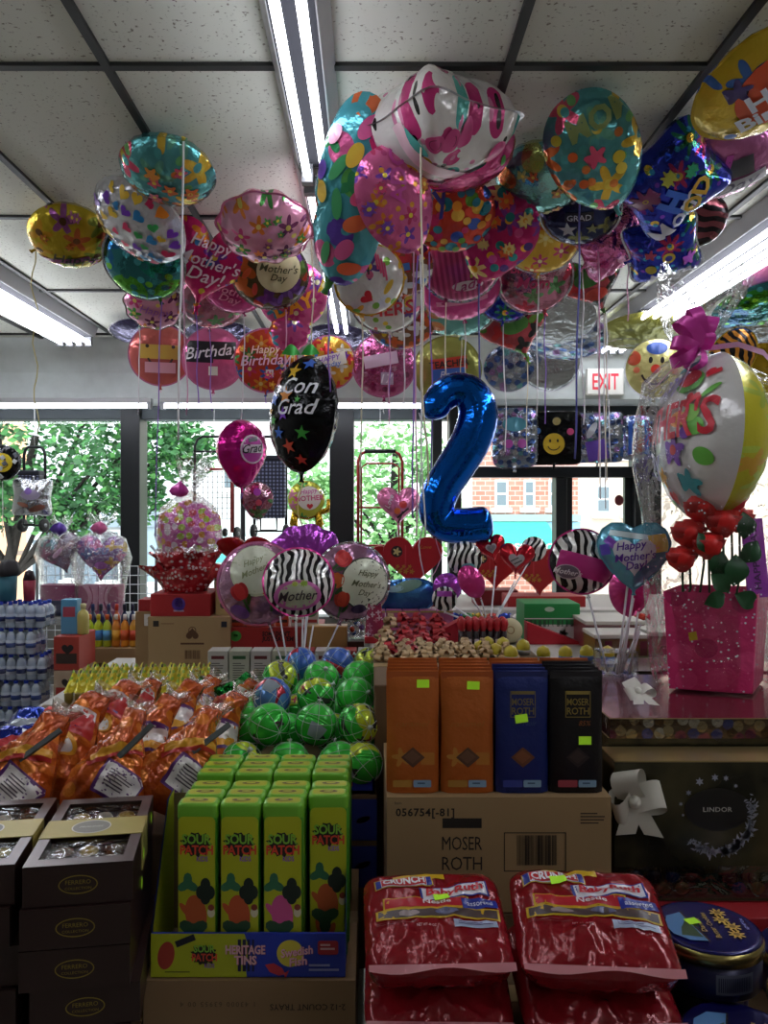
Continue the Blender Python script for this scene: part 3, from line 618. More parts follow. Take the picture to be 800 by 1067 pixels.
B_('shiny green and blue balloon under the white-hearts balloon', 150, 273, 84, 3.42, 30, 30, style='greenblue', t=.42, neck=-40, ribs=[('p', 560)], seam='silver')
B_('pink balloon reading Happy Mothers Day in silver letters, behind the white-hearts balloon', 214, 277, 96, 3.5, 12, 12, shape='heart', style='magenta', t=.34, neck=-90, ribs=[('p', 420)], decs=[('t', 'Happy', .05, .5, .24, 'e9dce6', -4), ('t', "Mother's", .06, .18, .27, 'e9dce6', -4), ('t', 'Day!', .05, -.18, .3, 'e9dce6', -4)] + dec_flowers(6, ['f08a2e', '7a3ab0', '3f8ac8'], 9, .16, .24))
B_('small red-pink lettered balloon tucked under the pink Happy Mothers Day balloon', 243, 298, 66, 3.75, 36, 14, style='pink', t=.4, neck=-60, ribs=[('w', 456)], seam='pinkl', decs=[('t', 'Mother', 0, .1, .3, 'f0b0cc'), ('t', 'Day', 0, -.25, .3, 'f0b0cc')])
B_('pale pink scalloped balloon with flower panels beside the centre tube light', 276, 237, 96, 3.15, 48, 3, shape='scallop', style='pinkfl', t=.55, neck=-10, ribs=[('c', 410)], seam='pinkl', k=10, puck=.2, decs=dec_flowers(9, ['f08a3a', 'd9468c', '7a3a6a', '4a9a4a'], 3, .16, .26))
B_('cream balloon with Mothers Day script above red tulips', 281, 286, 78, 3.55, 26, 6, style='tulip', t=.4, neck=-60, ribs=[('k', 420)], seam='silver', decs=[('o', .22, .28, 1.15, 'd8d3a8', 0), ('t', "Mother's", .22, .38, .2, '4a4a2a'), ('t', 'Day', .25, .12, .19, '4a4a2a')] + [('l', -.6, .1, .5, 'd0582a', 60), ('l', -.35, -.3, .5, 'c03a2a', 90), ('l', .35, -.5, .45, '6a3a9a', 80), ('l', .6, -.35, .4, '7a4aa0', 110)])
B_('pink flower balloon reading Mothers Day in white and orange, below the cream balloon', 305, 308, 72, 3.8, 10, -8, style='pinkday', t=.4, neck=-95, ribs=[('c', 455)], decs=[('t', "Mother's", 0, .3, .28, 'f4f0f4', 14), ('t', 'DAY', 0, -.2, .42, 'f0a02a', 12, 0, .05)])
B_('small pink ruffled balloon hanging under the Mothers Day flower balloon', 302, 345, 42, 3.85, 0, 0, shape='scallop', style='pinkday', t=.5, neck=-90, ribs=[('w', 412)], k=10, puck=.25)
B_('small grey-pink floral balloon lowest under the shiny green balloon', 160, 318, 58, 3.95, 34, 8, shape='scallop', style='pinkfl', t=.42, neck=-110, ribs=[('w', 430)], seam='silver', knot=M('5a8a84', .4), back='silver', decs=[('t', 'Happy', .1, 0, .3, '8a4a9a')] + dec_flowers(5, ['c84a7a', '6a9a5a'], 2))
B_('small pink balloon with clear edge below the pink Happy Mothers Day balloon', 222, 314, 70, 3.95, 40, -6, style='silverpink', t=.42, neck=-100, ribs=[('p', 425)], seam='clear')
# ---- the row hanging in front of the soffit
ROW = 'flat foil balloons in front of the window soffit'
def sof(label, cx, cy, w, style, decs, ribs=(), **k): return balloon(label, cx, cy, w, k.pop('d', 5.1), 4, 0, style=style, t=.22, decs=decs, ribs=ribs, neck=-90, seam=k.pop('seam', 'pinkl'), group=ROW, **k)
sof('pink-rimmed balloon with a yellow face panel, first of the row before the soffit', 167, 370, 62, 'facepink', [('r', 0, .12, 1.3, 'c9a24a', 0), ('o', -.42, .3, .12, '2a2020', 0), ('o', .42, .3, .12, '2a2020', 0), ('smile', 0, .05, .9, '2a2020', 0), ('r', 0, -.4, 1.0, 'dca0b0', 0)], [('k', 408)])
sof('black and pink birthday balloon with white script, second of the row before the soffit', 222, 374, 62, 'pinkblk', [('r', -.05, .3, 1.6, '1c1a1e', 0), ('r', -.45, .05, .9, '24202a', 0), ('t', 'Birthday', 0, .22, .38, 'e8e0e8', 8, .4), ('q', .0, -.38, .3, 'dcd8d0', 0)], [('k', 412)])
sof('red birthday balloon with Happy Birthday script, behind the black star balloon', 277, 376, 64, 'redmulti', [('t', 'Happy', 0, .35, .26, 'f0d8c8', 4, .3), ('t', 'Birthday', 0, 0, .34, 'e8c0d8', 4, .3), ('q', .12, -.38, .24, 'd8e0d8', 0)] + dec_flowers(6, ['4a9a4a', 'e0a02a', 'c83a7a'], 6, .2, .3), [('p', 420)], d=4.7)
sof('small orange party balloon reading Happy Birthday behind the star balloon tip', 343, 378, 54, 'party', [('r', 0, .1, 1.3, 'e8e2d6', 12), ('t', 'HAPPY', 0, .18, .2, '7a3ac0', 12), ('t', 'birthday', 0, -.08, .2, '3a6ac0', 12)], [('p', 440)])
sof('pink balloon with white numerals and swirls, beside the olive badge balloon', 400, 381, 64, 'pinkmet', [('t', '17', .1, -.4, .3, 'e8e0e8'), ('r', -.1, .2, 1.1, 'd8b8d0', 10), ('q', .1, -.4, .4, 'b8a0b8', 0)], [('w', 430)])
sof('olive balloon with a red and blue lettered badge above the blue number', 466, 386, 68, 'olive', [('r', .05, .2, 1.1, 'c8402e', 6), ('t', 'TEACHER', .05, .22, .2, '2a2a2a', 6, 0, .03), ('r', .05, -.1, 1.0, '3f6ac0', 4), ('t', 'Best', .05, -.1, .22, 'dfe6f0', 4)], [('c', 400)], d=5.3, seam='olive')
def flatb(label, cx, cy, w, d, roll, style, ribs=(), hh=.16, tilt=68, decs=()): return balloon(label, cx, cy, w, d, tilt, roll, style=style, t=hh, neck=None, group=BAL, seam='clear', jit=.05, decs=decs)
flatb('dark violet flat balloon against the ceiling above the yellow face balloon', 153, 345, 74, 5.6, 2, 'purpledark')
flatb('dark violet flat balloon against the ceiling above the black and pink birthday balloon', 229, 347, 70, 5.65, 0, 'purpledark')
flatb('dark flat balloon against the ceiling near the far end of the centre tube light', 352, 352, 70, 5.55, 4, 'purpledark')
# ---- the great cluster in the middle
B_('white cushion balloon printed with pink roses, topmost of the middle cluster', 452, 106, 158, 2.38, 66, -5, spin=45, shape='pillow', style='rosew', t=.62, neck=None, puck=.16, k=14, seam='hearts',
   decs=dec_flowers(0, ['c'], 1) + [('o', u, v, s, 'd24a8c', 0) for u, v, s in ((.18, -.3, .24), (.4, -.18, .22), (.6, -.05, .24), (-.5, .5, .24), (-.3, .58, .24), (-.1, .64, .22), (.5, .6, .26))] + [('g', u, v, s, '7a1a4a', 0) for u, v, s in ((.18, -.3, .15), (.4, -.18, .14), (.6, -.05, .14), (-.5, .5, .15), (-.3, .58, .15))] + [('h', -.62, -.42, .34, 'c8246a', 30), ('h', -.28, -.62, .3, 'c8246a', 10), ('l', -.42, -.3, .5, 'e8c02a', -30), ('l', .35, -.6, .55, 'd8a82a', 10), ('l', .5, .25, .4, '4ab0a8', 20), ('l', -.6, .28, .4, '58b8b0', 10), ('t', 'Happy', -.35, -.52, .12, '2a1a1a', 10), ('b', 0, .12, 1.7, 'f2d0dc', 0)])
th = [o for o in COL.objects if o.get('label', '').startswith('white cushion')][0]
m = MB(); q = W(150, 2.38) / 2; m.lathe([(.004, .0), (.02, -.015), (.012, -.03), (.02, -.05), (.004, -.055)], F_['pinkl'](), None, 10); n = m.build('neck', th); n.location = (-.04, -q * .62, -.03)
ribbon(th, (-.04, -q * .62, -.07), 'c', 1.0, .0, .02, .006, 11)
B_('large hot pink balloon under the white rose cushion balloon', 480, 160, 114, 2.62, 62, -10, style='hot', t=.55, neck=-150, ribs=[('k', 560, .006)], decs=[('l', .72, .1, .3, '4aa83a', 80), ('l', .3, -.55, .5, 'd0602a', 15)])
B_('tall light blue balloon printed with coloured eggs beside the tube light', 367, 203, 196, 2.5, 14, 10, yaw=-18, shape='long', style='egg', t=.3, neck=-96, ribs=[('p', 400)], knot=M('3f8a3a', .4), decs=[('e', .12, .72, .26, 'e0609c', 60), ('e', -.22, .58, .22, 'e8a8c4', 60), ('e', .05, .45, .26, 'e8c84a', 70), ('e', .25, .3, .24, 'e8b83a', 50), ('e', -.3, .22, .2, '6a46b0', 80), ('e', .2, .08, .26, 'e05a8c', 40), ('e', -.25, .02, .22, 'e8c03a', 100), ('e', .18, -.2, .28, 'ef7a4a', 30), ('e', .1, -.5, .28, 'e0609c', 60), ('e', .15, -.72, .26, 'ef6a3a', 20), ('l', -.1, .3, .4, '4aa86a', 60), ('l', -.05, -.05, .4, '4aa86a', 100), ('l', -.12, -.6, .36, '4aa86a', 80)])
B_('pink heart balloon with purple flowers lying over the light blue egg balloon', 411, 206, 104, 2.4, 12, -24, yaw=24, shape='drop', style='floral_pink', t=.36, neck=-90, ribs=[('p', 540, .006), ('w', 560)], decs=[('t', 'ADO', .1, .42, .34, 'b03a8c', 60, 0, .03)] + dec_flowers(5, ['7a46b0', 'd9822e', 'c23a6a'], 12, .24, .34, petals=8))
B_('white and yellow balloon with a red heart and Day script below the egg balloon', 385, 292, 72, 2.8, 18, -40, style='white', t=.4, neck=-140, ribs=[('c', 520)], seam='yellowfl', decs=[('h', -.35, -.25, .42, 'd02a3a', 20), ('t', 'Day', -.05, .5, .34, '1a1a1a', 0), ('l', .3, -.4, .6, 'd8b03a', 20)] + [('b', .5, .0 + .14 * i, .5, 'd8507a', 60) for i in range(4)])
B_('red balloon with many coloured dots in the middle of the cluster', 472, 224, 88, 2.85, 30, -8, style='dots', t=.42, neck=-130, ribs=[('p', 530)], decs=dec_shape('o', 26, ['2e8a9c', 'e89a2a', 'd0306a', '3f5ab0', '6aa83a', 'f0c04a'], 31, .16, .24) + [('t', 'y', -.2, .55, .6, '3a3a8a', 20)])
B_('magenta teardrop balloon with cream daisies at the edge of the middle cluster', 519, 238, 84, 2.95, 14, 20, shape='tear', style='magflower', t=.38, neck=-90, ribs=[('d', 470, .007)], decs=dec_flowers(6, ['f3d98a', 'e8622e'], 14, .32, .44, 'e8a02a', 8) + [('t', 'gusl', -.35, .1, .22, 'e8b0cc', 40)])
B_('striped pink balloon with Lady script, under the dotted red balloon', 480, 276, 82, 3.2, 24, -8, style='stripe', t=.4, neck=-120, ribs=[('c', 530, .006)], seam='silver', decs=[('l', .1, -.42, 1.0, 'd8ccd0', -4), ('t', 'Lady', .12, -.42, .3, 'a02a6a', 6, .4), ('l', .25, -.1, .3, 'a8b03a', 70)])
B_('small multicoloured mosaic balloon behind the pink heart balloon', 420, 278, 62, 3.05, 12, 0, style='multi', t=.42, neck=-90, ribs=[('w', 420)], seam='clear', decs=dec_shape('q', 12, ['e0c03a', '3a6ab0', 'f2f2ee', 'd9622e'], 20, .18, .26))
B_('white balloon reading Happy Mothers in red letters, low in the middle cluster', 402, 312, 74, 3.5, 24, 4, style='white', t=.42, neck=-80, ribs=[('k', 440), ('p', 430)], seam='silver', decs=[('t', 'Happy', -.3, .38, .26, '4a3a8a', 8), ('t', "THERS", .0, -.1, .4, 'c82a3a', 8, 0, .03), ('l', .62, .2, .6, 'e0c83a', 80), ('f5', .68, -.25, .3, '5a3a8a', 0), ('h', .1, .52, .2, 'd83a4a', 0)])
B_('clear and brown balloon under the white Happy Mothers balloon', 418, 332, 74, 3.95, 30, 4, style='multi', t=.3, neck=None, seam='clear')
B_('narrow pink balloon under the striped Lady balloon', 480, 304, 82, 3.55, 46, -8, style='pink', t=.36, neck=-90, ribs=[('w', 420)], seam='clear', decs=[('b', 0, .0, 1.3, 'd880a8', 0)])
B_('narrow teal balloon lowest under the striped Lady balloon', 478, 322, 80, 3.9, 46, -4, style='teald', t=.36, neck=-90, ribs=[('c', 400)], seam='silver')
# ---- the cluster at upper right
B_('teal heart balloon with pink and yellow flowers against the ceiling', 617, 148, 116, 2.5, 12, -22, shape='drop', style='teal', t=.5, neck=-90, ribs=[('w', 200)], decs=[('f5', .0, -.05, .42, 'e2567a', 20), ('o', .35, -.25, .22, 'd8c03a', 0), ('o', .32, -.45, .2, 'e0c84a', 0), ('o', -.35, .12, .17, 'e0682e', 0), ('o', -.5, .48, .18, 'c8c03a', 0), ('o', -.35, -.4, .17, 'e0682e', 0), ('t', 'MOM', .3, .5, .36, '8a9a5a', 0, 0, .05)])
B_('round teal balloon with orange flowers beside the teal heart balloon', 563, 180, 94, 2.85, 46, 6, style='teald', t=.5, neck=40, ribs=[('d', 480, .007)], decs=dec_flowers(5, ['d08a5a', 'b8b86a', 'd0622e'], 16, .24, .34))
B_('shiny blue square balloon with Mom lettering and flowers, near the right tube light', 698, 178, 118, 2.72, 34, -34, shape='pillow', style='bluefl', t=.5, neck=-135, ribs=[('p', 200)], puck=.2, k=8, decs=[('f8', -.5, .25, .55, '7a2a5c', 0), ('o', -.5, .25, .1, 'b8983a', 0), ('f8', .0, .35, .3, 'b8b84a', 0), ('f8', .35, .2, .28, '2f9a6c', 0), ('t', 'Mom', -.3, -.42, .42, 'c8c8d8', 32, .3), ('t', 'OD', .2, -.25, .3, 'c8a03a', 34, 0, .05), ('t', 'H', -.15, -.05, .4, '3a6ad0', 30, 0, .08)])
B_('smaller shiny blue square balloon with Mom lettering, touching the right tube light', 690, 258, 84, 3.05, 40, -10, shape='pillow', style='bluefl', t=.5, neck=-170, ribs=[('k', 330)], puck=.2, k=8, seam='silver', decs=[('o', .1, .05, .3, 'c8b03a', 0), ('o', .1, .05, .17, '3a3a9a', 0), ('t', 'Mom', .05, -.5, .36, 'c8c8d8', 6, .3), ('o', -.35, -.2, .26, 'b8a83a', 0), ('f5', -.3, .25, .3, 'b03a5a', 0), ('f5', .55, -.2, .36, 'a04ab0', 0)])
B_('navy graduation balloon with silver stars under the round teal balloon', 604, 220, 82, 3.05, 36, 6, style='navy', t=.45, neck=-60, ribs=[('w', 520), ('k', 480)], seam='silver', decs=[('r', 0, .15, .7, '0e1020', 4), ('t', 'GRAD', 0, .15, .16, 'c8ccd6', 4, 0), ('s', -.25, -.25, .5, 'a8acb0', 10), ('s', .35, -.2, .35, '8a8a5a', 0)])
B_('crumpled metallic pink balloon between the two blue square balloons', 638, 250, 88, 3.2, 36, -24, shape='pillow', style='pinkmet', t=.5, neck=-160, ribs=[('w', 440)], puck=.3, jit=.08)
B_('yellow balloon with orange flowers beside the magenta daisy balloon', 563, 249, 80, 3.3, 30, 4, style='yellowfl', t=.42, neck=-90, ribs=[('w', 430)], seam='silver')
B_('silvery rose-printed balloon under the yellow flower balloon', 556, 288, 78, 3.55, 16, 4, style='silverpink', t=.42, neck=-70, ribs=[('p', 440)], seam='silver', decs=[('t', 'Birthday', -.05, .3, .24, 'c83a6a', 4, .1), ('t', 'Mom', 0, -.05, .3, 'c83a6a', 0)])
B_('heart balloon with green and red melon print under the crumpled pink balloon', 617, 296, 66, 3.6, 16, -22, shape='heart', style='melon', t=.4, neck=-90, ribs=[('c', 500), ('w', 530), ('w', 480)], seam='silver', decs=[('e', -.1, .3, .8, '3f7a34', -8), ('e', 0, -.25, .7, 'b83a2e', -10)])
B_('dark blue balloon with yellow spots behind the magenta daisy balloon', 527, 304, 62, 3.7, 10, 6, style='bluefl', t=.4, neck=-90, ribs=[('w', 470)], seam='silver', decs=[('o', -.1, .4, .25, 'c8b03a', 0), ('o', .4, -.3, .3, 'd0b83a', 0)])
B_('green and red strawberry heart balloon with a clear rim, lowest in the right cluster', 538, 344, 72, 4.1, 16, -20, shape='heart', style='melon', t=.34, neck=-90, ribs=[('c', 470)], seam='clear', decs=[('e', 0, .25, .8, '4a8a3a', 0)])
B_('pink and black panel balloon against the ceiling behind the blue square balloon', 752, 143, 112, 2.8, 58, -10, style='pinkclear', t=.34, neck=None, seam='pinkl', decs=[('q', -.3, .2, .5, '26242a', -10), ('q', .28, .28, .48, '3c3c42', -4), ('b', .0, .2, 1.0, 'c24a9c', 70), ('r', .1, -.25, 1.2, 'b8b4bc', 0), ('t', 'Day', .2, -.25, .34, '4a3a5a', 4, .4)] + dec_shape('o', 0, ['a'], 1))
B_('yellow balloon reading Happy Birthday in the top corner by the frame edge', 800, 62, 150, 2.2, 54, -24, style='yellowhb', t=.34, neck=None, seam='yellowhb', decs=[('o', .1, .15, 1.2, 'd8552e', 0), ('l', .2, -.5, 1.1, '6a3ab0', 10), ('t', 'HAPPY', .35, .28, .32, 'dce4f4', 2, 0, .05), ('t', 'Birthday', .15, -.12, .3, 'dce4f4', 2, 0, .05), ('f5', -.35, .55, .4, '3a2a6a', 0), ('o', -.7, -.3, .16, '3f6ab8', 0)])
B_('black and red streaked foil balloon behind the blue square balloon', 728, 206, 58, 3.3, 26, -30, style='blackred', t=.4, neck=None)
# more foil packed behind the cluster
flatb('flat silver balloon under the silvery rose balloon', 575, 330, 90, 4.2, 6, 'silver', tilt=50)
flatb('flat rainbow foil balloon under the flat silver balloon', 590, 352, 84, 4.6, 2, 'holo', tilt=56)
flatb('crumpled silver foil balloon hanging beside the exit sign', 572, 378, 62, 5.2, 4, 'silver', tilt=20, hh=.3)
flatb('flat holographic balloon behind the top of the blue number', 530, 384, 52, 5.0, -10, 'holo', tilt=20)
flatb('flat green balloon under the ceiling beyond the right tube light', 800, 318, 110, 4.4, -10, 'greenblue', tilt=66)
flatb('flat pink balloon under the ceiling at the frame edge beyond the right tube light', 822, 288, 90, 4.2, -8, 'pinkl', tilt=66)
flatb('flat silver balloon above the flat gold balloon at the frame edge', 788, 348, 100, 4.7, -6, 'silver', tilt=62)
flatb('flat gold balloon at the frame edge behind the tall cellophane gift', 792, 388, 90, 4.5, 0, 'gold', tilt=50)
flatb('flat olive balloon under the far end of the right tube light', 668, 345, 90, 5.2, -4, 'olive', tilt=66)
balloon('yellow clown face balloon with a red nose beside the exit sign', 683, 384, 60, 5.0, 2, 4, style='clown', t=.3, neck=-90, group=ROW, seam='clear', decs=[('o', -.75, .35, .5, 'b8482e', 0), ('o', .72, .3, .4, 'b8482e', 0), ('e', .0, .7, .7, '2f4a8c', 0), ('e', -.18, .3, .22, '1c1a1c', 90), ('e', .2, .3, .22, '1c1a1c', 90), ('o', 0, .0, .32, 'c83a2a', 0), ('smile', 0, -.05, 1.0, '2a1c1c', 0), ('o', -.62, -.05, .22, 'd87a5a', 0), ('o', .62, -.05, .22, 'd87a5a', 0)])
balloon('orange and black winged foil balloon behind the cellophane plume', 762, 372, 60, 3.6, 6, 30, yaw=10, shape='oval', style='orangeblk', t=.3, neck=-90, seam='yellowhb', group=BAL)
# ---- foil hung from the door transom
HANG = 'flat foil balloons hung in the transom window'
def hang(label, cx, cy, w, style, shape, decs, roll=0):
    return balloon(label, cx, cy, w, 6.3, 0, roll, shape=shape, style=style, t=.14, neck=-90, group=HANG, jit=.04, decs=decs, seam='clear')
hang('teal and silver flat balloon in the transom right of the blue number', 536, 456, 62, 'holo', 'bag', [('o', -.2, -.2, .3, 'a84a9c', 0), ('o', .25, -.2, .3, 'a84a9c', 0), ('e', 0, .45, .8, '4a8a9c', 0)])
hang('black square flat balloon with a yellow smiling face in the transom', 577, 457, 55, 'black', 'square', [('o', 0, -.2, .8, 'c9a82e', 0), ('e', -.14, -.08, .13, '1a1a1a', 90), ('e', .14, -.08, .13, '1a1a1a', 90), ('smile', 0, -.2, .5, '1a1a1a', 0), ('o', .6, .25, .26, 'b03a6a', 0), ('o', -.6, .3, .24, '3a6ab0', 0), ('o', .1, .65, .3, '8a7a4a', 0)])
hang('purple and silver flat balloon in the transom below the exit sign', 622, 456, 52, 'holo', 'square', [('q', 0, -.5, .8, '6a4ab0', 10), ('l', -.2, .3, .9, 'b8bcc8', 60)])
hang('blue and silver striped flat balloon in the transom beside the cellophane gift', 664, 456, 46, 'holo', 'bag', [('b', -.3, 0, 1.5, '2f5ab0', 90), ('b', .1, 0, 1.5, '8a7a5a', 90), ('b', .4, 0, 1.5, '2f6ac0', 90)])
# ---- balloons hanging lower
balloon('black congratulations balloon covered in coloured stars, pointed top', 316, 432, 122, 3.15, 0, 6, yaw=-44, shape='oval', style='black', t=.42, neck=-84, group=None, ribs=[('y', 575)], curl=.014, top=1,
   decs=[('s', -.35, .52, .26, 'c23a2a', 10), ('s', -.02, .7, .3, 'd8b02a', 0), ('s', .2, .86, .24, '3a6ac8', 20), ('s', -.05, .28, .32, 'd8862a', 5), ('s', -.35, .2, .26, '2f62c0', 0), ('s', -.05, -.02, .26, '7a3ab8', 10), ('s', -.28, -.15, .2, '4aa84a', 0), ('s', -.12, -.35, .24, '2f62c0', 0), ('s', .1, -.55, .28, 'c2442a', 20), ('s', .35, -.3, .26, '3f9a3a', 0), ('s', -.42, -.0, .16, 'd8a02a', 0), ('s', .22, .24, .14, '3f9a3a', 0), ('s', .28, -.75, .2, 'c23a2a', 0), ('t', 'Con', .2, .47, .27, 'e4e4ea', 6, .3), ('t', 'Grad', .22, .12, .26, 'e4e4ea', 6, .3)])
th = [o for o in COL.objects if o.get('label', '').startswith('black congrat')][0]
m = MB(); GL_ = M('2f9a3a', .3, .4)
for s in (-1, 1): m.grid(lambda u, v: (s * (.0 + .075 * u), -.01 + .03 * (v - .5) * math.sin(u * PI), .02 * math.sin(u * 3) + .05 * (v - .5) * math.sin(u * PI)), 6, 4, GL_)
m.build('leaf', th, loc=(-.01, 0, .235))
balloon('magenta graduation balloon with a round white badge, beside the star balloon', 252, 468, 60, 3.7, 0, 0, yaw=38, shape='tear', style='magsolid', t=.62, neck=-90, ribs=[('p', 520)], decs=[('o', .0, .0, 1.0, 'c8bcc8', 0), ('o', 0, 0, .88, 'b03a98', 0), ('r', 0, .02, .8, 'dcd4dc', 0), ('t', 'Grad', 0, .04, .3, '1a161c', 6, .4), ('r', .0, .33, .4, '2a2230', 10)])
balloon('small pink printed balloon hanging below the magenta graduation balloon', 268, 519, 32, 3.9, 0, 0, shape='tear', style='silverpink', t=.42, neck=-90, ribs=[('w', 545)], seam='silver', decs=[('o', 0, .4, .5, 'b84ac0', 0), ('o', .1, -.3, .4, 'c24a5a', 0)])
t = balloon('yellow and white Mothers Day balloon on a gold base in the window', 319, 520, 38, 5.2, 0, 0, style='lime', t=.35, neck=None, seam='clear', decs=[('o', .15, .05, 1.3, 'e2ddd2', 0), ('t', 'Happy', .15, .4, .26, 'c8469c', 8), ('t', 'MOTHER', .18, .05, .28, 'c8467a', 4, 0, .03), ('h', .2, -.42, .36, 'd0303a', 0)])
m = MB(); GO = F_['gold']()
for s in (-1, 1): m.tube([(s * .07, .02, -.06), (s * .085, .02, -.16), (s * .06, .02, -.24)], [.02, .028, .02], GO, 8)
m.tube([(-.08, .02, -.1), (0, .03, -.12), (.14, .02, -.07), (.145, .02, .0)], [.02, .02, .02, .012], GO, 8); m.build('foil_base', t)
balloon('pink heart balloon printed with red tulips in front of the red cart', 415, 528, 44, 4.6, 0, 0, yaw=10, shape='heart', style='pinkl', t=.42, neck=-90, ribs=[('w', 580)], decs=[('o', -.1, .45, .32, 'c8468c', 0), ('o', .15, .1, .36, 'd03a3a', 0), ('o', -.12, -.2, .3, 'e0703a', 0), ('b', .15, -.3, .7, '2a2a2a', 40), ('b', .05, -.5, .6, '2a2a2a', 70), ('t', 'Love', -.5, .25, .24, 'e4dce4', 70)])
balloon('black and yellow smiley balloon cut off by the frame edge, in the left window', 2, 482, 36, 5.2, 0, 0, style='black', t=.4, neck=-90, ribs=[('w', 560)], seam='silver', decs=[('o', 0, 0, 1.1, 'd8c02a', 0), ('e', .14, .2, .16, '1a1a1a', 90), ('e', -.14, .2, .16, '1a1a1a', 90), ('smile', 0, 0, .7, '1a1a1a', 0)] + dec_shape('q', 10, ['c8ccd0', '5a5f66'], 4, .2, .3))
balloon('silver square cushion balloon hanging before the plaid cart in the left window', 34, 518, 46, 5.3, 0, 2, shape='pillow', style='silver', t=.5, neck=90, puck=.2, k=10, decs=[('e', -.1, .1, .8, '9a90a8', 0), ('o', -.2, .25, .3, '8a6ab8', 0), ('l', .2, -.5, .9, '8a5a4a', 20), ('l', -.4, -.35, .6, '9a6a5a', -20)])
# the big blue figure two
t = thing('number_balloon', 'big shiny blue foil number 2 balloon floating in the middle', 'balloon', P(478, 480, 2.85))
def q2(x, y, dy=0): p = P(x, y, 2.85) - P(478, 480, 2.85); return (p.x, dy, p.z)
path = catmull([q2(457, 437), q2(455, 424), q2(461, 413), q2(474, 406), q2(489, 410), q2(497, 424), q2(497, 441), q2(489, 462), q2(476, 484), q2(463, 504), q2(456, 521), q2(455, 536), q2(464, 546), q2(480, 548), q2(496, 547), q2(505, 546), q2(513, 545)], 7)
n = len(path); rr = []
for i in range(n):
    q = i / (n - 1); r0 = .058 + .014 * min(1, q * 3.0) + .008 * math.exp(-((q - .40) / .14) ** 2) - .004 * math.exp(-((q - .72) / .05) ** 2)
    e = math.sqrt(1 - (1 - i / 7) ** 2) if i < 7 else (math.sqrt(max(0, 1 - (1 - (n - 1 - i) / 9) ** 2)) if n - 1 - i < 9 else 1)
    rr.append(max(.012, r0 * max(e, .12) * (1 + .012 * math.sin(i * 2.7))))
m = MB(); m.tube(path, rr, F_['blue'](), 22, None, .9, up=(0, 1, 0)); m.build('number_skin', t)
tb = MB().tube([q2(444, 428, .0), q2(441, 430, .0), q2(438, 429, .01)], [.012, .008, .014], F_['blue'](), 8, None, .5); tb.build('filling_tab', t)
ribbon(t, q2(441, 430), 'w', .58, .012, .02, .005, 77); ribbon(t, q2(452, 552), 'k', .3, .01, .03, .004, 78)
# ================================================================ DISPLAY TABLES AND CARTONS
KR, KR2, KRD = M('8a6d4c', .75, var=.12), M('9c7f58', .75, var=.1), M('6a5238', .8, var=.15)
GRN = M('a8e02a', .6, 0, .12, name='green_price_sticker')  # sticker paper given a slight glow to look fluorescent
TAPE = M('a58a62', .35)
def table(label, x0, x1, y0, y1, z, mat, name='display_table'):
    cx, cy = (x0 + x1) / 2, (y0 + y1) / 2; t = thing(name, label, 'table', (cx, cy, 0)); a, b = (x1 - x0) / 2, (y1 - y0) / 2
    MB().box(-a, a, -b, b, z - .035, z, mat).build('table_top', t, .003)
    for sx in (-1, 1):
        for sy in (-1, 1): MB().box(sx * (a - .05) - .025, sx * (a - .05) + .025, sy * (b - .05) - .025, sy * (b - .05) + .025, 0, z - .035, DK2).build('leg', t)
    return t
WHT = M('b5b1a8', .5)
table('front display table under the brown gift boxes and sour candy trays', -1.05, -.012, .9, 2.44, .54, WHT)
table('front display table under the red candy bags and blue cookie tins', .0, 1.15, .9, 2.145, .54, WHT)
table('lower display table at the back under the kraft carton and white card boxes', -1.15, -.02, 2.5, 3.62, .80, WHT)
table('higher display table at the back under the gift rosettes and heart boxes', 0.0, 1.8, 2.15, 3.75, 1.075, WHT)

def carton(label, x0, x1, y0, y1, z0, z1, mat=KR, decs=(), rz=0, tape=True, name='cardboard_box', cat='box', group=None):
    cx, cy = (x0 + x1) / 2, (y0 + y1) / 2; t = thing(name, label, cat, (cx, cy, z0), rz, group); a, b, h = (x1 - x0) / 2, (y1 - y0) / 2, z1 - z0
    o = MB(); o.box(-a, a, -b, b, 0, h, mat)
    for g, u, v, s, c, r in decs: o.flat(g, FR(u * a, -b - .0008, h / 2 + v * h / 2, s, r), M(c, .7) if isinstance(c, str) else c)
    o.build('carton', t, .0025)
    if tape:
        MB().box(-a - .0006, a + .0006, -.02, .02, h - .0003, h + .0008, TAPE).build('tape', t)
    return t
carton('brown cardboard carton under the blue and yellow sour candy tray', -.352, -.022, 1.24, 1.62, .542, .758, KR, [(g_text('2-12 COUNT TRAYS', 0, .01, 1), .55, .62, .0095, '2a2018', 180), (g_frame(.2, .1, .003), -.2, -.1, 1, '2a2018', 0), (g_bars(.18, .09, 26), -.2, -.12, 1, '2a2018', 0), (g_text('1 43000 63955 00 4', 0, 0, 1.3), -.3, .66, .008, '55432e', 180)])
carton('brown carton of chocolate bars with a big black brand mark and barcode', .03, .42, 1.385, 1.70, .79, .99, KR2, [(g_text('056754[-81]', 0, .03, 1.1), -.66, .72, .0135, '1c140c', 0), (g_text('Item', 0, 0, 1), -.9, .9, .005, '1c140c', 0), (g_rect(.068, .017), -.33, .55, 1, '1c140c', 0), (g_text('MOSER', 0, .0, .95, 2.9), -.33, .2, .024, '1c140c', 0), (g_text('ROTH', 0, .0, .95, 2.9), -.33, -.15, .024, '1c140c', 0), (g_rect(.066, .003), -.33, -.36, 1, '1c140c', 0),
       (g_frame(.108, .068, .0016), .32, .05, 1, '1c140c', 0), (g_bars(.07, .052, 30, 4), .34, .08, 1, '1c140c', 0), (g_lines(.045, .022, 4, .4), .84, .62, 1, '3a2a1c', 0)], tape=False)
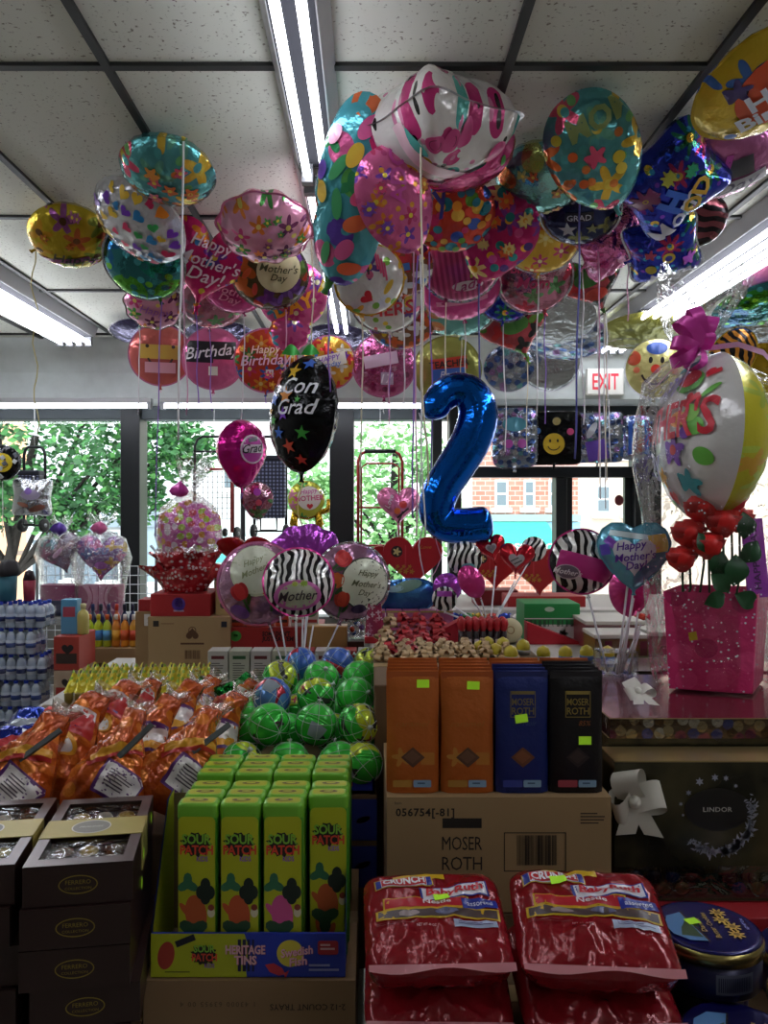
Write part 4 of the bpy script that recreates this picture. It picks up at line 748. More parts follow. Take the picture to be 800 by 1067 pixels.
carton('tall brown carton behind the chocolate bar pouches, under the rosettes', .01, .43, 1.715, 2.14, .542, 1.11, KRD)
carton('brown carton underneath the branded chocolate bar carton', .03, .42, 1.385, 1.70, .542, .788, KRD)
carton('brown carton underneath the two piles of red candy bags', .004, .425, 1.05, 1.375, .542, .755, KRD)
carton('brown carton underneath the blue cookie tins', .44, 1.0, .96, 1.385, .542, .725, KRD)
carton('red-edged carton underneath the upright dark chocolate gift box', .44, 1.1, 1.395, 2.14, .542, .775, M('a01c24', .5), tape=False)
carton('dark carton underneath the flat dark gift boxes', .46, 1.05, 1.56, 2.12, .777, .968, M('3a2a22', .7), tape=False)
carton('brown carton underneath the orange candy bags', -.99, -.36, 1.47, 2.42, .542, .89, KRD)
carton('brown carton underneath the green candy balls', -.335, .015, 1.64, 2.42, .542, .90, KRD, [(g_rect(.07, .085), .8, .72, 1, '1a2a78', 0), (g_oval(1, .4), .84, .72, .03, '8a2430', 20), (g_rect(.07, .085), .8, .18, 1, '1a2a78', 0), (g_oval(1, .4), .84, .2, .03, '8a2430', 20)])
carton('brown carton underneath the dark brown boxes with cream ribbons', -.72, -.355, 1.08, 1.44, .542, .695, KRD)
# ================================================================ FRONT ROW: BROWN CHOCOLATE GIFT BOXES
BR = M('2c1a18', .35, .05, 0, None, .15); BRT = M('5e5150', .28, .3); GOLDL = M('9c8a3c', .35, .5); CREAM = M('b5a65e', .4, .15); CLR = film('window', 'f4f4f4', .10, .5, .08); PRAL = [M('cfc7b4', .4, .3), M('b79a4a', .35, .5), M('5a3a22', .5)]
def choc_box(label, x, y, z, rz, top, group='dark brown chocolate gift boxes'):
    t = thing('chocolate_gift_box', label, 'box', (x, y, z), rz, group); a, b, h = .0755, .13, .057
    m = MB().box(-a, a, -b, b, 0, h - .017 if top else h, BR)
    if top:
        wl = .012    # lid with two window openings, a tray of pralines below
        for x0, x1, y0, y1 in ((-a, -a + .016, -b, b), (a - .016, a, -b, b), (-a + .016, a - .016, -b, -b + .022), (-a + .016, a - .016, b - .022, b), (-a + .016, a - .016, -.03, .03)): m.box(x0, x1, y0, y1, h - .017, h, BR)
        for x0, x1, y0, y1 in ((-a, -a + .016, -b, b), (a - .016, a, -b, b), (-a + .016, a - .016, -b, -b + .022), (-a + .016, a - .016, b - .022, b)): m.add([(x0, y0, h + .0004), (x1, y0, h + .0004), (x1, y1, h + .0004), (x0, y1, h + .0004)], [(0, 1, 2, 3)], BRT)
    m.flat(g_ring(.054, .027, .0016), FR(0, -b - .0006, h / 2), GOLDL); m.flat(g_text('FERRERO', 0, .0, 1, 5.6), FR(0, -b - .0006, h / 2 + .0035, .0062), GOLDL); m.flat(g_text('COLLECTION', 0, .0, 1, 9.5), FR(0, -b - .0006, h / 2 - .0052, .0038), GOLDL)
    m.build('box_body', t)
    if top:
        r = random.Random(int(x * 1e4))
        for i in range(3):
            for j in (-2, -1, 1, 2): MB().lathe([(.0001, .02), (.012, .016), (.017, .007), (.016, 0), (.0001, -.001)], PRAL[r.randrange(3)], UP(-.036 + .036 * i, j * .037 + (.012 if j > 0 else -.012), h - .0165 - .012), 10).build('praline', t)
        MB().add([(-a + .012, -b + .018, h - .003), (a - .012, -b + .018, h - .003), (a - .012, b - .018, h - .003), (-a + .012, b - .018, h - .003)], [(0, 1, 2, 3)], CLR).build('lid_window', t)
        q = MB(); q.box(-a - .001, a + .001, -.034, .034, h + .0003, h + .0016, CREAM); q.box(a + .0002, a + .0014, -.034, .034, 0, h + .0016, CREAM); q.box(-a - .0014, -a - .0002, -.034, .034, 0, h + .0016, CREAM)
        q.flat(g_oval(.06, .052), UP(-.005, 0, h + .002), M('8c8a80', .4)); q.flat(g_ring(.06, .052, .002), UP(-.005, 0, h + .0023), M('d8d4c4', .4)); q.flat(g_text('PRALINES', .2, 0, 1, 6), UP(-.005, .0, h + .0024, .006), M('d8d4c4', .4))
        q.build('ribbon_band', t)
    return t
BX = [('right', -.435, 1.262, 9, 'dark brown gift box with cream ribbon, %s beside the candy tray'), ('left', -.6, 1.25, 9, 'dark brown gift box with cream ribbon, %s at the frame edge')]
NAMES = ['topmost', 'second from top', 'third from top', 'fourth from top', 'fifth from top']
r = random.Random(4)
for side, x, y, rz, lb in BX:
    for k in range(5):
        t = choc_box((lb if k == 0 else lb.replace('with cream ribbon', 'with gold oval')) % NAMES[k], x + (r.uniform(-.004, .008) if k else 0), y + (r.uniform(-.006, .004) if k else 0), .93 - .0585 * k, rz + (r.uniform(-2, 2) if k else 0), k == 0)
        if side == 'right' and k < 3:
            s = MB()
            for yy, zz in ([(.085, .035), (-.02, .02)] if k == 0 else [(-.02, .035)] if k == 1 else []): s.flat(g_poly([(-.009, 0), (0, -.011), (.009, 0), (0, .011)]), RT(.0772, yy, zz), GRN)
            if s.v: s.build('price_sticker', t)
# ================================================================ SOUR CANDY TINS IN THEIR TRAY
YG, LIME, TGR = M('b4b822', .4, .15), M('9ac42e', .35, .2), M('4a9a2c', .35, .2); SBLK, SGR, SRD = M('15180e', .5), M('7fb83a', .5), M('d8452e', .5)
BLUE, YEL = M('1e33a0', .5), M('a9b01e', .55); TRAYK = M('7a684a', .8)
SPL = g_splat(); LEAF = g_flower(3)
def tin(label, x, y, z, c, rz=0):
    t = thing('candy_tin', label, 'tin', (x, y, z), rz, 'tall sour candy tins in the yellow and blue trays'); w, d, h = .0635, .033, .262
    pts = g_round(w, d, .009, 3)[0]; n = len(pts)
    b = MB(); b.add([(px, py, 0) for px, py in pts] + [(px, py, h - .022) for px, py in pts], [tuple(range(n - 1, -1, -1))] + [(i, (i + 1) % n, (i + 1) % n + n, i + n) for i in range(n)], TGR, None, True)
    fz = -d / 2 - .0006
    b.flat(g_round(w - .005, h - .028, .008), FR(0, fz, h / 2 - .006), YG)
    b.flat(SPL, FR(0, fz - .0004, h * .76, .058), SBLK); b.flat(g_text('SOUR', 0, .04, .95, 3.0), FR(0, fz - .0008, h * .79, .0155), SGR); b.flat(g_text('PATCH', 0, .04, .95, 3.6), FR(0, fz - .0008, h * .725, .0145), SRD); b.flat(g_text('KIDS', 0, .02, .95, 2.2), FR(.009, fz - .0008, h * .672, .008), M('8a4ab0', .5))
    b.flat(g_oval(.034, .06), FR(-.001, fz - .0004, h * .34, 1, 8), M(c, .5)); b.flat(g_oval(.018, .04), FR(-.01, fz - .0005, h * .18, 1, 20), M(c, .5)); b.flat(LEAF, FR(-.014, fz - .0005, h * .52, .036, 90), M('2f6a4a', .5)); [b.flat(g_oval(.016, .022), FR(.014 + dx, fz - .0006 - .0001 * k, h * .47 + dz), M('15251c', .5)) for k, (dx, dz) in enumerate(((-.007, 0), (.007, 0), (0, .012), (0, -.008)))]; b.flat(g_oval(.012, .03), FR(.004, fz - .0005, h * .16, 1, -25), M(c, .5)); b.flat(g_oval(.010, .03), FR(-.017, fz - .0005, h * .36, 1, 40), M(c, .5)); b.flat(g_oval(.012, .016), FR(.023, fz - .0005, h * .35), M('d8cdb0', .5)); b.flat(g_oval(.01, .01), FR(.023, fz - .0008, h * .38), M('8a3a2a', .5)); b.flat(LEAF, FR(-.005, fz - .0006, h * .24, .05, 30), M('2a4a30', .5)); b.flat(g_lines(.02, .012, 3), FR(.02, fz - .0005, h * .07), M('40501a', .5))
    b.build('tin_body', t)
    l = MB(); v = []; rows = [(0, h - .0225, 1.03), (1, h - .006, 1.03), (2, h - .0015, .97), (3, h, .86)]
    for _, zz, s in rows: v += [(px * s, py * (1 + (s - 1) * (w / d) * .6), zz) for px, py in pts]
    l.add(v, [(j * n + i, j * n + (i + 1) % n, (j + 1) * n + (i + 1) % n, (j + 1) * n + i) for j in range(3) for i in range(n)], M('6fb030', .35, .2), None, True); l.add([(p[0], p[1], p[2]) for p in v[-n:]], [tuple(range(n))], LIME)
    l.flat(g_round(w * .8, d * .62, .006), UP(0, 0, h + .0004), YG); l.flat(g_oval(.03, .012), UP(0, 0, h + .0008), M('6a5a2a', .5)); l.flat(g_oval(.016, .006), UP(0, 0, h + .0011), M('b8b83a', .5))
    l.build('lid', t); return t
COLN = ['first', 'second', 'third', 'fourth']; CC = ['b8562a', 'b8502a', 'c8508a', 'b84a3a']
def tray(label, x0, x1, y0, y1, z, front):
    t = thing('candy_tray', label, 'tray', ((x0 + x1) / 2, y0, z)); a, d = (x1 - x0) / 2, y1 - y0
    MB().box(-a, a, 0, d, -.0005, .004, TRAYK).build('tray_floor', t)
    for s in (-1, 1):
        m = MB(); pf = [(0, 0), (d, 0), (d, .245), (d * .72, .24), (0, .075 if front else .2)]
        for x, mt in ((s * a, BLUE), (s * (a - .0025), YEL)): m.add([(x, yy, zz) for yy, zz in pf], [(0, 1, 2, 3, 4)], mt)
        m.build('side_wall', t)
    MB().box(-a, a, d - .003, d, 0, .238, TRAYK).build('back_wall', t)
    if front:
        h = .068; m = MB(); m.box(-a, a, -.004, 0, 0, h, BLUE)
        m.flat(g_poly([(-a, -h / 2), (-.002, -h / 2), (-.004, -.012), (.004, .006), (-.006, h / 2), (-a, h / 2)]), FR(0, -.0046, h / 2), YEL); m.flat(g_bars(.03, .05, 4, 6), FR(-.001, -.0049, h / 2, 1, 0), M('1a1a3a', .6))
        m.flat(SPL, FR(-.068, -.0052, h * .52, .048), SBLK); m.flat(g_text('SOUR', 0, .04, .95, 2.9), FR(-.068, -.0056, h * .66, .0115), SGR); m.flat(g_text('PATCH', 0, .04, .95, 3.4), FR(-.068, -.0056, h * .46, .0115), SRD); m.flat(g_text('KIDS', 0, .02, .95, 2.2), FR(-.06, -.0056, h * .27, .007), M('8a4ab0', .5))
        m.flat(g_oval(.026, .044), FR(-.128, -.0052, h * .5, 1, -10), M('a83a2e', .5)); m.flat(g_rect(.032, .01), FR(-.098, -.0052, h * .84, 1, 22), M('20202c', .5)); m.flat(g_lines(.06, .005, 1), FR(-.1, -.0052, h * .1), M('5a5a1a', .5))
        for dx, cc, ly in ((.0006, '9a2a40', .0056), (0, 'd8a8b0', .006)): m.flat(g_text('HERITAGE', 0, .05, 1, 4.6), FR(-.004 + dx, -ly, h * .64 - dx, .0135), M(cc, .5)); m.flat(g_text('TINS', 0, .05, 1, 2.6), FR(-.004 + dx, -ly, h * .4 - dx, .0135), M(cc, .5))
        m.flat(g_oval(.042, .042), FR(.066, -.0052, h * .55), M('c8b83a', .5))
        for dx, cc, ly in ((.0007, '8a1a2a', .0056), (0, 'e0a8b8', .006)): m.flat(g_text('Swedish', .15, .04, 1, 3.9), FR(.076 + dx, -ly, h * .6 - dx, .013, 8), M(cc, .5)); m.flat(g_text('Fish', .15, .04, 1, 2.2), FR(.078 + dx, -ly, h * .37 - dx, .013, 8), M(cc, .5))
        m.flat(g_poly([(-.5, .0), (-.2, .2), (.2, .16), (.38, .02), (.5, .2), (.5, -.2), (.38, -.04), (.2, -.18), (-.2, -.2)]), FR(.044, -.0054, h * .18, .038, -24), M('b8303a', .5)); m.flat(g_round(.032, .022, .004), FR(.125, -.0052, h * .68), M('a01c2c', .5)); m.flat(g_lines(.024, .012, 2, .5), FR(.125, -.0056, h * .68), M('d8b0b0', .5)); m.flat(g_lines(.05, .014, 2, .5), FR(.12, -.0052, h * .2), M('8a90c0', .5))
        m.build('front_panel', t, .001)
    return t
tray('yellow and blue sour candy display tray with heritage tins lettering', -.342, -.038, 1.25, 1.386, .76, True)
tray('second sour candy tray right behind the front one', -.342, -.038, 1.392, 1.53, .76, False)
for tr_, y0 in ((0, 1.272), (1, 1.414)):
    for rw in range(3):
        for c in range(4):
            if tr_ == 0 and rw == 0 and c == 3: continue
            tin('yellow-green sour candy tin, %s column from left, %s row of the %s tray' % (COLN[c], ['front', 'middle', 'rear'][rw], ['front', 'second'][tr_]), -.27 + .0675 * c + .002 * ((rw * 7 + c * 3) % 3 - 1), y0 + .038 * rw, .765, CC[(c + rw) % 4], ((rw * 5 + c) % 3 - 1) * 1.2)
# ================================================================ CHOCOLATE BAR POUCHES
def pouch(label, x, y, z, kind, stick):
    base = {'o': 'b86024', 'b': '1c2a6c', 'k': '151114'}[kind]; bm_ = M(base, .34, .3, 0, (40., .35, .008))
    t = thing('chocolate_bar', label, 'chocolate bar', (x, y, z), 0, 'upright pouches of chocolate bars'); w, h = .046, .214
    def prof(u, v):     # flat-bottomed pouch, crimped at the top
        zz = v * h; th = .0135 * min(1, (1 - v) * 2.2) ** .6 * (.75 + .25 * min(1, v * 6)); return zz, th
    m = MB()
    for s in (-1, 1): m.grid(lambda u, v: ((u * 2 - 1) * w * (1 + .01 * math.sin(v * 9)), s * prof(u, v)[1] * (1 - abs(u * 2 - 1) ** 8 * .9) + .001 * math.sin(v * 20) * (v > .9), prof(u, v)[0]), 8, 12, bm_)
    m.flat(g_rect(2 * w, .012), FR(0, -.0028, h * .965), M({'o': 'a8501e', 'b': '1a245c', 'k': '181418'}[kind], .4))
    f = -.0146
    gl = M({'o': 'b8822e', 'b': '8a7a4a', 'k': '9a8440'}[kind], .4, .3)
    if kind == 'o': m.flat(g_text('caramel', .35, 0, 1, 5.4), FR(0, f - .0002, h * .575, .011), M('b06a26', .4)); m.flat(g_flower(5), FR(-.02, f, h * .3, .036, 30), M('b87a2e', .4)); m.flat(g_rect(.024, .022), FR(.026, f, h * .29, 1, 0), M('b8742a', .4))
    else: m.flat(g_frame(.044, .046, .0012), FR(0, f, h * .735), gl); m.flat(g_rect(.04, .006), FR(0, f - .0001, h * .83), gl); m.flat(g_text('MOSER', 0, .01, .95, 3.1), FR(0, f - .0002, h * .755, .0125), gl); m.flat(g_text('ROTH', 0, .01, .95, 3.1), FR(0, f - .0002, h * .68, .0125), gl); m.flat(g_text('85%' if kind == 'k' else 'Noir', .3, 0, 1), FR(.012, f - .0002, h * .58, .009), M('8a4a20' if kind == 'k' else '3a4a7a', .4))
    m.flat(g_poly([(-.021, 0), (0, -.018), (.021, 0), (0, .018)]), FR(0, f - .0004, h * .3), M({'o': '5a3a2a', 'b': '6a3c22', 'k': '2a1c1c'}[kind], .4)); m.flat(g_poly([(-.015, 0), (0, -.012), (.015, 0), (0, .012)]), FR(-.001, f - .0008, h * .305), M({'o': '6c4a36', 'b': '7e4a2a', 'k': '3a2a28'}[kind], .3))
    m.flat(g_round(.034, .0125, .002), FR(-.018, f - .0002, h * .085), M({'o': 'a8782e', 'b': '2e3a8a', 'k': '9a3a44'}[kind], .5)); m.flat(g_round(.031, .0125, .002), FR(.0165, f - .0003, h * .085), M('7f9cb4', .5)); m.flat(g_lines(.02, .004, 1, .6), FR(.018, f - .0006, h * .085), M('34506a', .5))
    m.build('pouch', t)
    if stick: MB().flat(g_rect(.022, .0145), FR(stick[0], f - .0016 - (.0 if stick[1] < .8 else -.006), h * stick[1], 1, stick[2]), GRN).build('price_sticker', t)
    return t
KN = {'o': 'orange', 'b': 'dark blue', 'k': 'black'}
for c, (kind, st) in enumerate([('o', (.018, .90, 0)), ('o', (.01, .885, -2)), ('b', (-.003, .62, 8)), ('k', (.012, .44, 0))]):
    for rw in range(5):
        k2 = 'o' if (kind == 'b' and rw > 2) or (kind == 'k' and rw == 4) else kind
        cn = ['leftmost', 'second', 'third', 'rightmost'][c]
        pouch('%s chocolate bar pouch, %s column, %s' % (KN[k2], cn, ['front row with green price sticker', 'second row', 'third row', 'fourth row', 'rear row'][rw]), .076 + .0965 * c + .0015 * rw, 1.412 + .0285 * rw, .991, k2, st if rw == 0 else ((-.01, .93, -6) if rw == 2 and c == 0 else None))
# ================================================================ RED CANDY BAGS
SH['brick'] = O_fn(lambda a: superell(a, 9, 1.18, 1.))
REDF = foil('84121c', .05, .22, .22)
def candybag(label, x, y, z, rz, front, R_=.086, jit=.09, seed=1):
    t = thing('candy_bag', label, 'candy bag', (x, y, z), rz, 'red bags of assorted chocolate bars')
    L = Lens(R_, 'brick', .26, 3.4, .5, .10, 16, jit, seed); L.body(REDF, rings=16, nphi=120, back_t=2.5)
    if front:
        NV, WH_, RD, YB = '1e2c8c', 'd8d4dc', 'b01a2a', 'c8a01e'
        geo = lambda w, h: fine(g_rect(w, h), .1)
        D = lambda g, u, v, c, rot=0, lay=1: L.decal(([(x * 1.8, y * 1.35) for x, y in g[0]], g[1]), u * 1.8, v * .98 - .06, 1, M(c, .3), rot, lay, .1)
        X = lambda g, u, v, s, c, rot=0, lay=1: L.decal(([(x * 1.3, y) for x, y in g[0]], g[1]), u * 1.8, v * .98 - .06, s * 1.38, M(c, .3), rot, lay, .1)
        D(g_rect(.5, .10), -.12, .86, YB, 4); D(g_rect(.56, .17), -.27, .72, YB, 4, 1); D(g_rect(.54, .15), -.27, .72, NV, 4, 2); D(g_rect(.44, .15), -.27, .72, WH_, 4, 3); D(g_rect(.43, .13), -.27, .72, 'c0242e', 4, 4)
        X(g_text('CRUNCH', .0, .05, 1, 4.4), -.27, .725, .092, 'e4e0e6', 4, 6)
        D(g_rect(.66, .2), .2, .47, NV, 8, 2); D(g_rect(.62, .17), .2, .47, WH_, 8, 3); X(g_text('BabyRuth', .15, .05, 1, 5.6), .2, .475, .10, 'c0202e', 8, 6)
        D(g_rect(.8, .16), -.08, .23, YB, 0, 1); D(g_rect(.77, .13), -.08, .23, RD, 0, 2); X(g_text('Nestle', .0, .03, 1, 4.2), .02, .24, .062, 'e0d4d8', 0, 5)
        D(g_rect(.34, .14), .42, .22, NV, 6, 3); X(g_text('assorted', .1, .02, 1, 3.6), .42, .22, .07, 'c8c8e0', 6, 5)
        D(g_rect(1.14, .15), .02, .02, YB, 0, 1); D(g_rect(1.10, .11), .02, .02, '4a3a3a', 0, 2); D(g_oval(.2, .09), -.25, .02, '9a8a8a', 0, 3); D(g_oval(.22, .08), .1, .03, '5a5a7a', 0, 3)
        D(g_rect(.4, .10), .35, -.2, 'a8b0c8', 3, 2); D(g_lines(.34, .05, 2, .4), .36, -.2, '4a3a6a', 3, 4); X(g_text('NET WT 40 OZ', 0, 0, 1, 5), -.1, -.24, .035, 'd0b0b4', 0, 3); D(g_lines(.4, .05, 2, .3), -.35, -.17, '6a0c14', 0, 3)
        L.decal(g_rect(.26, .13), .12 if front == 1 else -.42, .26 if front == 1 else .56, 1, GRN, 10, 9)
    o = L.mb.build('bag_skin', t); o.rotation_euler = (rad(-71), 0, 0)
    m = MB(); m.grid(lambda u, v: ((u * 2 - 1) * R_ * 1.14, -R_ * .975 - .009 * v, .004 * math.sin(u * 9 + seed) * v - .010 - .004 * v), 14, 2, M('b8767c', .3)); m.build('seal', t); return t
candybag('red bag of assorted chocolates, top of the pile beside the sour candy tray', .094, 1.142, .899, 2, 1, seed=3)
candybag('red bag of assorted chocolates, top of the pile beside the blue tins', .316, 1.142, .899, -4, 2, .092, .10, 9)
candybag('red bag under the top one, pile beside the sour candy tray', .095, 1.142, .822, -1, 0, seed=5)
candybag('red bag under the top one, pile beside the blue tins', .314, 1.142, .822, 2, 0, .092, seed=14)
# ================================================================ BLUE COOKIE TINS
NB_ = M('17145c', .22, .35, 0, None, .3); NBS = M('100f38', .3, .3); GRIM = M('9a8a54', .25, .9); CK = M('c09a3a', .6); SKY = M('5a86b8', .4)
def cookie(label, x, y, z, rz, sticker=False):
    t = thing('cookie_tin', label, 'tin', (x, y, z), rz, 'round blue cookie tins'); r_ = .076
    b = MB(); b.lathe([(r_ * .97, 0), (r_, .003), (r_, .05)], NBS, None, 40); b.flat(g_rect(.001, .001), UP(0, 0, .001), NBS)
    b.grid(lambda u, v: ((r_ + .0006) * math.sin((u - .5) * .75), -(r_ + .0006) * math.cos((u - .5) * .75), .012 + .028 * v), 8, 1, M('5a5e70', .5))
    for i in range(18):
        a = -.33 + i * .037; b.grid(lambda u, v: ((r_ + .001) * math.sin(a + u * .017), -(r_ + .001) * math.cos(a + u * .017), .016 + .02 * v), 1, 1, NBS)
    b.build('tin_body', t)
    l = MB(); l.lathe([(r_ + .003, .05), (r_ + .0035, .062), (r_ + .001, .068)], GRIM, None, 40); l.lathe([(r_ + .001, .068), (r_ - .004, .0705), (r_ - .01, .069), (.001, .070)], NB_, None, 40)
    up = lambda x, y, s=1, q=0, k=0: UP(x, y, .0708 + .0003 * k, s, q)
    l.flat(g_poly([(-.02, -.04), (-.02, .042), (-.045, .035), (-.06, .012), (-.06, -.014), (-.045, -.034)]), up(0, 0), SKY); l.flat(g_poly([(-.022, -.03), (-.022, .02), (-.04, .0), (-.05, -.02)]), up(0, 0, k=1), M('3f5238', .5)); l.flat(g_rect(.0025, .086), up(-.019, 0, k=1), GRIM)
    l.flat(g_text('Danish', .1, .03, 1, 5), up(-.008, .002, .0075, 80, 1), M('a88a3a', .4)); l.flat(g_text('Butter Cookies', .1, .03, 1, 9), up(.006, .0, .008, 80, 1), M('a88a3a', .4)); l.flat(g_text('NET WT 12 oz', 0, .0, 1, 6), up(.058, -.005, .005, 80, 1), M('b0b4d0', .4))
    for i in range(4): l.flat(g_flower(8), up(.03 + .006 * (i % 2), -.03 + .02 * i, .026, 0, 1 + i), CK); l.flat(g_oval(.009, .009), up(.03 + .006 * (i % 2), -.03 + .02 * i, 1, 0, 2 + i), M('7a5a1e', .6))
    l.build('lid', t)
    if sticker: MB().flat(g_rect(.02, .016), UP(-.016, .012, .0725, 1, 8), GRN).build('price_sticker', t)
cookie('round blue cookie tin with a green price sticker, on top of the tin pile', .505, 1.195, .797, 8, True)
cookie('round blue cookie tin under the stickered one, at the back', .51, 1.25, .7265, 20)
cookie('round blue cookie tin at the bottom edge, in front of the stickered tin', .492, 1.052, .7265, -25)
cookie('round blue cookie tin cut off by the frame edge, nearest the camera on the pile', .60, 1.028, .797, 60)
cookie('round blue cookie tin under the cut-off one, by the frame edge', .662, 1.045, .7265, 10)
cookie('round blue cookie tin at the frame edge behind the pile, below the dark gift box', .70, 1.26, .7265, 35)
# ================================================================ DARK TRUFFLE GIFT BOXES
def darkmat():
    m, nt, b = newmat('dark_glossy_card'); L = nt.links.new; tc = N(nt, 'ShaderNodeTexCoord'); n_ = N(nt, 'ShaderNodeTexNoise', i_Scale=7., i_Detail=3.); r_ = N(nt, 'ShaderNodeValToRGB')
    r_.color_ramp.elements[0].position = .35; r_.color_ramp.elements[0].color = lin('1e1e17'); r_.color_ramp.elements[1].position = .75; r_.color_ramp.elements[1].color = lin('625a3c')
    L(tc.outputs['Object'], n_.inputs[0]); L(n_.outputs[0], r_.inputs[0]); L(r_.outputs[0], b.inputs['Base Color']); b.inputs['Metallic'].default_value = .4; b.inputs['Roughness'].default_value = .22
    return m
DKC = darkmat(); GEDGE = M('b8a070', .32, .8); SIL = M('a2a4b4', .4, .3); RIB = M('cdc8ba', .45); TR = [M('16264e', .25, .5), M('14341f', .25, .5), M('5a4420', .25, .5), M('4a1418', .25, .5), M('20202e', .25, .5)]
t = thing('truffle_gift_box', 'upright dark gift box with silver snowflake swirl and cream satin bow', 'box', (.678, 1.45, .777))
a, h = .232, .253; zw = .062
m = MB(); m.box(-a, a, .012, .085, 0, h, DKC)
m.prism([(-a, zw), (-.1, zw - .012), (.05, zw - .010), (a, zw + .006), (a, h), (-a, h)], 0, .012, DKC); m.box(-a, a, 0, .012, 0, .006, DKC); m.box(-a, a, -.0012, .085, h, h + .0025, GEDGE)
F0 = -.0008
m.flat(g_oval(.12, .078), FR(-.045, F0, h * .66), M('141210', .35)); m.flat(g_text('LINDOR', 0, .005, 1.05, 6.2), FR(-.045, F0 - .0004, h * .66, .0085), M('c8c4bc', .4))
r = random.Random(6)
for i in range(150):
    q = r.random(); ang = rad(-135 + 155 * q); rx, rz_ = .066, .072
    px_, pz_ = -.047 + rx * math.cos(ang), h * .64 + rz_ * math.sin(ang); s = .006 + .010 * (math.sin(q * PI))
    m.flat(g_poly([(-.5, 0), (0, .16), (.5, 0), (0, -.16)]), FR(px_ + r.gauss(0, .005), F0 - .0004, pz_ + r.gauss(0, .004), s * 1.2, r.uniform(0, 180)), SIL)
for x, z, s in ((-.078, .86, .016), (-.05, .89, .014), (-.03, .885, .011), (-.098, .78, .011), (-.112, .70, .008), (-.012, .83, .008), (-.108, .62, .006)): m.flat(g_star(6, .5), FR(x, F0 - .0004, h * z, s), SIL)
m.build('box_body', t)
r = random.Random(9)
for i in range(26): MB().lathe([(.0001, -.013), (.008, -.010), (.0125, -.003), (.0125, .003), (.008, .010), (.0001, .013)], TR[r.randrange(5)], UP(-a + .022 + (i % 13) * .0345 + (.017 if i > 12 else 0), .0055, .02 + (.022 if i > 12 else 0)) @ Matrix.Diagonal((1.2, .35, 1, 1)), 10).build('truffle', t)
MB().add([(-a, -.0005, .006), (a, -.0005, .006), (a, -.0005, zw + .004), (-a, -.0005, zw)], [(0, 1, 2, 3)], CLR).build('box_window', t)
def bow(parent, loc, s, mat, name='bow', rz=0, tails=((-.25, -1.0), (.6, -1.05)), loops=((-.2, .95, 90), (.75, .25, -10))):
    m = MB()
    for ang, ln in ((105, .95), (200, .7), (10, .9)):
        c, n_ = math.cos(rad(ang)), math.sin(rad(ang)); pts = []
        for i in range(13):
            q = i / 12; e = math.sin(q * PI); pts.append((c * ln * s * e - n_ * s * .18 * math.sin(2 * PI * q), -.18 * s * math.sin(q * 2 * PI) - .12 * s * e, n_ * ln * s * e + c * s * .18 * math.sin(2 * PI * q)))
        m.strip(pts, s * .8, mat, (-n_, .35, c))
    for tx, tz in tails: m.strip([(0, -.1 * s, 0), (tx * .4 * s, -.16 * s, tz * .4 * s), (tx * s, -.1 * s, tz * s)], s * .6, mat, (1, 0, -.3 * tx))
    m.lathe([(.001, -.2 * s), (.16 * s, -.14 * s), (.2 * s, 0), (.16 * s, .14 * s), (.001, .2 * s)], mat, UP(0, -.16 * s, 0), 10)
    return m.build(name, parent, loc=loc)
bow(t, (-.2, -.004, .185), .06, RIB)
FLB = 'flat dark gift boxes with cream ribbon'
for k in range(3):
    z = .97 + .0395 * k; y0 = 1.555 - .012 * k; x0, x1 = .462, 1.05
    t = thing('flat_gift_box', 'flat dark gift box with gold edge and cream ribbon, %s behind the upright box' % ['third down', 'second down', 'topmost'][k], 'box', ((x0 + x1) / 2, y0, z), 0, FLB); a = (x1 - x0) / 2
    m = MB(); m.box(-a, a, 0, .39, 0, .0375, DKC if k < 2 else pat('boxside', '5a4a3a', [(45., .7, 0, ['8a7a5a', '6a3a4a', '4a4a7a', '9a9488', '4a3a2a'], None)], .7)); m.box(-a - .001, a + .001, -.001, .391, .0375, .0392, GEDGE)
    m.add([(-a, 0, .0394), (a, 0, .0394), (a, .39, .0394), (-a, .39, .0394)], [(0, 1, 2, 3)], M('8a4450', .12, .75))  # pink reflection of the gift bag put into the top's base colour
    m.build('box_body', t)
    q = MB(); q.add([(.04 + .07 * k, -.0018, -.0), (.09 + .07 * k, -.0018, 0), (.13 + .07 * k, -.0018, .039), (.08 + .07 * k, -.0018, .039)], [(0, 1, 2, 3)], RIB)
    if k == 2: q.add([(.13 + .07 * k, -.001, .0402), (.08 + .07 * k, -.001, .0402), (.18 + .05, .2, .0402), (.23 + .05, .2, .0402)], [(0, 3, 2, 1)][:1], RIB)
    q.build('ribbon_band', t)
t = thing('flat_gift_box', 'flat gift box with a white ribbon bow, behind the black chocolate pouches', 'box', (.75, 1.96, .97), 0); MB().box(-.29, .28, 0, .16, 0, .118, DKC).box(-.291, .281, -.001, .161, .118, .1192, M('b8a8a4', .15, .7)).build('box_body', t, .002)
t2 = thing('satin_bow', 'white satin bow lying beside the black chocolate pouches', 'bow', (.545, 1.62, 1.0935)); bow(t2, (0, 0, .022), .036, M('d8d4ca', .45), 'loops').rotation_euler = (rad(-60), 0, 0)
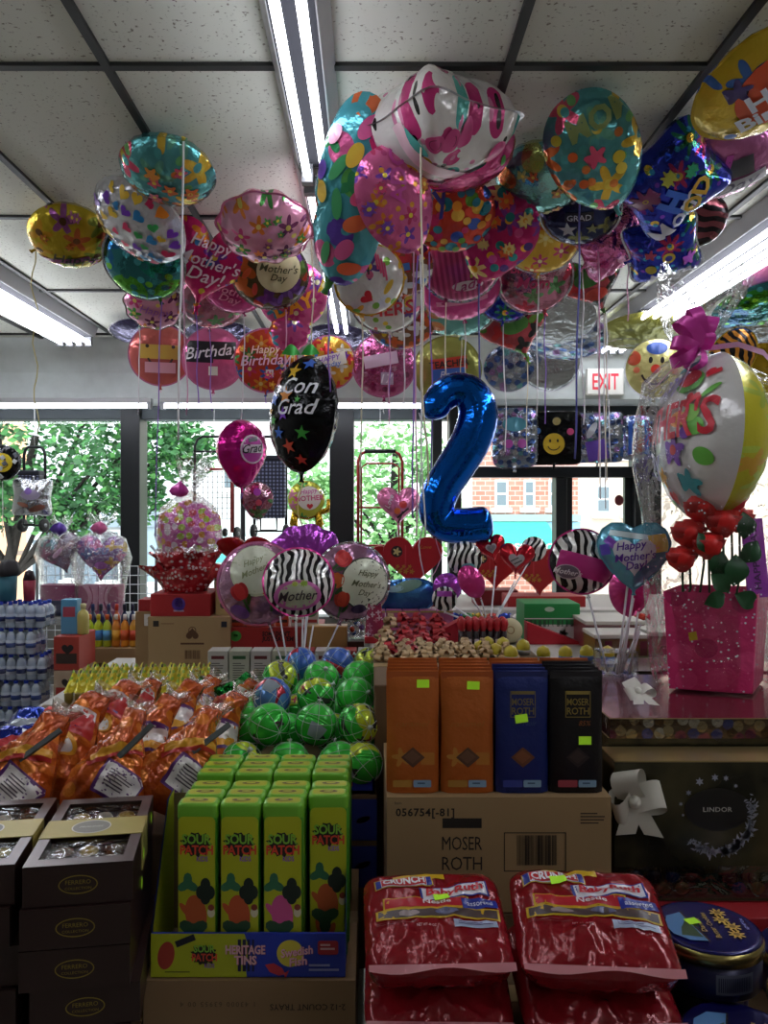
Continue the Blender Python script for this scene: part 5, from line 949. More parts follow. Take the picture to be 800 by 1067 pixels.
# ================================================================ ORANGE CANDY BAGS
ORC = pat('orange_candy', 'b8521c', [(34., .62, 0, ['d0702a', 'a84414', 'd87a2a', 'c05a1e'], None)], .15, .18, .5)
ORD_ = foil('b8501c', .2, .16, .5); CLRB = film('bag', 'f6efe8', .22, .8, .1, body=.05, bodycol='d8a080'); GCLIP = M('3a3f3c', .5)
PUR, OYEL, OWH, ORED = '5a2a6a', 'd89a2a', 'd8d0cc', 'b02a2a'
def candy_cone(label, px, py, d, w, hh, rx, rz, roll, var, clip):
    p = P(px, py, d); hz = W(hh, d); t = thing('candy_bag', label, 'candy bag', p, rz, 'orange bags of sweets tied at the top')
    Rr = hz / 2 * 1.06; L = Lens(Rr, 'cone', .5, 2.2, .6, .12, 13, .16, 5 + px * .37)
    L.body(ORC, ORD_, rings=11, nphi=72)
    D = lambda g, u, v, c, rot=0, lay=1, mx=.09: L.decal(fine(g, .1), u, v, 1, M(c, .3, .1), rot, lay, mx)
    if var == 0:     # white label panel with printed lines
        D(g_rect(.72, .56), .26, -.42, PUR, -14, 1); D(g_rect(.64, .48), .28, -.42, OWH, -14, 2); D(g_lines(.42, .3, 6, .4), .28, -.42, '4a3a44', -14, 4); D(g_rect(.9, .14), .05, .12, OYEL, 30, 3); D(g_rect(.9, .07), .05, .0, ORED, 30, 4)
    elif var == 1:   # purple and white swoosh
        D(g_rect(1.1, .34), .1, -.06, OWH, 38, 2); D(g_rect(1.15, .09), .02, .10, PUR, 38, 3); D(g_rect(1.1, .16), .16, -.28, OYEL, 38, 3); D(g_rect(1.1, .06), .2, -.38, PUR, 38, 4); D(g_text("Mother's", .3, .03, 1, 5.) if False else g_rect(.3, .2), .2, -.6, OWH, 10, 2); D(g_lines(.24, .14, 4, .4), .2, -.6, '4a3a44', 10, 4)
    else:            # red and white top with yellow window arc
        D(g_rect(.8, .5), .0, .2, ORED, 20, 2); D(g_rect(.7, .16), .0, .42, OWH, 24, 3); D(g_oval(.5, .4), .2, -.2, OYEL, 0, 2); D(g_oval(.36, .28), .22, -.22, OWH, 0, 3); D(g_rect(.62, .06), .02, .05, PUR, 20, 3)
    B = Matrix.Rotation(rad(rx), 3, 'X') @ Matrix.Rotation(rad(roll), 3, 'Y')
    o = L.mb.build('bag_skin', t); o.rotation_euler = B.to_euler()
    f = MB(); f.grid(lambda u, v: (Rr * (.1 + .16 * v) * math.cos(u * 2 * PI) * 1.2, Rr * (.06 + .1 * v) * math.sin(u * 2 * PI) + .012 * math.sin(u * 25), Rr * (.9 + .28 * v)), 20, 4, CLRB); q = f.build('gathered_top', t); q.rotation_euler = B.to_euler()
    if clip:
        c = MB(); c.box(-.005, .005, -.003, .003, -.3 * Rr, .45 * Rr, GCLIP); q = c.build('tag_strip', t); q.location = B @ Vector((.03 * clip, -Rr * .5, Rr * .25)); q.rotation_euler = (B @ Matrix.Rotation(rad(28 * clip), 3, 'Y')).to_euler()
    return t
OB = [(28, 800, 1.52, 98, 118, -38, -6, 18, 0, 1, 'orange sweet bag with grey tag strip, frontmost at the frame edge'), (122, 795, 1.50, 86, 112, -34, 4, 14, 0, 1, 'orange sweet bag with grey tag strip, front row behind the cream-ribboned box'),
 (196, 792, 1.53, 84, 116, -38, 8, 24, 0, 1, 'orange sweet bag with grey tag strip, front row beside the sour candy tray'), (72, 772, 1.70, 86, 108, -42, -4, 22, 2, 0, 'orange sweet bag with red label, second row at the frame edge side'),
 (150, 772, 1.72, 84, 104, -40, 0, 26, 1, 0, 'orange sweet bag with purple and white swoosh, middle of the second row'), (222, 768, 1.74, 78, 104, -42, 6, 30, 1, 0, 'orange sweet bag with purple and white swoosh, second row beside the green balls'),
 (108, 752, 1.96, 78, 98, -46, 0, 26, 2, 0, 'orange sweet bag with red label, third row below the yellow lollies'), (178, 752, 1.98, 76, 96, -44, 0, 24, 1, 0, 'orange sweet bag, third row in front of the first green foil wrapper'),
 (240, 748, 2.0, 66, 92, -44, 0, 30, 2, 0, 'orange sweet bag with red label, third row beside the green balls'), (142, 742, 2.2, 70, 76, -46, 0, 20, 2, 0, 'orange sweet bag at the rear of the pile below the yellow lollies'), (204, 738, 2.22, 64, 76, -46, 0, 24, 1, 0, 'orange sweet bag at the rear of the pile between the green foil wrappers')]
for a in OB: candy_cone(a[10], *a[:10])
GF = foil('1c7a34', .75, .16, .5)
for px, py, w, ro, lb in [(192, 734, 62, 38, 'shiny green foil candy wrapper, nearest the yellow lollies'), (240, 726, 56, 42, 'shiny green foil candy wrapper, middle one of three'), (274, 722, 46, 44, 'shiny green foil candy wrapper, beside the green balls')]:
    t = thing('foil_wrapped_candy', lb, 'candy', P(px, py, 2.28), 0, 'green foil wrappers behind the orange bags'); L = Lens(W(w, 2.28) * .55, 'cone', .5, 2.2, .6, .2, 11, .24, px * .1); L.body(GF, rings=10); L.decal(g_rect(.6, .3), .1, -.55, 1, M('c8ccc8', .3, .4), 10, 2)
    o = L.mb.build('wrapper', t); o.rotation_euler = (rad(-34), 0, 0); o.rotation_euler = (Matrix.Rotation(rad(-30), 3, 'X') @ Matrix.Rotation(rad(ro), 3, 'Y')).to_euler()
SH['slab'] = O_fn(lambda a: superell(a, 6, 1., .72))
for px, py, d, ww, rz, lb, cols in [(30, 788, 1.80, 120, 12, 'blue and red snack bag lying flat at the frame edge, nearer one', ('1c2c8c', 'b02a30', 'c8ccd4')), (48, 768, 2.05, 110, -8, 'blue and silver snack bag lying behind the other snack bag', ('1e3a9c', 'a8b0b8', 'c03a34')), (110, 762, 2.3, 80, 4, 'red and white snack bag behind the orange bags at the frame edge side', ('8a2a34', 'c8c4c8', '22348c'))]:
    t = thing('snack_bag', lb, 'snack bag', P(px, py, d), rz, 'flat snack bags behind the orange bags'); L = Lens(W(ww, d) / 2, 'slab', .3, 2.6, .6, .1, 15, .16, px); L.body(foil(cols[0], .5, .18, .45), rings=10)
    for k, (u, v, w2, h2, c, ro) in enumerate([(-.2, .15, .9, .22, cols[1], 20), (.3, -.1, .7, .2, cols[2], 26), (.1, .4, .5, .16, cols[2], 10)]): L.decal(fine(g_rect(w2, h2), .1), u, v, 1, M(c, .3, .3), ro, 1 + k)
    o = L.mb.build('bag_skin', t); o.rotation_euler = (rad(-66), 0, 0)
# ================================================================ GREEN CANDY BALLS IN NETS
BG = pat('ballgreen', '34b83a', [(17., .72, 0, ['b0cc2a', '34b83a', '34b83a', 'c0d03a'], None), (30., .30, 4, ['34b83a', 'a03a4a', '34b83a', '34b83a', '3a3a3a'], None)], .12, .25, .1); BRB = pat('ballred', 'b82a3a', [(16., .75, 0, ['3a5ab8', 'b82a3a', '5a8ac8', 'b82a3a'], None)], .12, .25, .1)
BGR, BRD2, NET, PANEL = M('34c03a', .28, .1), M('3a62b8', .28, .1), M('b4beba', .4), M('8a98a0', .5)
def ball_proto(label, loc, mats, rot):
    t = thing('candy_ball', label, 'candy ball', loc, 0, 'netted candy balls in the tray'); r_ = .045
    m = MB(); pr = [(r_ * math.sin(PI * i / 14), -r_ * math.cos(PI * i / 14)) for i in range(15)]; pr[0] = (.0001, -r_); pr[-1] = (.0001, r_)
    m.lathe(pr[:8], mats[0], None, 28); m.lathe(pr[7:], mats[1], None, 28); m.lathe([(r_ * 1.0, -.0022), (r_ * 1.03, 0), (r_, .0022)], mats[1], None, 28)
    m.grid(lambda u, v: tuple(Vector((math.sin(u * .9 - .45) * math.cos(v * .7 - .9), -math.cos(u * .9 - .45) * math.cos(v * .7 - .9), math.sin(v * .7 - .9))) * (r_ + .0006)), 6, 5, PANEL)
    m.build('ball_shell', t).rotation_euler = rot
    n = MB()
    for k in range(4):
        a = PI * k / 4; n.tube([(1.02 * r_ * math.cos(2 * PI * i / 24) * math.cos(a), 1.02 * r_ * math.cos(2 * PI * i / 24) * math.sin(a), 1.02 * r_ * math.sin(2 * PI * i / 24)) for i in range(24)], .0006, NET, 4, None, 1, False, True)
    for zz in (-.02, .012, .03): q = math.sqrt(r_ * r_ - zz * zz) * 1.02; n.tube([(q * math.cos(2 * PI * i / 20), q * math.sin(2 * PI * i / 20), zz) for i in range(20)], .0006, NET, 4, None, 1, False, True)
    n.lathe([(.001, r_ * .98), (.004, r_ * 1.04), (.002, r_ * 1.12), (.006, r_ * 1.2)], NET, None, 8)
    n.build('net', t).rotation_euler = (rot[0] + .5, rot[1] - .4, rot[2]); return t
tr = thing('ball_tray', 'blue cardboard tray under the green netted candy balls', 'tray', (-.16, 1.645, .902)); m = MB(); m.box(-.165, .17, 0, .76, 0, .006, TRAYK)
for bx in ((-.165, .17, 0, .004, 0, .05), (-.165, -.161, 0, .76, 0, .05), (.166, .17, 0, .76, 0, .05), (-.165, .17, .756, .76, 0, .05)): m.box(*bx, BLUE)
m.flat(g_rect(.05, .02), FR(.1, -.0006, .025), M('b8303a', .5)); m.flat(g_text('FISH', 0, .03, 1, 2.6), FR(.1, -.001, .025, .01), M('d8c0c8', .5)); m.build('carton', tr)
r = random.Random(12); bi = 0
RW = [(1.675, .954, [-.27, -.165, -.065, .005 - .04 + .02], 'front'), (1.735, 1.02, [-.215, -.115, -.02], 'second'), (1.82, .975, [-.275, -.18, -.085, -.005], 'third'), (1.88, 1.045, [-.23, -.13, -.035], 'fourth'), (1.96, .985, [-.27, -.175, -.08, .0], 'fifth'), (2.03, 1.055, [-.225, -.12, -.025], 'sixth'), (2.12, .99, [-.26, -.165, -.07, .0], 'seventh'), (2.18, 1.062, [-.19, -.09, .0], 'eighth'), (2.28, 1.0, [-.24, -.14, -.04], 'ninth')]
for y, z, xs, nm in RW:
    for k, x in enumerate(xs):
        red = (nm, k) in (('eighth', 0), ('eighth', 1), ('fourth', 0), ('ninth', 1), ('second', 0 + 9))
        ball_proto('%s netted candy ball, %s from the left in the %s tray row' % ('red and blue' if red else 'green', ORD[k], nm), (x + r.uniform(-.004, .004), y, z), (BRB, BRD2) if red else ((BG, BGR) if (bi % 3) else (BG, BG)), (r.uniform(-1.6, 1.2), r.uniform(-.8, .8), r.uniform(0, 6)))
        bi += 1
# ================================================================ YELLOW LOLLIES AND THE LEFT BACK
LY = pat('lollyyellow', 'c8b82e', [(70., .5, 0, ['8aa83a', 'c8b82e', '3a3a2a', 'e0d86a'], None)], .2, .2, .4); CUP = M('8a7434', .4, .4)
carton('low brown tray carton under the yellow wrapped lollies', -.985, -.53, 2.505, 2.75, .802, .862, KR2, tape=False)
for rw in range(2):
    for i in range(13):
        x = -.955 + .0325 * i + .012 * rw; y = 2.53 + .1 * rw; t = thing('wrapped_lolly', 'yellow wrapped lolly in a gold cup, %s from the left in the %s row' % (ORD[i], ['front', 'back'][rw]), 'lolly', (x, y, .863), 0, 'yellow wrapped lollies on the low tray')
        MB().lathe([(.006, 0), (.0135, .012), (.015, .035), (.011, .04)], CUP, None, 10).build('cup', t)
        m = MB(); m.grid(lambda u, v: ((.017 + .006 * math.sin(u * 19 + i) * v) * math.cos(2 * PI * u) * (1 - .25 * v * v), .012 * math.sin(2 * PI * u) + .07 * v, .038 + .05 * v + .012 * math.sin(u * 12.6) * v), 14, 5, LY); m.build('wrapper', t)
t = carton('big plain kraft carton with a printed crest and barcode', -.852, -.535, 3.06, 3.36, .802, 1.066, M('a98c62', .75, var=.06), [(g_heart(), .08, .52, .05, '5a3a20', 180), (g_ring(1, 1, .1), .08, .6, .03, '5a3a20', 0), (g_rect(.09, .007), .08, .22, 1, '5a3a20', 0), (g_bars(.06, .034, 18), .08, -.1, 1, '5a3a20', 0), (g_lines(.09, .02, 3), .08, -.42, '5a3a20', 0) if False else (g_lines(.09, .02, 3, .4), .08, -.42, 1, '5a3a20', 0), (g_rect(.022, .022), -.8, .8, 1, '2a241e', 0), (g_rect(.05, .003), -.52, .8, 1, '7a5a3a', 0), (g_rect(.022, .022), .85, .78, 1, '1e2230', 0)])
carton('red box with a round purple badge on top of the kraft carton', -.845, -.615, 3.07, 3.3, 1.0665, 1.152, M('a82226', .5), [(g_oval(1, 1), -.05, .1, .052, '4a2a8a', 0), (g_ring(1, 1, .12), -.05, .2, .03, 'e4dce8', 0), (g_text('S', 0, .06, 1), -.05, .2, .018, 'e4dce8', 0), (g_rect(.04, .006), -.05, -.5, 1, 'c8b8d8', 0)], tape=False)
carton('pale yellow printed box standing beside the red badge box', -.6, -.54, 3.1, 3.28, 1.0665, 1.2, M('b8a06a', .5), [(g_flower(5), 0, .2, .05, 'c87a3a', 0), (g_oval(1, 1), .1, -.4, .03, '3a3a3a', 0), (g_rect(.05, .015), 0, .75, 1, '8ab04a', 0)], tape=False)
carton('kraft box with a white price card beside the dark window post', -1.0, -.87, 3.4, 3.52, .802, 1.04, KR2, [(g_rect(.08, .05), .2, .7, 1, 'd8d8d8', 0), (g_text('2.50', 0, .02, 1), .2, .7, .022, '3a3a3a', 0)], tape=False)
carton('small red box on the kraft box with the price card', -.99, -.875, 3.41, 3.51, 1.0405, 1.09, M('a8252a', .5), tape=False)
# red tissue sweet basket
def crumple(m, r0, r1, z0, z1, mat, sd, amp=.25, n=40, cx=0, cy=0, rows=5):
    m.grid(lambda u, v: (cx + (r0 + (r1 - r0) * v) * (1 + amp * nz(u % 1 * 0 + math.cos(2 * PI * u) * 2.2 + sd, math.sin(2 * PI * u) * 2.2, v * 2) * v * 1.4) * math.cos(2 * PI * u), cy + (r0 + (r1 - r0) * v) * (1 + amp * nz(math.cos(2 * PI * u) * 2.2 + sd, math.sin(2 * PI * u) * 2.2, v * 2) * v * 1.4) * math.sin(2 * PI * u), z0 + (z1 - z0) * v + .03 * nz(math.cos(2 * PI * u) * 4 + sd, math.sin(2 * PI * u) * 4, 3) * v), n, rows, mat, None, True)
t = thing('sweet_basket', 'round sweet basket in red and white crinkled wrap on the red badge box', 'gift basket', (-.735, 3.18, 1.153))
MB().lathe([(.05, 0), (.075, .03), (.08, .055)], M('c8c4be', .5), None, 20).build('bowl', t)
WRP = film('wrap', 'ffffff', .14, .9, .08, scale=30.)
RW_ = pat('redwrap', 'b83038', [(75., .55, 0, ['e8d8d8', 'b83038', 'd87a7a', 'b83038'], None)], .3, .2, .5)
m = MB(); crumple(m, .085, .15, -.002 + .004, .10, RW_, 2, .3); crumple(m, .08, .135, .03, .15, RW_, 7, .4); crumple(m, .07, .11, .05, .17, WRP, 5, .4); m.build('crinkled_wrap', t)
r = random.Random(3); cc = ['2f9a3a', 'c02a34', 'd8d4d0', '6a3a2a', '2a2a2a', 'd8b03a']
for i in range(14): MB().lathe([(.001, -.016), (.014, -.008), (.017, 0), (.014, .008), (.001, .016)], M(cc[i % 6], .25, .3), UP(r.uniform(-.055, .055), r.uniform(-.07, .02), .07 + r.uniform(0, .05)), 10).build('sweet', t)
# cellophane gift with lime and pink filling
def plume(m, z0, z1, r0, r1, mat, sd, dx=0): m.grid(lambda u, v: (dx * v + (r0 + (r1 - r0) * v) * (1 + .4 * nz(math.cos(2 * PI * u) * 3 + sd, math.sin(2 * PI * u) * 3, v)) * math.cos(2 * PI * u), (r0 + (r1 - r0) * v) * .7 * math.sin(2 * PI * u), z0 + (z1 - z0) * v + .03 * v * math.sin(u * 31 + sd)), 28, 5, mat)
t = thing('gift_basket', 'tall clear wrapped gift of lime and magenta shreds behind the red sweet basket', 'gift basket', P(196, 582, 3.9)); t.location.z = .802
carton('plain carton supporting the tall lime and magenta wrapped gift', t.location.x - .13, t.location.x + .13, 3.78, 4.02, 0, .80, KRD)
m = MB(); m.lathe([(.05, .0), (.07, .2), (.1, .42), (.13, .52), (.12, .64), (.06, .7), (.001, .72)], pat('shreds', 'd860b0', [(26., .6, 0, ['b8d04a', 'd860b0', 'e8c8e0', 'd83a5a', 'a8c83a', 'e8a03a'], None)], .3, .25, .6), None, 20, True, lambda a, z: 1 + .5 * nz(math.cos(a) * 2.5, math.sin(a) * 2.5, z * 12)); m.build('filling', t)
m = MB(); m.lathe([(.06, 0), (.09, .2), (.125, .42), (.155, .55), (.13, .68), (.03, .76)], WRP, None, 26, True, lambda a, z: 1 + .12 * nz(math.cos(a) * 3, math.sin(a) * 3, z * 8)); plume(m, .76, .93, .03, .09, WRP, 3, .03); m.build('clear_wrap', t)
MB().lathe([(.001, -.03), (.03, -.02), (.04, 0), (.03, .02), (.001, .05)], M('c0349a', .3, .2), UP(-.03, -.03, .76), 9, True, lambda a, z: 1 + .4 * math.sin(a * 4)).build('bow', t)
# cleaning bottles
tx, ty = P(115, 0, 4.2).x, 4.2
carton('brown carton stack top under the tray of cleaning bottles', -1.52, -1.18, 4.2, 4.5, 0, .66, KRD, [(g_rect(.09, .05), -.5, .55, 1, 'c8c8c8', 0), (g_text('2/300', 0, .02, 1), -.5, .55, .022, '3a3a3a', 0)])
carton('open kraft tray holding the cleaning bottles', -1.53, -1.17, 4.19, 4.5, .662, .74, KR2, tape=False)
def bottle(label, x, y, z, h, rr, body, capc, cat='bottle', group='cleaning bottles in the kraft tray', name='cleaning_bottle', lab=None):
    t = thing(name, label, cat, (x, y, z), 0, group); m = MB(); m.lathe([(rr * .9, 0), (rr, h * .04), (rr, h * .62), (rr * .8, h * .72), (rr * .38, h * .8), (rr * .38, h * .84)], M(body, .3), None, 14)
    if lab: m.lathe([(rr * 1.02, h * .2), (rr * 1.02, h * .52)], M(lab, .5), None, 14)
    m.build('bottle_body', t); MB().lathe([(rr * .5, h * .84), (rr * .5, h * .97), (rr * .4, h)], M(capc, .4), None, 12).build('cap', t); return t
for i, (c, k, l, nm) in enumerate([('b8d02e', 'd87a2e', '5a9ac8', 'lime bottle with blue label'), ('c8d82e', 'c8b02e', '4a8ac8', 'lime bottle with pale blue label'), ('b8cc3a', 'd8602e', '5aa0d0', 'lime bottle with orange cap'), ('d8842a', 'd8d8d0', 'e8b03a', 'amber bottle with white cap'), ('e0902a', 'e0d8d0', 'd8602e', 'amber bottle with red label'), ('d8982e', 'd8d0c8', 'c84a2a', 'golden amber bottle'), ('a8d03a', 'd8d8d8', 'e8e03a', 'bright green bottle with yellow label')]):
    bottle('%s in the kraft tray, %s from the left' % (nm, ORD[i]), -1.49 + .047 * i, 4.24, .742, .17, .022, c, k, lab=l)
for i, (c, k) in enumerate([('1c2050', '20306a'), ('20245c', '1c2040'), ('22285c', '3a3a6a'), ('d0602a', 'c8342a'), ('1c2454', '20203a'), ('1e2c5c', '2a2a4a'), ('283070', '20306a'), ('c8602a', 'd86a34')]):
    bottle('%s bottle in the back row of the kraft tray, %s from the left' % ('orange-red' if c[0] in 'dc' else 'dark blue', ORD[i]), -1.5 + .043 * i, 4.32, .742, .215, .02, c, k)
for k in range(4): carton('red and black soda carton, %s of the stack beside the water packs' % ['bottom', 'second', 'third', 'top'][k], P(60, 0, 3.9).x, P(82, 0, 3.9).x + .02, 3.85, 4.08, .2 + .165 * k - (.2 if k == 0 else 0), .2 + .165 * k + .163, M('a83a2e' if k % 2 else 'b8a088', .55), [(g_rect(.1, .05), 0, -.3, 1, 'a8302a' if k % 2 == 0 else '3a2a24', 0), (g_heart(), .1, .2, .06, '2a2220', 0)], tape=False, group='soda cartons stacked beside the water')
t = thing('spray_box', 'light blue box standing on the soda cartons beside the water packs', 'box', (P(66, 0, 3.9).x + .02, 3.95, .8585)); MB().box(-.04, .04, -.03, .03, 0, .17, M('5a9ac0', .5)).flat(g_rect(.06, .05), FR(0, -.0305, .11), M('b04a5a', .5)).build('box_body', t, .002)
bottle('pale yellow squeeze bottle beside the light blue box', P(78, 0, 3.9).x + .03, 3.93, .8585, .15, .028, 'c8bc6a', 'd8d09a', group=None)
# bottled water packs
WB, WL, WC = film('water', 'dfeaf4', .12, .3, .05, body=.35, bodycol='c4d6e8'), [M('e6ecf2', .4), M('3a5cae', .4), M('2a3c7c', .4), M('3a9a4a', .4)], M('1e3cb8', .4)
WTR = M('ccd8e4', .15, 0, 0, None, .3); me0 = None
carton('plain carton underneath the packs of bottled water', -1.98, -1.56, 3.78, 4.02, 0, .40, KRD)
for k in range(5):
    ox = -.01 * k if k % 2 else .012; t = thing('water_pack', 'shrink-wrapped pack of small water bottles, %s of the stack of five' % ['bottom', 'second from bottom', 'middle', 'second from top', 'topmost'][k], 'water pack', (-1.77 + ox, 3.9, .4005 + .126 * k), -4 + 3 * (k % 3), 'packs of bottled water stacked by the window')
    for i in range(8):
        for j in range(3):
            m = MB(); m.lathe([(.021, 0), (.0235, .006), (.0235, .07), (.02, .09), (.009, .104), (.009, .108)], WTR, None, 10); m.lathe([(.0239, .024), (.0239, .066)], WL[0], None, 10); m.lathe([(.024, .03 if (i + j) % 2 else .04), (.024, .052)], WL[3 if (k == 3 and i < 4) else 1 + (i + k) % 2], None, 10); m.lathe([(.011, .107), (.011, .122), (.001, .123)], WC, None, 9)
            m.build('bottle', t).location = (-.172 + .049 * i, -.049 + .049 * j, 0)
    m = MB(); m.box(-.197, .197, -.0745, .0745, -.0002, .09, film('shrink', 'f6f8ff', .06, .6, .08)); m.build('shrink_wrap', t)
t = thing('tub', 'teal tub on top of the water packs at the frame edge', 'tub', P(8, 620, 3.9)); t.location.z = 1.028; MB().lathe([(.04, 0), (.045, .12)], M('2f6a7a', .5), None, 16).build('tub_body', t)
MB().lathe([(.046, .12), (.05, .15), (.035, .19), (.001, .2)], M('1c1a22', .6), None, 12, True, lambda a, z: 1 + .25 * math.sin(3 * a)).build('dark_lid', t)
t = thing('tub', 'dark red tub beside the teal tub on the water packs', 'tub', P(21, 622, 3.9) + Vector((0, .0, 0))); t.location.z = 1.028; t.location.x += .045; MB().lathe([(.026, 0), (.03, .1)], M('9a2a44', .5), None, 14).build('tub_body', t); MB().lathe([(.031, .1), (.02, .14), (.001, .15)], M('2a1c24', .6), None, 10).build('dark_lid', t)
# ================================================================ BACK TABLE, MIDDLE
for i, (c, lb) in enumerate([('c4c2b8', 'white'), ('b8bca8', 'white and green'), ('c8c6be', 'white'), ('b4b8a0', 'white and green'), ('a8262c', 'red'), ('c4c2ba', 'white'), ('b8302e', 'red'), ('b8b4ac', 'grey white')]):
    x = -.545 + .077 * i; dd = [(g_lines(.046, .1, 12, .35), 0, -.1, 1, '4a4a48' if c[0] != 'a' else 'd8a8a0', 0), (g_rect(.046, .012), 0, .72, 1, '2a5a34' if 'green' in lb else '6a2a2a', 0)]
    if 'red' in lb: dd += [(g_oval(1, 1), 0, .1, .045, '2a1a1a', 0), (g_oval(1, 1), 0, .15, .03, 'd8c8b0', 0)]
    carton('%s printed card box, %s of the row behind the green balls' % (lb, ORD[i]), x - .036, x + .036, 2.86, 2.94, .802, .972, M(c, .55), dd, tape=False, name='card_box', group='card boxes in a row behind the green balls')
carton('red carton with black slogan Dont Just Eat Em and a green face mark', -.555, -.185, 3.08, 3.3, .802, 1.022, M('a02420', .5), [(g_text("SOME DON'T", .1, .05, 1, 6.4), .05, .78, .017, '1a1010', 0), (g_text("JUST EAT 'EM", .1, .05, 1, 7.2), .08, .58, .017, '1a1010', 0), (g_oval(1, .9), -.8, .7, .045, '3a8a34', 0), (g_oval(1, .5), -.8, .72, .02, '1a1a1a', 0)], tape=False)
for i in range(6): carton('%s candy packet standing in the slogan carton, %s of six' % (['orange and red', 'white and red'][i > 3], ORD[i]), -.54 + .058 * i, -.49 + .058 * i, 3.1, 3.14, 1.0235, 1.105, M('b8401e' if i < 4 else 'c0bcb0', .4), [(g_oval(1, .6), 0, .2, .04, 'd8902a' if i < 4 else '4a7a4a', 20), (g_rect(.04, .012), 0, -.5, 1, '3a1a10' if i < 4 else 'a83a34', 0)], tape=False, name='candy_packet', group='candy packets standing in the slogan carton')
carton('kraft carton behind the white balloon sticks, lower of two', -.24, -.09, 2.98, 3.06, .802, .95, KR2); carton('kraft carton behind the white balloon sticks, upper of two', -.235, -.085, 2.985, 3.06, .9515, 1.04, M('b0884e', .7))
carton('dark brown box beside the kraft cartons behind the tulip balloons', -.08, -.022, 2.98, 3.12, .802, .93, M('3a2018', .5), tape=False); carton('dark brown gift box under the silver sweet bag', -.082, -.02, 2.98, 3.12, .9315, .985, M('4a2a20', .45), tape=False)
t = thing('sweet_bag', 'clear bag of silver and blue wrapped sweets behind the tulip balloons', 'sweet bag', (-.05, 3.05, .987)); m = MB(); m.lathe([(.03, 0), (.04, .05), (.036, .1), (.01, .13), (.02, .15)], WRP, None, 16, True, lambda a, z: 1 + .1 * math.sin(5 * a)); m.build('clear_bag', t)
r = random.Random(8)
for i in range(12): MB().lathe([(.001, -.012), (.01, -.005), (.01, .005), (.001, .012)], M(['3a5aa0', 'a8aab8', 'c84a3a', '7a3aa0', 'c8c8d0'][i % 5], .2, .6), UP(r.uniform(-.02, .02), r.uniform(-.02, .02), .018 + .008 * i), 8).build('sweet', t)
PK, PKT = M('a8527e', .45), M('8a7a3a', .4, .4)
for i in range(5):
    x = .025 + .057 * i; carton('pink candy box with a gold top edge, %s of five in a row' % ORD[i], x - .027, x + .027, 2.66, 2.72, 1.0765, 1.142, PK, [(g_rect(.052, .006), 0, .93, 1, '9a8a44', 0), (g_oval(1, .5), 0, -.1, .03, 'b8688e', 0)], tape=False, name='candy_box', group='pink candy boxes in a row')
RLACE = pat('lace', 'a03a5a', [(60., .5, 4, ['d8b8c8', 'a03a5a', 'c87a94'], None)], .2)
t = thing('lace_bag', 'pink lace-printed gift bag at the end of the pink boxes', 'gift bag', (.015, 2.44, 1.0765)); m = MB(); m.grid(lambda u, v: (.03 * math.cos(2 * PI * u) * (1 - .3 * v * v), .02 * math.sin(2 * PI * u), .11 * v + .008 * math.sin(u * 19) * v), 20, 6, RLACE); m.build('bag_body', t); MB().box(-.03, .03, -.022, .022, 0, .02, M('b0202a', .5)).build('bag_base', t)
# heart boxes
HR, HRG = M('a81a20', .35, .1), M('b8923a', .3, .7)
def heart_box(label, px, d, wpx, z, dec=True, roll=0):
    s = W(wpx, d); x = P(px, 0, d).x; t = thing('heart_box', label, 'heart box', (x, d, z), roll, 'red heart-shaped chocolate boxes'); hp = [(a * s * 1.03, b * s) for a, b in heart_pts(44)]; lo = min(b for a, b in hp); hp = [(a, b - lo) for a, b in hp]
    MB().prism(hp, .006, .05, M('8a1218', .4)).build('box_base', t, .002)
    m = MB(); c = sum(b for a, b in hp) / len(hp); m.prism([(a * 1.03, c + (b - c) * 1.03 + .0) for a, b in hp], -.014, .012, HR)
    if dec:
        for k in range(9): m.flat(g_flower(5), FR((-.3 + .035 * k) * s, -.0148, c + (-.18 + .05 * math.sin(k * 2.1)) * s, .05 * s * (1 + k % 3 * .5)), HRG)
        m.flat(g_oval(), FR(-.28 * s, -.0146, c + .12 * s, .2 * s), M('2a1210', .5)); m.flat(g_flower(5), FR(-.28 * s, -.015, c + .12 * s, .15 * s), M('c8b87a', .4)); m.flat(g_text('Love', .4, 0, 1, 3.4), FR(.22 * s, -.0148, c + .2 * s, .06 * s), HRG); m.flat(g_rect(.05, .9), FR(-.13 * s, -.0144, c + .0, .5 * s), M('c03a44', .3, .2))
    m.build('lid', t, .003); return t
HZ = 1.0765
heart_box('big red heart chocolate box below the pink tulip heart balloon', 430, 3.3, 60, HZ + .075)
carton('red box propping up the big red heart chocolate box', .09, .28, 3.28, 3.4, HZ, HZ + .073, M('7a1418', .5), tape=False)
heart_box('red heart chocolate box half hidden behind the tulip balloon', 384, 3.42, 46, HZ + .075, False); carton('red box propping up the half-hidden heart chocolate box', -.0 + .001, .085, 3.4, 3.5, HZ, HZ + .073, M('7a1418', .5), tape=False)
heart_box('red heart chocolate box standing on the red riser near the zebra balloon', 562, 3.1, 54, HZ + .07); carton('red riser box under the heart chocolate box near the zebra balloon', .53, .83, 3.06, 3.2, HZ, HZ + .068, M('b01c22', .45), tape=False)
heart_box('red heart chocolate box behind the small red heart balloons', 516, 3.35, 50, HZ + .065); carton('dark red box under the heart box behind the small red hearts', .44, .62, 3.32, 3.44, HZ, HZ + .063, M('7a1418', .5), tape=False)
t = thing('heart_cushion', 'red puffed heart box lying above the card boxes beside the tulip balloons', 'heart box', P(256, 576, 3.5)); L = Lens(.12, 'heart', .3); L.body(foil('a01a20', .3)); put_decals(L, [('f5', 0, .1, .2, 'c8a03a', 0)]); L.mb.build('cushion_body', t).rotation_euler = (rad(50), 0, 0)
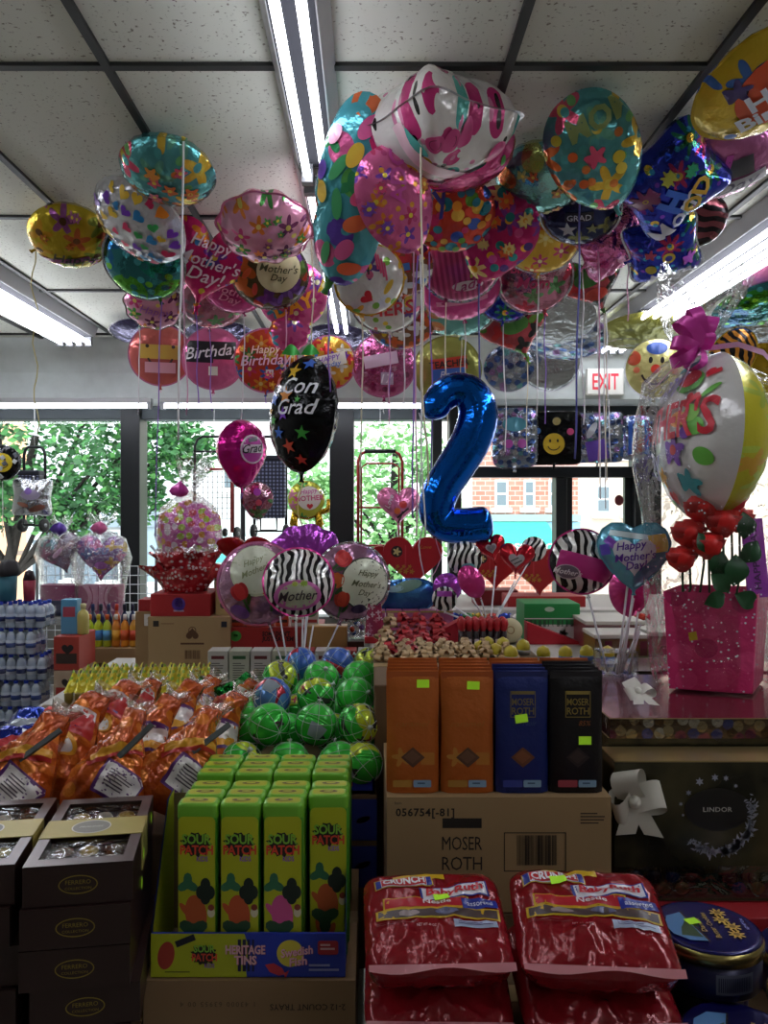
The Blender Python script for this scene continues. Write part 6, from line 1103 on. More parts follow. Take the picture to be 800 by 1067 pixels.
carton('dark carton underneath the red puffed heart box', t.location.x - .12, t.location.x + .12, 3.4, 3.6, .802, t.location.z - .055, KRD)
# red rose tubes, tape, Christmas box, chocolate boxes
ROSE, STEM, TUBC = M('b01420', .5), M('1f5a2a', .5), film('tube', 'f4e8e8', .16, .2, .05)
for rw in range(2):
    for i in range(7):
        x = .272 + .0205 * i; y = 2.34 + .035 * rw; t = thing('rose_tube', 'single red rose in a dark tube, %s of the %s row' % (ORD[i], ['front', 'rear'][rw]), 'rose', (x, y, HZ), 0, 'red roses in tubes standing in two rows')
        MB().lathe([(.008, 0), (.008, .05)], M('241216', .3), None, 10).flat(g_rect(.012, .012), FR(0, -.0085, .022), M('b8a8a8', .5)).build('tube', t)
        MB().lathe([(.004, .045), (.010, .058), (.0125, .07), (.010, .082), (.004, .088)], ROSE, None, 10, True, lambda a, z: 1 + .12 * math.sin(3 * a + z * 90)).build('rose_head', t)
        MB().tube([(0, 0, .052), (.002, 0, .045)], .002, STEM, 5).build('stem', t)
t = thing('tape_roll', 'cream roll of ribbon tape beside the red rose tubes', 'ribbon roll', (.425, 2.42, HZ + .036), 0); MB().lathe([(.012, -.022), (.036, -.022), (.036, .022), (.012, .022)], M('c0b48c', .5), Matrix.Rotation(rad(70), 4, 'X'), 28).build('ribbon_roll', t); MB().lathe([(.0125, -.0225), (.0125, .0225), (.009, .0225), (.009, -.0225)], KR2, Matrix.Rotation(rad(70), 4, 'X'), 20).build('core', t)
t = carton('green box with a striped candy-cane band and white lid beads', .478, .65, 2.46, 2.6, HZ, HZ + .115, M('1f8a44', .5), [(g_rect(.172, .05), 0, -.55, 1, 'c8ccc8', 0), (g_bars(.168, .02, 12, 3), 0, -.05, 1, '2a5a3a', 0), (g_rect(.172, .003), 0, .2, 1, 'd8d8d8', 0), (g_flower(5), -.5, -.55, .03, 'a83a4a', 0), (g_flower(5), .4, -.6, .03, '2f8a4a', 0), (g_oval(1, .5), -.1, .7, .03, 'b8d0b8', 0)], tape=False)
t = thing('red_wedge_box', 'red wedge-shaped open display box in front of the green striped box', 'box', (.55, 2.40, HZ)); MB().add([(-.075, 0, 0), (.1, 0, 0), (-.075, 0, .066), (-.075, .05, 0), (.1, .05, 0), (-.075, .05, .066)], [(0, 1, 2), (5, 4, 3), (0, 2, 5, 3), (2, 1, 4, 5), (0, 3, 4, 1)], M('b0182a', .5)).build('box_body', t)
t = thing('red_wedge_box', 'red wedge-shaped display box beside the red rosettes', 'box', (.235, 2.42, HZ)); MB().add([(-.09, 0, 0), (.05, 0, 0), (.05, 0, .075), (-.09, .05, 0), (.05, .05, 0), (.05, .05, .075)], [(0, 1, 2), (5, 4, 3), (0, 2, 5, 3), (1, 4, 5, 2), (0, 3, 4, 1)], M('a8182a', .5)).build('box_body', t)
r = random.Random(15); sc = ['1e3a9a', '2a7a34', 'c8a02a', 'b83a2a', '2448b0', 'd8d0c8']
for i in range(16):
    x = .31 + .045 * i; t = thing('wrapped_sweet', 'shiny %s wrapped sweet, %s along the row behind the roses' % (['dark blue', 'green', 'gold', 'red', 'blue', 'silver'][i % 6], ORD[i]), 'sweet', (x, 2.88 + r.uniform(-.02, .02), HZ + .014), r.uniform(-40, 40), 'wrapped sweets in a row behind the roses'); MB().tube([(-.028, 0, 0), (-.018, 0, 0), (-.014, 0, 0), (0, 0, 0), (.014, 0, 0), (.018, 0, 0), (.028, 0, 0)], [.012, .004, .011, .0145, .011, .004, .012], M(sc[i % 6], .25, .5, 0, (60, .4, .006)), 9).build('wrapper', t)
carton('long white box under the row of wrapped sweets', .29, 1.04, 2.96, 3.04, HZ, HZ + .03, M('c8c4bc', .5), tape=False)
GLS = film('acrylic', 'fafafa', .08, .05, .03)
def chocs(label, x0, x1, y0, y1, z1, c):
    t = thing('chocolate_box', label, 'chocolate box', ((x0 + x1) / 2, y0, HZ)); a = (x1 - x0) / 2
    m = MB(); m.box(-a, a, 0, y1 - y0, 0, z1 - .012, M(c, .3, .3)); n_ = 6
    for i in range(n_): m.flat(g_rect(2 * a / n_ * .8, (z1 - .02) * .9), FR(-a + 2 * a / n_ * (i + .5), -.0006, z1 / 2 - .006), M(['9a7a2a', '7a3038', '8a7a3a', '8a4a4a'][i % 4] if c[0] != '8' or c == '8a3a44' else ['8a7a3a', '7a6a2a'][i % 2], .3, .4))
    m.build('box_body', t); MB().box(-a - .003, a + .003, -.003, y1 - y0 + .003, z1 - .011, z1, M('c4bfb4', .4)).build('lid', t, .002); MB().box(-a - .001, a + .001, -.0028, -.0024, .0, z1 - .012, GLS).build('clear_front', t)
chocs('red and gold chocolate box with white lid behind the zebra balloon stick', .63, .80, 2.32, 2.5, .082, '8a3a44'); chocs('gold chocolate box with white lid beside the acrylic stick holder', .62, .765, 2.19, 2.31, .064, '7a6a2a'); chocs('gold chocolate box with white lid at the end near the wrapped pink bag', .775, .95, 2.2, 2.31, .07, '7a642a')
# rosettes
RSM = {'b': [M('c2a478', .6), M('a88a62', .6), M('d0b48c', .6)], 'r': [M('b0242a', .5), M('98181f', .5), M('c03038', .5)]}
def rosette_geo(m, s, mats, sd):
    q = random.Random(sd)
    for rr_, n_, zz in ((1., 6, 0), (.62, 5, .35), (.3, 3, .6)):
        for i in range(n_):
            a = 2 * PI * i / n_ + q.uniform(-.2, .2); c, n2 = math.cos(a), math.sin(a); pts = []
            for k in range(7):
                e = k / 6 * PI; pts.append((c * s * rr_ * math.sin(e) * .95 , n2 * s * rr_ * math.sin(e) * .95, s * (zz + .42 * (1 - math.cos(e)) * .7)))
            m.strip(pts, s * .5, mats[(i + sd) % 3], (-n2, c, 0))
    m.lathe([(.3 * s, 0), (.3 * s, .1 * s), (.05 * s, .2 * s)], mats[0], None, 8)
r = random.Random(21); cnt = {'b': 0, 'r': 0}; pts = []
for rw, (y, n_, x0, dx) in enumerate([(1.98, 7, .035, .052), (2.03, 7, .05, .05), (2.09, 6, .035, .052), (2.2, 5, .04, .05), (2.26, 4, .05, .05), (2.33, 4, .05, .05), (2.5, 4, .06, .05)]):
    for i in range(n_):
        x = x0 + dx * i + r.uniform(-.006, .006); k = 'r' if (rw == 1 and i < 2) or (rw >= 4 and 1 <= i <= 4) else 'b'; cnt[k] += 1; z = HZ + (.0 if rw < 2 else .012 if rw < 5 else .02); z = 1.1105 if y < 2.12 else HZ + .0005 + .012 * (rw - 3)
        t = thing('ribbon_rosette', '%s ribbon rosette, %s in the %s row behind the bar pouches' % ({'b': 'beige', 'r': 'red'}[k], ORD[i], ORD[rw]), 'rosette', (x, y + r.uniform(-.008, .008), z), r.uniform(0, 360), {'b': 'beige rosettes piled behind the bar pouches', 'r': 'red rosettes piled behind the bar pouches'}[k]); m = MB(); rosette_geo(m, .031 + .006 * (rw > 3) + r.uniform(0, .004), RSM[k], rw * 9 + i); m.build('loops', t)
        t.rotation_euler[0] = r.uniform(-.3, .3)
# yellow candy capsules
YC, YCB = M('b8a82a', .35, .05), M('4a6a9a', .5)
for i, (px, d, lay) in enumerate([(500, 2.04, 0), (516, 2.0, 0), (532, 1.97, 0), (545, 2.06, 0), (524, 2.09, 1), (508, 2.1, 1), (566, 2.08, 0), (589, 2.08, 0), (611, 2.09, 0), (633, 2.08, 0)]):
    x = P(px, 0, d).x; z = HZ + .001
    z = 1.111 if x < .428 else 1.0905
    t = thing('candy_capsule', 'small plain yellow candy capsule, %s of the row along the bar pouches' % ORD[i], 'candy', (x, d, z), r.uniform(-30, 30), 'yellow candy capsules behind the bar pouches'); MB().lathe([(.012, 0), (.017, .006), (.018, .022), (.014, .033), (.001, .04)], YC, None, 14).build('shell', t); MB().lathe([(.0172, .001), (.0185, .008), (.0182, .013)], YCB if i > 6 else M('8a8a84', .4, .4), None, 14).build('band', t)
# ================================================================ THE TALL WRAPPED GIFT (balloon, roses, pink bag) ON THE FLAT BOXES
GX, GY, GZ = .775, 1.80, 1.0935
t = thing('gift_basket', 'tall cellophane-wrapped gift with Mothers Day balloon, red roses and pink speckled bag', 'gift basket', (GX, GY, GZ), 0)
PB = pat('pinkbag', 'd83a78', [(70., .22, 0, ['d8dfe8', 'd83a78', 'd83a78', 'e86a9a'], None), (16., .5, 0, ['d83a78', 'c02c68', 'e04a84'], None)], .0, .4, .2)
m = MB()      # open-topped paper bag, corner towards the shop front
def bagc(z, s): return [(s * .124 * c + .006, s * .09 * n, z) for c, n in ((-1, -.55), (.28, -1.15), (1, .35), (-.25, 1))]
b0, b1 = bagc(.0, 1.0), bagc(.215, 1.12); n_ = 4
m.add(b0 + b1, [(3, 2, 1, 0)] + [(i, (i + 1) % 4, (i + 1) % 4 + 4, i + 4) for i in range(4)], PB); m.add(bagc(.16, 1.05), [(0, 1, 2, 3)], M('8a1f48', .6))
m.flat(g_rect(.018, .018), FR(-.075, -.075, .12, 1, 10), M('c8b02a', .4)); m.build('paper_bag', t, .003)
B = Matrix.Rotation(rad(4), 3, 'Y') @ Matrix.Rotation(rad(-94), 3, 'Z')
L = Lens(.192, 'round', .56, puck=.06); L.body(F_['white2']() if 'white2' in F_ else foil('dcdad8', .08, .25, .12), pat('yellowback', 'c8c02e', [(14., .45, 5, ['b8cc4a', 'd8d86a', 'a8b83a', 'd8a83a'], None)], .1, .25, .1))
put_decals(L, [('t', 'Happy', -.12, .56, .26, '8a7ab8', 8, .2), ('tw', "MOTHER'S", .05, .12, .42, 'd0283c', 4, 4.0), ('t', 'Day', -.3, -.38, .34, '8a7ab8', 4, .2), ('e', .38, .58, .44, '5fae4a', -10), ('e', .36, .62, .34, 'd03a44', -10), ('h', .62, .66, .15, 'd0303c', 0), ('h', .58, .36, .17, 'd0303c', 0), ('l', .2, .82, .3, '4ab0b8', 40), ('l', .02, .78, .3, '4ab0b8', -20),
               ('f5', .36, -.2, .42, '7a3ab0', 10), ('o', .36, -.2, .12, 'd0303c', 0), ('f5', .5, -.56, .32, '4aa8b0', 0), ('f5', .0, -.5, .26, 'e8a83a', 0), ('h', .1, -.75, .2, 'd0303c', 0), ('o', .7, .05, .2, '6ab84a', 0), ('o', .62, .2, .2, '8ac85a', 0), ('e', .45, .14, .3, 'e0903a', 0), ('o', .58, -.02, .14, '7a3ab0', 0), ('o', .75, -.28, .2, '6ab84a', 0), ('l', -.1, -.82, .26, '6ab84a', 30), ('l', .72, .45, .24, '6ab84a', 60)])
q = L.mb.build('balloon', t, loc=(-.005, .0, .555)); q.rotation_euler = B.to_euler()
RO, RO2, LF, ST = M('d8201e', .45, bump=(60, .4, .006)), M('b01418', .5), M('174a24', .4), M('1d4a24', .5)
for x, y, z, s in ((-.05, -.065, .395, .036), (-.012, -.08, .365, .035), (-.075, -.055, .34, .035), (.012, -.065, .415, .036), (-.09, -.055, .285, .031), (-.042, -.078, .315, .032), (.035, -.055, .37, .03)):
    R_ = thing('rose', None, None, (x, y, z)); R_.parent = t
    m = MB(); m.lathe([(.25 * s, -.9 * s), (.8 * s, -.4 * s), (1.0 * s, .2 * s), (.8 * s, .8 * s), (.55 * s, .6 * s), (.3 * s, .95 * s), (.05 * s, .6 * s)], RO, None, 18, True, lambda a, z_: 1 + .13 * math.sin(3 * a + z_ * 70) + .06 * math.sin(5 * a - z_ * 120)); m.lathe([(.5 * s, -.55 * s), (.95 * s, .1 * s), (1.06 * s, .45 * s)], RO2, None, 18, True, lambda a, z_: 1 + .16 * math.sin(2.0 * a + 1)); m.build('rose_head', R_)
    MB().tube([(0, 0, -.7 * s), (.2 * s, .01, -.12), (.0, .02, .19 - z)], .0028, ST, 6).build('stem', R_)
def leaf(m, p, a, s, tilt=.3): m.grid(lambda u, v: (p[0] + math.cos(a) * s * u - math.sin(a) * s * .38 * math.sin(PI * u) * (v - .5) * 2, p[1] - .012 * math.sin(PI * u) - .004 * abs(v - .5), p[2] + math.sin(a) * s * u + math.cos(a) * s * .38 * math.sin(PI * u) * (v - .5) * 2), 8, 4, LF)
lf = [((-.02, -.105, .215), 3.6, .05), ((.0, -.105, .215), -.45, .055), ((-.01, -.105, .22), 2.4, .055), ((.0, -.1, .23), 1.5, .07), ((-.05, -.09, .3), 2.0, .05), ((.02, -.09, .28), .9, .06), ((.03, -.085, .33), 1.6, .06), ((-.04, -.09, .25), 1.2, .06)]
for p, a, s in lf:
    m = MB(); leaf(m, p, a, s); m.build('leaf', t)
CP = M('b03cc4', .5); m = MB(); m.box(-.026, .026, 0, .004, 0, .17, CP); m.flat(g_text('HAPPY DAY', 0, .03, 1, 8.2), FR(0, -.0006, .085, .0165, 90), M('5a1468', .5)); q = m.build('greeting_card', t, loc=(.062, -.088, .205)); q.rotation_euler = (rad(-4), rad(-3), rad(12))
WF2 = film('giftwrap', 'ffffff', .02, 1.0, .05, dots=(62., .13, 'e4e4ee'), scale=20.); m = MB()
prof = [(0, .125, 0), (.03, .135, 0), (.2, .14, -.002), (.36, .15, -.004), (.5, .172, -.002), (.6, .178, 0), (.68, .15, -.01), (.72, .085, -.03), (.745, .032, -.045), (.76, .035, -.047), (.8, .06, -.045), (.86, .085, -.035), (.92, .10, -.02)]
def wrapf(u, v):
    x = v * (len(prof) - 1); i = min(int(x), len(prof) - 2); f = x - i; z, r_, dx = [prof[i][k] * (1 - f) + prof[i + 1][k] * f for k in range(3)]; a = 2 * PI * u
    w = 1 + .10 * nz(math.cos(a) * 2.6, math.sin(a) * 2.6, z * 5) + (.05 * math.sin(a * 13) + .22 * nz(math.cos(a) * 4, math.sin(a) * 4, z * 3)) * max(0, (z - .62) / .3)
    return (dx + r_ * w * math.cos(a), r_ * .72 * w * math.sin(a), z + (.05 * math.sin(a * 3 + 1) if v > .97 else 0))
m.grid(wrapf, 72, 52, WF2); m.build('cellophane_wrap', t)
PBW = M('e04ab4', .25, .2); PBL = M('d8a0c8', .3, .2); m = MB()
for ax, az, ln, tw in ((-.6, .8, .075, 0), (-.2, 1, .085, 1), (.3, .95, .07, 2), (-1, .15, .07, 3), (-.9, -.5, .075, 4), (-.35, -.9, .06, 5), (.1, .6, .05, 6)):
    pts = [Vector((-.045 + ax * ln * math.sin(e * PI) + .006 * math.cos(tw + e * 6), -.05 - .03 * math.sin(2 * PI * e), .752 + az * ln * math.sin(e * PI) + .012 * (e - .5))) for e in [i / 10 for i in range(11)]]; m.strip(pts, .026, PBW, (-az, .6, ax))
for tx, tz in ((-.11, -.09), (-.06, -.10)): m.strip([(-.045, -.05, .75), (-.045 + tx * .5, -.07, .75 + tz * .35), (-.045 + tx, -.075, .75 + tz)], .014, PBL, (.5, 0, .7))
m.strip([(-.045, -.03, .75), (.03, -.06, .755), (.08, -.07, .735), (.12, -.07, .69)], .012, PBL, (.1, 0, 1)); m.build('ribbon_bow', t)
# ================================================================ BALLOONS ON STICKS
t0 = thing('stick_holder', 'clear acrylic holder with loose white balloon sticks on the flat gift box', 'holder', (.585, 1.895, GZ))
t0.location.z = 1.0945
m = MB(); m.box(-.045, .045, -.028, .028, 0, .006, GLS)
for z in (.03, .055): m.box(-.045, .045, -.028, .028, z, z + .003, GLS)
m.box(-.045, -.043, -.028, .028, .006, .058, GLS); m.box(.043, .045, -.028, .028, .006, .058, GLS); m.build('holder_body', t0)
for i, (bx, tx, tz, yy) in enumerate([(.02, .045, .19, .012), (.03, .05, .15, -.01), (.012, .06, .12, 0), (.035, .062, .10, .015), (.0, .03, .26, -.012)]): MB().tube([(bx, yy, .003), (tx, yy, tz)], .0026, STICK, 8).build('stick', t0)
def stickb(label, px, py, w, d, base, style, decs, shape='round', roll=0, yaw=0, tilt=0, seam=None, group=None, t_=.5, back=None, end=None):
    b = balloon(label, px, py, w, d, tilt, roll, yaw, shape=shape, style=style, t=t_, decs=decs, neck=-90, seam=seam, group=group, back=back, name='stick_balloon')
    p0 = Vector(base) - b.location; nk = [c for c in b.children if c.name.startswith('neck')][0]; R3 = nk.rotation_euler.to_matrix(); st = R3 @ Vector((0, 0, -W(w, d) / 2 * (1.25 if 'heart' in shape else 1.05)))
    MB().tube([st, p0], .0028, STICK, 8).build('stick', b); return b
HB = (.575, 1.895, 1.1)
G2 = 'balloons on sticks in the acrylic holder'
stickb('zebra striped stick balloon with a pink band, in the acrylic holder', 606, 585, 66, 1.93, (.567, 1.9, 1.1), 'zebra', [('r', .1, -.22, 1.9, 'c02a80', -24), ('r', .1, -.3, 1.5, 'c02a80', -24), ('e', -.55, -.25, .75, 'c8b8c0', -20), ('e', -.55, -.25, .66, '6a5a68', -20), ('t', "Mother's", -.55, -.25, .17, 'e8e0e4', -20, .3)], roll=-10, yaw=10, seam='pink', group=G2)
stickb('heart stick balloon reading Happy Mothers Day in purple on white', 660, 577, 74, 1.86, (.592, 1.89, 1.1), 'heartday', [('r', -.5, .22, .62, '7a3ab0', -40), ('r', .0, .06, .7, 'e8823a', -6), ('r', .35, .14, .6, 'd86ab0', 20), ('q', .66, .3, .5, 'd8c03a', 10), ('q', -.78, .1, .3, '5a4ac0', 10), ('h', .02, -.12, 1.18, 'dcdae0', 0), ('t', 'Happy', -.05, .2, .22, '5a2a9a', 8, .25, .02), ('t', "Mother's", .04, -.07, .22, '5a2a9a', 8, .25, .02), ('t', 'Day!', .08, -.34, .22, '5a2a9a', 8, .25, .02), ('b', 0, .5, 1.3, 'd8ecf0', -8)], shape='softheart', group=G2, seam='heartday')
stickb('hot pink stick balloon behind the Happy Mothers Day heart', 655, 614, 56, 2.02, (.586, 1.91, 1.1), 'pink', [('t', 'Mom', .3, .25, .3, 'f0a8c8', 12, .3)], shape='oval', t_=.5, group=G2)
# middle bouquet, in a white cup among the card boxes
t = thing('stick_cup', 'white cup holding the sticks of the tulip and zebra balloons', 'cup', (-.235, 2.62, .8005)); MB().lathe([(.035, 0), (.045, .15), (.043, .15), (.033, .006), (.001, .006)], M('c8c8cc', .4), None, 20).build('cup_body', t)
for i, (tx, tz) in enumerate([(-.06, .33), (.03, .36), (.05, .30), (-.01, .35), (.015, .32)]): MB().tube([(.004 * i - .008, .006 * (i % 3) - .006, .008), (tx, 0, tz)], .0028, STICK, 8).build('stick', t)
G3 = 'balloons on sticks in the white cup'; CB = (-.235, 2.62, .82)
def tulip(u, v, s, c, c2, rot):
    a = rad(rot); q = lambda x, y: (u + s * (x * math.cos(a) - y * math.sin(a)), v + s * (x * math.sin(a) + y * math.cos(a)))
    return [('b', *q(0, -.75), s * 1.1, '2f5a26', rot + 90), ('l', *q(.28, -.6), s * .8, '2a4a1e', rot + 60), ('e', *q(-.2, 0), s * .95, c, rot + 98), ('e', *q(.2, 0), s * .95, c, rot + 82), ('e', *q(0, .02), s * 1.0, c2, rot + 90)]
TUL = [('o', .0, .32, 1.25, 'b8c0a0', 0), ('o', .0, .34, 1.17, 'd0d4be', 0), *tulip(-.5, -.08, .42, 'b8242c', 'd03a3a', 12), *tulip(.22, -.2, .42, 'c8622a', 'd87a34', -10), ('e', -.62, -.55, .5, '7a4a9a', -40), ('e', .35, -.72, .45, '4a2a5a', 10), ('t', 'Happy', .0, .55, .14, '8a9068', 8, .4), ('t', "Mother's", .0, .34, .15, '8a9068', 8, .4)]
TUR = [('o', .28, .05, 1.35, '2a3a24', 0), ('o', .28, .05, 1.28, 'd0d4be', 0), *tulip(-.45, .5, .42, 'b8242c', 'd03a3a', -30), *tulip(-.48, -.08, .4, 'c0502a', 'd06a34', 4), *tulip(-.2, -.5, .4, 'b0342a', 'c84a34', 10), ('e', .3, -.62, .4, '3a2a4a', 20), ('t', 'Happy', .28, .3, .15, '5a6040', 10, .4), ('t', "Mother's", .3, .05, .16, '5a6040', 10, .4), ('t', 'Day', .32, -.2, .15, '5a6040', 10, .4)]
stickb('tulip printed stick balloon with a cream disc, beside the zebra balloon on its window-post side', 270, 608, 84, 2.68, CB, 'wtulip', TUL, roll=-14, seam='pinkl', group=G3)
stickb('tulip printed stick balloon with Mothers Day script on cream, between zebra balloon and hearts', 366, 606, 80, 2.64, CB, 'wtulip', TUR, roll=16, yaw=12, seam='silver', group=G3)
stickb('pink topped stick balloon with coloured spots, behind the zebra balloon', 318, 582, 80, 2.9, CB, 'purple', [('e', -.3, -.1, .5, '3a8ab0', 10), ('e', .0, -.0, .4, 'd8c03a', 0), ('e', .4, .1, .4, 'c83a3a', 0), ('e', .2, -.3, .5, 'c8c8c8', 0)], shape='scallop', roll=-8, tilt=30, group=G3)
stickb('zebra striped stick balloon with Mother script, in the middle of the bouquet', 311, 606, 72, 2.47, CB, 'zebra', [('e', .0, -.5, 1.35, 'b85a9a', 6), ('e', .0, -.52, 1.1, 'a8a890', 6), ('t', 'Mother', .0, -.54, .26, '2a1a22', 8, .4), ('f8', .15, -.18, .24, '8aa83a', 0), ('f8', -.1, -.22, .2, 'a8b84a', 0)], roll=4, tilt=-16, group=G3, seam='pink')
# small balloons near the heart boxes, in a dark cup
t = thing('stick_cup', 'small dark cup with the sticks of the little zebra and heart balloons', 'cup', (.395, 2.62, HZ)); MB().lathe([(.022, 0), (.028, .05), (.026, .05), (.02, .004), (.001, .004)], M('2a2a32', .4), None, 18).build('cup_body', t)
CB2 = (.395, 2.62, HZ + .01); G4 = 'little balloons on sticks in the dark cup'
for a in [('little zebra balloon with teal rim, top of the small bunch', 484, 582, 36, 2.74, 'zebra', [('e', .3, -.45, .8, '5a9aa0', 10)], 'round', 10), ('little magenta balloon, frontmost of the small bunch', 491, 606, 36, 2.55, 'pink', [], 'oval', -30), ('little purple balloon behind the blue dolphin balloon', 466, 612, 30, 2.7, 'purple', [], 'round', 0), ('little zebra and purple balloon lowest in the small bunch', 463, 624, 26, 2.6, 'zebra', [('r', 0, .4, 1.2, 'a03aa8', 0)], 'round', 0),
          ('little red heart balloon with a zebra heart in its middle, upper one', 512, 572, 30, 2.85, 'redhot', [('h', 0, 0, .8, 'c0bcc0', 0), ('h', 0, 0, .6, '8a868c', 0)], 'heart', -14), ('little red heart balloon with a zebra heart, wider lower one', 538, 583, 36, 2.75, 'redhot', [('h', 0, -.1, .95, 'a8a4a8', 0), ('b', -.1, .0, .5, '2a2a2a', 30), ('b', .1, -.15, .5, '2a2a2a', 30)], 'heart', 4), ('little grey zebra balloon behind the red heart balloons', 556, 572, 26, 2.95, 'zebra', [], 'round', 20)]:
    stickb(a[0], a[1], a[2], a[3], a[4], CB2, a[5], a[6], shape=a[7], roll=a[8], group=G4)
t = balloon('long blue dolphin-coloured foil balloon lying above the pink candy boxes', 422, 621, 66, 2.75, 0, -6, shape='flat', style='dolphin', t=.3, neck=None, decs=[('l', .1, .3, 1.2, '6a8a7a', 10), ('l', -.3, .25, .7, '8ab0b8', 0)])
L = None
m = MB(); m.add([(-.0, 0, -.01), (.03, 0, -.035), (.05, -.004, -.02), (.02, .0, .0)], [(0, 1, 2, 3)], F_['dolphin']()); m.build('fin', t)
# ================================================================ SHOPPING CARTS HUNG IN THE WINDOW
FRB, FRR, WHE, PLAID = M('16181c', .4, .4), M('9a2a2a', .4, .3), M('141414', .6), None
def plaidmat():
    m, nt, b = newmat('navy_plaid'); L_ = nt.links.new; tc = N(nt, 'ShaderNodeTexCoord'); c = []
    for ax in 'XZ':
        w_ = N(nt, 'ShaderNodeTexWave', bands_direction=ax, i_Scale=11.); L_(tc.outputs['Object'], w_.inputs[0]); c.append(w_)
    mt = N(nt, 'ShaderNodeMath', operation='MULTIPLY'); L_(c[0].outputs[1], mt.inputs[0]); L_(c[1].outputs[1], mt.inputs[1]); r_ = N(nt, 'ShaderNodeValToRGB'); r_.color_ramp.elements[0].color = lin('10142c'); r_.color_ramp.elements[1].color = lin('8a94b8'); L_(mt.outputs[0], r_.inputs[0]); L_(r_.outputs[0], b.inputs[0]); return m
PLAID = plaidmat()
def wheel(t, x, y, z, r_): m = MB(); m.lathe([(.3 * r_, -.012), (.8 * r_, -.012), (r_, -.006), (r_, .006), (.8 * r_, .012), (.3 * r_, .012)], WHE, UP(0, 0, 0) @ Matrix.Rotation(PI / 2, 4, 'Y') @ Matrix.Rotation(rad(20), 4, 'X'), 20); m.lathe([(.28 * r_, -.016), (.28 * r_, .016)], M('7a7c80', .3, .6), Matrix.Rotation(PI / 2, 4, 'Y') @ Matrix.Rotation(rad(20), 4, 'X'), 12); m.build('wheel', t, loc=(x, y, z))
def cart(label, px0, px1, py0, py1, d, kind, bagtop=None, mat=FRB):
    a = W(px1 - px0, d) / 2; h = W(py1 - py0, d); c = P((px0 + px1) / 2, py1, d); t = thing('shopping_cart', label, 'shopping cart', c, 0, None)
    rr = .012 if kind != 'wire' else .01
    m = MB(); m.tube([(-a, 0, 0), (-a, 0, h * .9), (-a * .86, 0, h * .97), (-a * .6, 0, h), (a * .6, 0, h), (a * .86, 0, h * .97), (a, 0, h * .9), (a, 0, 0)], rr, mat, 8); 
    if kind == 'red': m.tube([(-a * .86, .03, 0), (-a * .86, .03, h * .84), (-a * .6, .03, h * .88), (a * .6, .03, h * .88), (a * .86, .03, h * .84), (a * .86, .03, 0)], .008, mat, 8)
    m.build('frame', t)
    if kind == 'red':
        MB().tube([(-a * .7, 0, h * .998), (a * .7, 0, h * .998)], .016, FRB, 8).build('grip', t)
        for q in (.08, .45): MB().tube([(-a, 0, h * q), (a, 0, h * q)], .008, mat, 8).build('crossbar', t)
        for s in (-1, 1): wheel(t, s * a * .95, .02, .03, .05)
    if kind == 'wire':
        q = MB(); b0, b1 = h * .12, h * .62
        for i in range(9): x = -a + 2 * a * i / 8; q.tube([(x, -.06, b0), (x, -.06, b1)], .0028, M('7a7c80', .4, .6), 5)
        for i in range(10): z = b0 + (b1 - b0) * i / 9; q.tube([(-a, -.06, z), (a, -.06, z)], .0028, M('7a7c80', .4, .6), 5)
        q.build('wire_basket', t); MB().tube([(a, -.06, -.02), (a, -.06, b1 + .02), (-a * .4, -.06, b1 + .02)], .014, FRR, 8).build('red_rail', t); MB().tube([(-a, 0, h * .84), (a, 0, h * .84)], .009, FRB, 6).build('crossbar', t)
        wheel(t, a * .6, -.03, -.02, .035); wheel(t, a + .03, 0, -.03, .055)
    if kind == 'bag':
        z0, z1 = h * .16, h * bagtop; m = MB(); m.box(-a * 1.02, a * 1.02, -.12, -.01, z0, z1, PLAID); m.build('plaid_bag', t, .015); MB().box(-a * 1.04, a * 1.04, -.125, -.005, z1 - .01, z1 + .03, M('14182a', .6)).build('bag_flap', t, .01)
        for s in (-1, 1): wheel(t, s * a * 1.02, -.02, .02, .055)
        MB().tube([(-a * 1.02, -.02, .02), (a * 1.02, -.02, .02)], .008, FRB, 6).build('axle', t); MB().tube([(-a * .5, -.1, z0), (-a * .5, -.1, .03), (a * .5, -.1, .03), (a * .5, -.1, z0)], .008, FRB, 6).build('foot', t)
    zt = 2.3 - c.z; MB().tube([(0, .0, h), (0, .0, zt)], .003, M('b8b8b8', .4), 5).build('hanging_wire', t)
    return t
cart('black framed plaid bag cart hanging behind the silver square balloon', 25, 47, 466, 550, 6.3, 'bag', .66)
cart('wire basket cart with a black handle and red rail, hung in the middle window', 203, 243, 455, 552, 6.35, 'wire')
cart('navy plaid bag cart with wheels behind the magenta graduation balloon', 265, 298, 455, 556, 6.3, 'bag', .76)
cart('tall red tube cart frame with a black grip in the window behind the pink heart', 373, 419, 470, 577, 6.35, 'red', mat=FRR)
m = MB(); t = thing('display_pole', 'thin black pole standing below the magenta graduation balloon', 'pole', P(253, 0, 5.6)); t.location.z = 0; m.tube([(0, 0, .0), (0, 0, 1.68)], .018, FRB, 10).lathe([(.12, 0), (.12, .02), (.02, .04)], FRB, None, 20); m.build('pole_body', t)
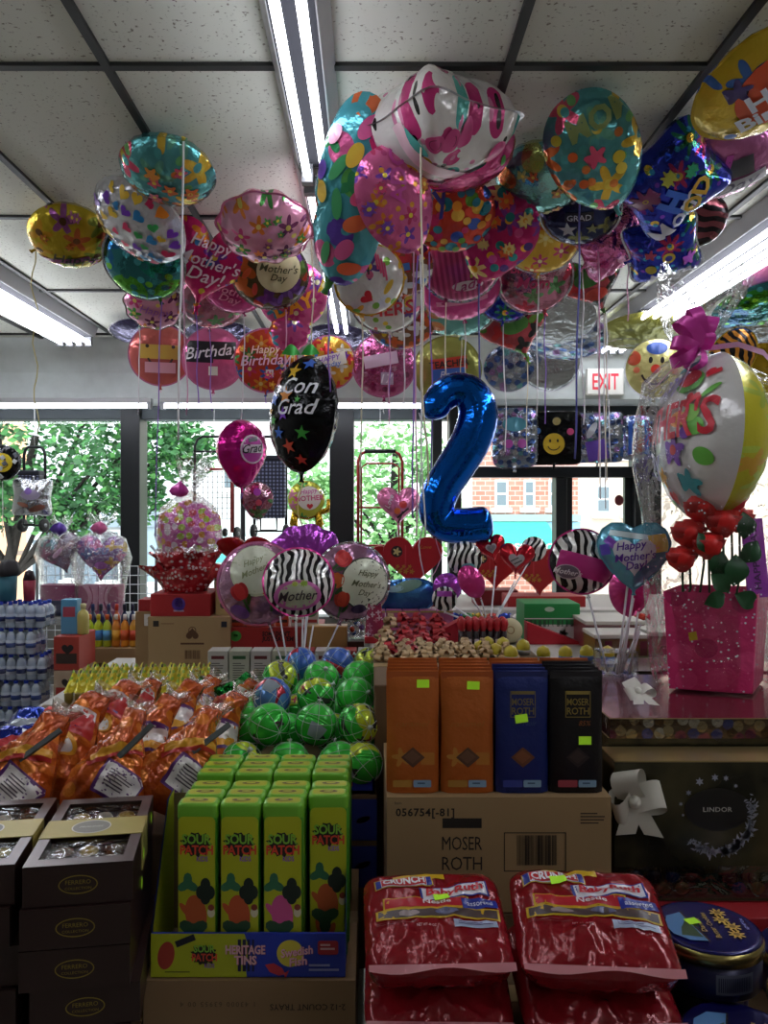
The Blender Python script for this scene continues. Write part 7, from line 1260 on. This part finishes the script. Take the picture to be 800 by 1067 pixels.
# ================================================================ WRAPPED GIFTS IN THE LEFT WINDOW
table('low shelf table under the wrapped gifts in the left window', -2.5, -1.55, 5.05, 5.45, .765, M('8a8a88', .6))
def wgift(label, px, d, bpy_, w, bag, decs, style, roll):
    c = P(px, 645, d); c.z = .7655; t = thing('gift_basket', label, 'gift basket', c, 0, 'wrapped balloon gifts in the left window'); bc = P(px, bpy_, d) - c; Rr = W(w, d) / 2
    MB().box(-Rr * .8, Rr * .8, -.07, .07, 0, .1, M(bag[0], .5)).box(-Rr * .8, Rr * .8, -.069, .069, .1, .2, M(bag[1], .5)).build('gift_bag', t, .004)
    if bag[2]: m = MB(); m.grid(lambda u, v: ((v - .5) * .22 * (1 - .45 * math.sin(u * PI)), -.078 - .012 * math.sin(v * 22), .04 + .17 * u), 10, 16, M(bag[2], .4)); m.build('tulle_bow', t)
    L = Lens(Rr, 'heart', .42); L.body(pat(style[0], style[1], [(13., .55, 4, style[2], None)], .4, .2, .4)); put_decals(L, decs); q = L.mb.build('balloon', t, loc=(bc.x, 0, bc.z)); q.rotation_euler = (0, rad(roll), 0)
    m = MB(); m.lathe([(Rr * .85, 0), (Rr * .9, .15), (Rr * 1.0, bc.z - Rr * .6), (Rr * 1.2, bc.z), (Rr * .9, bc.z + Rr * .8), (Rr * .15, bc.z + Rr * 1.2)], WRP, None, 24, True, lambda a, z: 1 + .2 * nz(math.cos(a) * 3, math.sin(a) * 3, z * 8)); plume(m, bc.z + Rr * 1.2, bc.z + Rr * 1.75, Rr * .15, Rr * .55, WRP, px); m.build('clear_wrap', t)
    MB().lathe([(.001, -.04), (.03, -.02), (.045, 0), (.03, .03), (.001, .05)], M(bag[3], .3, .2), UP(0, -.03, bc.z + Rr * 1.2), 9, True, lambda a, z: 1 + .45 * math.sin(a * 4)).build('bow', t)
wgift('clear wrapped gift with a dark heart balloon over a magenta and blue bag', 64, 5.3, 578, 44, ('22285c', '9a2a6a', None, '5a3aa0'), [('l', 0, .1, .8, 'a87a9a', 30)], ('wg1', '7a5a78', ['5a8a9a', '9a4a7a', '8a7a9a', 'b0909a']), -18)
wgift('clear wrapped gift with a purple heart balloon over a pink tulle-bow bag', 106, 5.25, 582, 52, ('9a2a6a', 'b04a7a', 'd89ab8', 'c85a90'), [('t', 'you', -.05, .25, .4, '3a4a8a', 4, .3), ('e', .1, -.25, .5, '8a3a9a', 0)], ('wg2', '8a5aa0', ['c05a9a', '5a6ab0', 'b88ac0', 'c8a04a', '7a4a9a']), 2)
t = thing('wire_rack', 'white wire grid rack behind the wrapped gifts', 'wire rack', (-1.97, 5.75, 0)); m = MB(); WR = M('c8ccd0', .4, .3)
for i in range(15): m.tube([(-.42 + .06 * i, 0, .0), (-.42 + .06 * i, 0, 1.05)], .003, WR, 5)
for i in range(16): m.tube([(-.42, 0, .06 + .066 * i), (.42, 0, .06 + .066 * i)], .003, WR, 5)
m.build('wire_grid', t)
for s in (-1, 1): MB().tube([(s * .43, 0, 0), (s * .43, 0, 1.15), (s * .39, 0, 1.2)], .01, M('8a8e92', .4, .5), 8).build('rack_post', t)
t = [o for o in COL.objects if o.get('label', '').startswith('shrink-wrapped pack') and 'second from bottom' in o['label']][0]; MB().box(-.035, .035, -.001, .001, 0, .05, M('c8b82a', .6)).flat(g_text('2.99', 0, .02, 1), FR(0, -.0014, .028, .018), M('2a2a2a', .6)).build('price_card', t, loc=(-.03, -.078, .06))
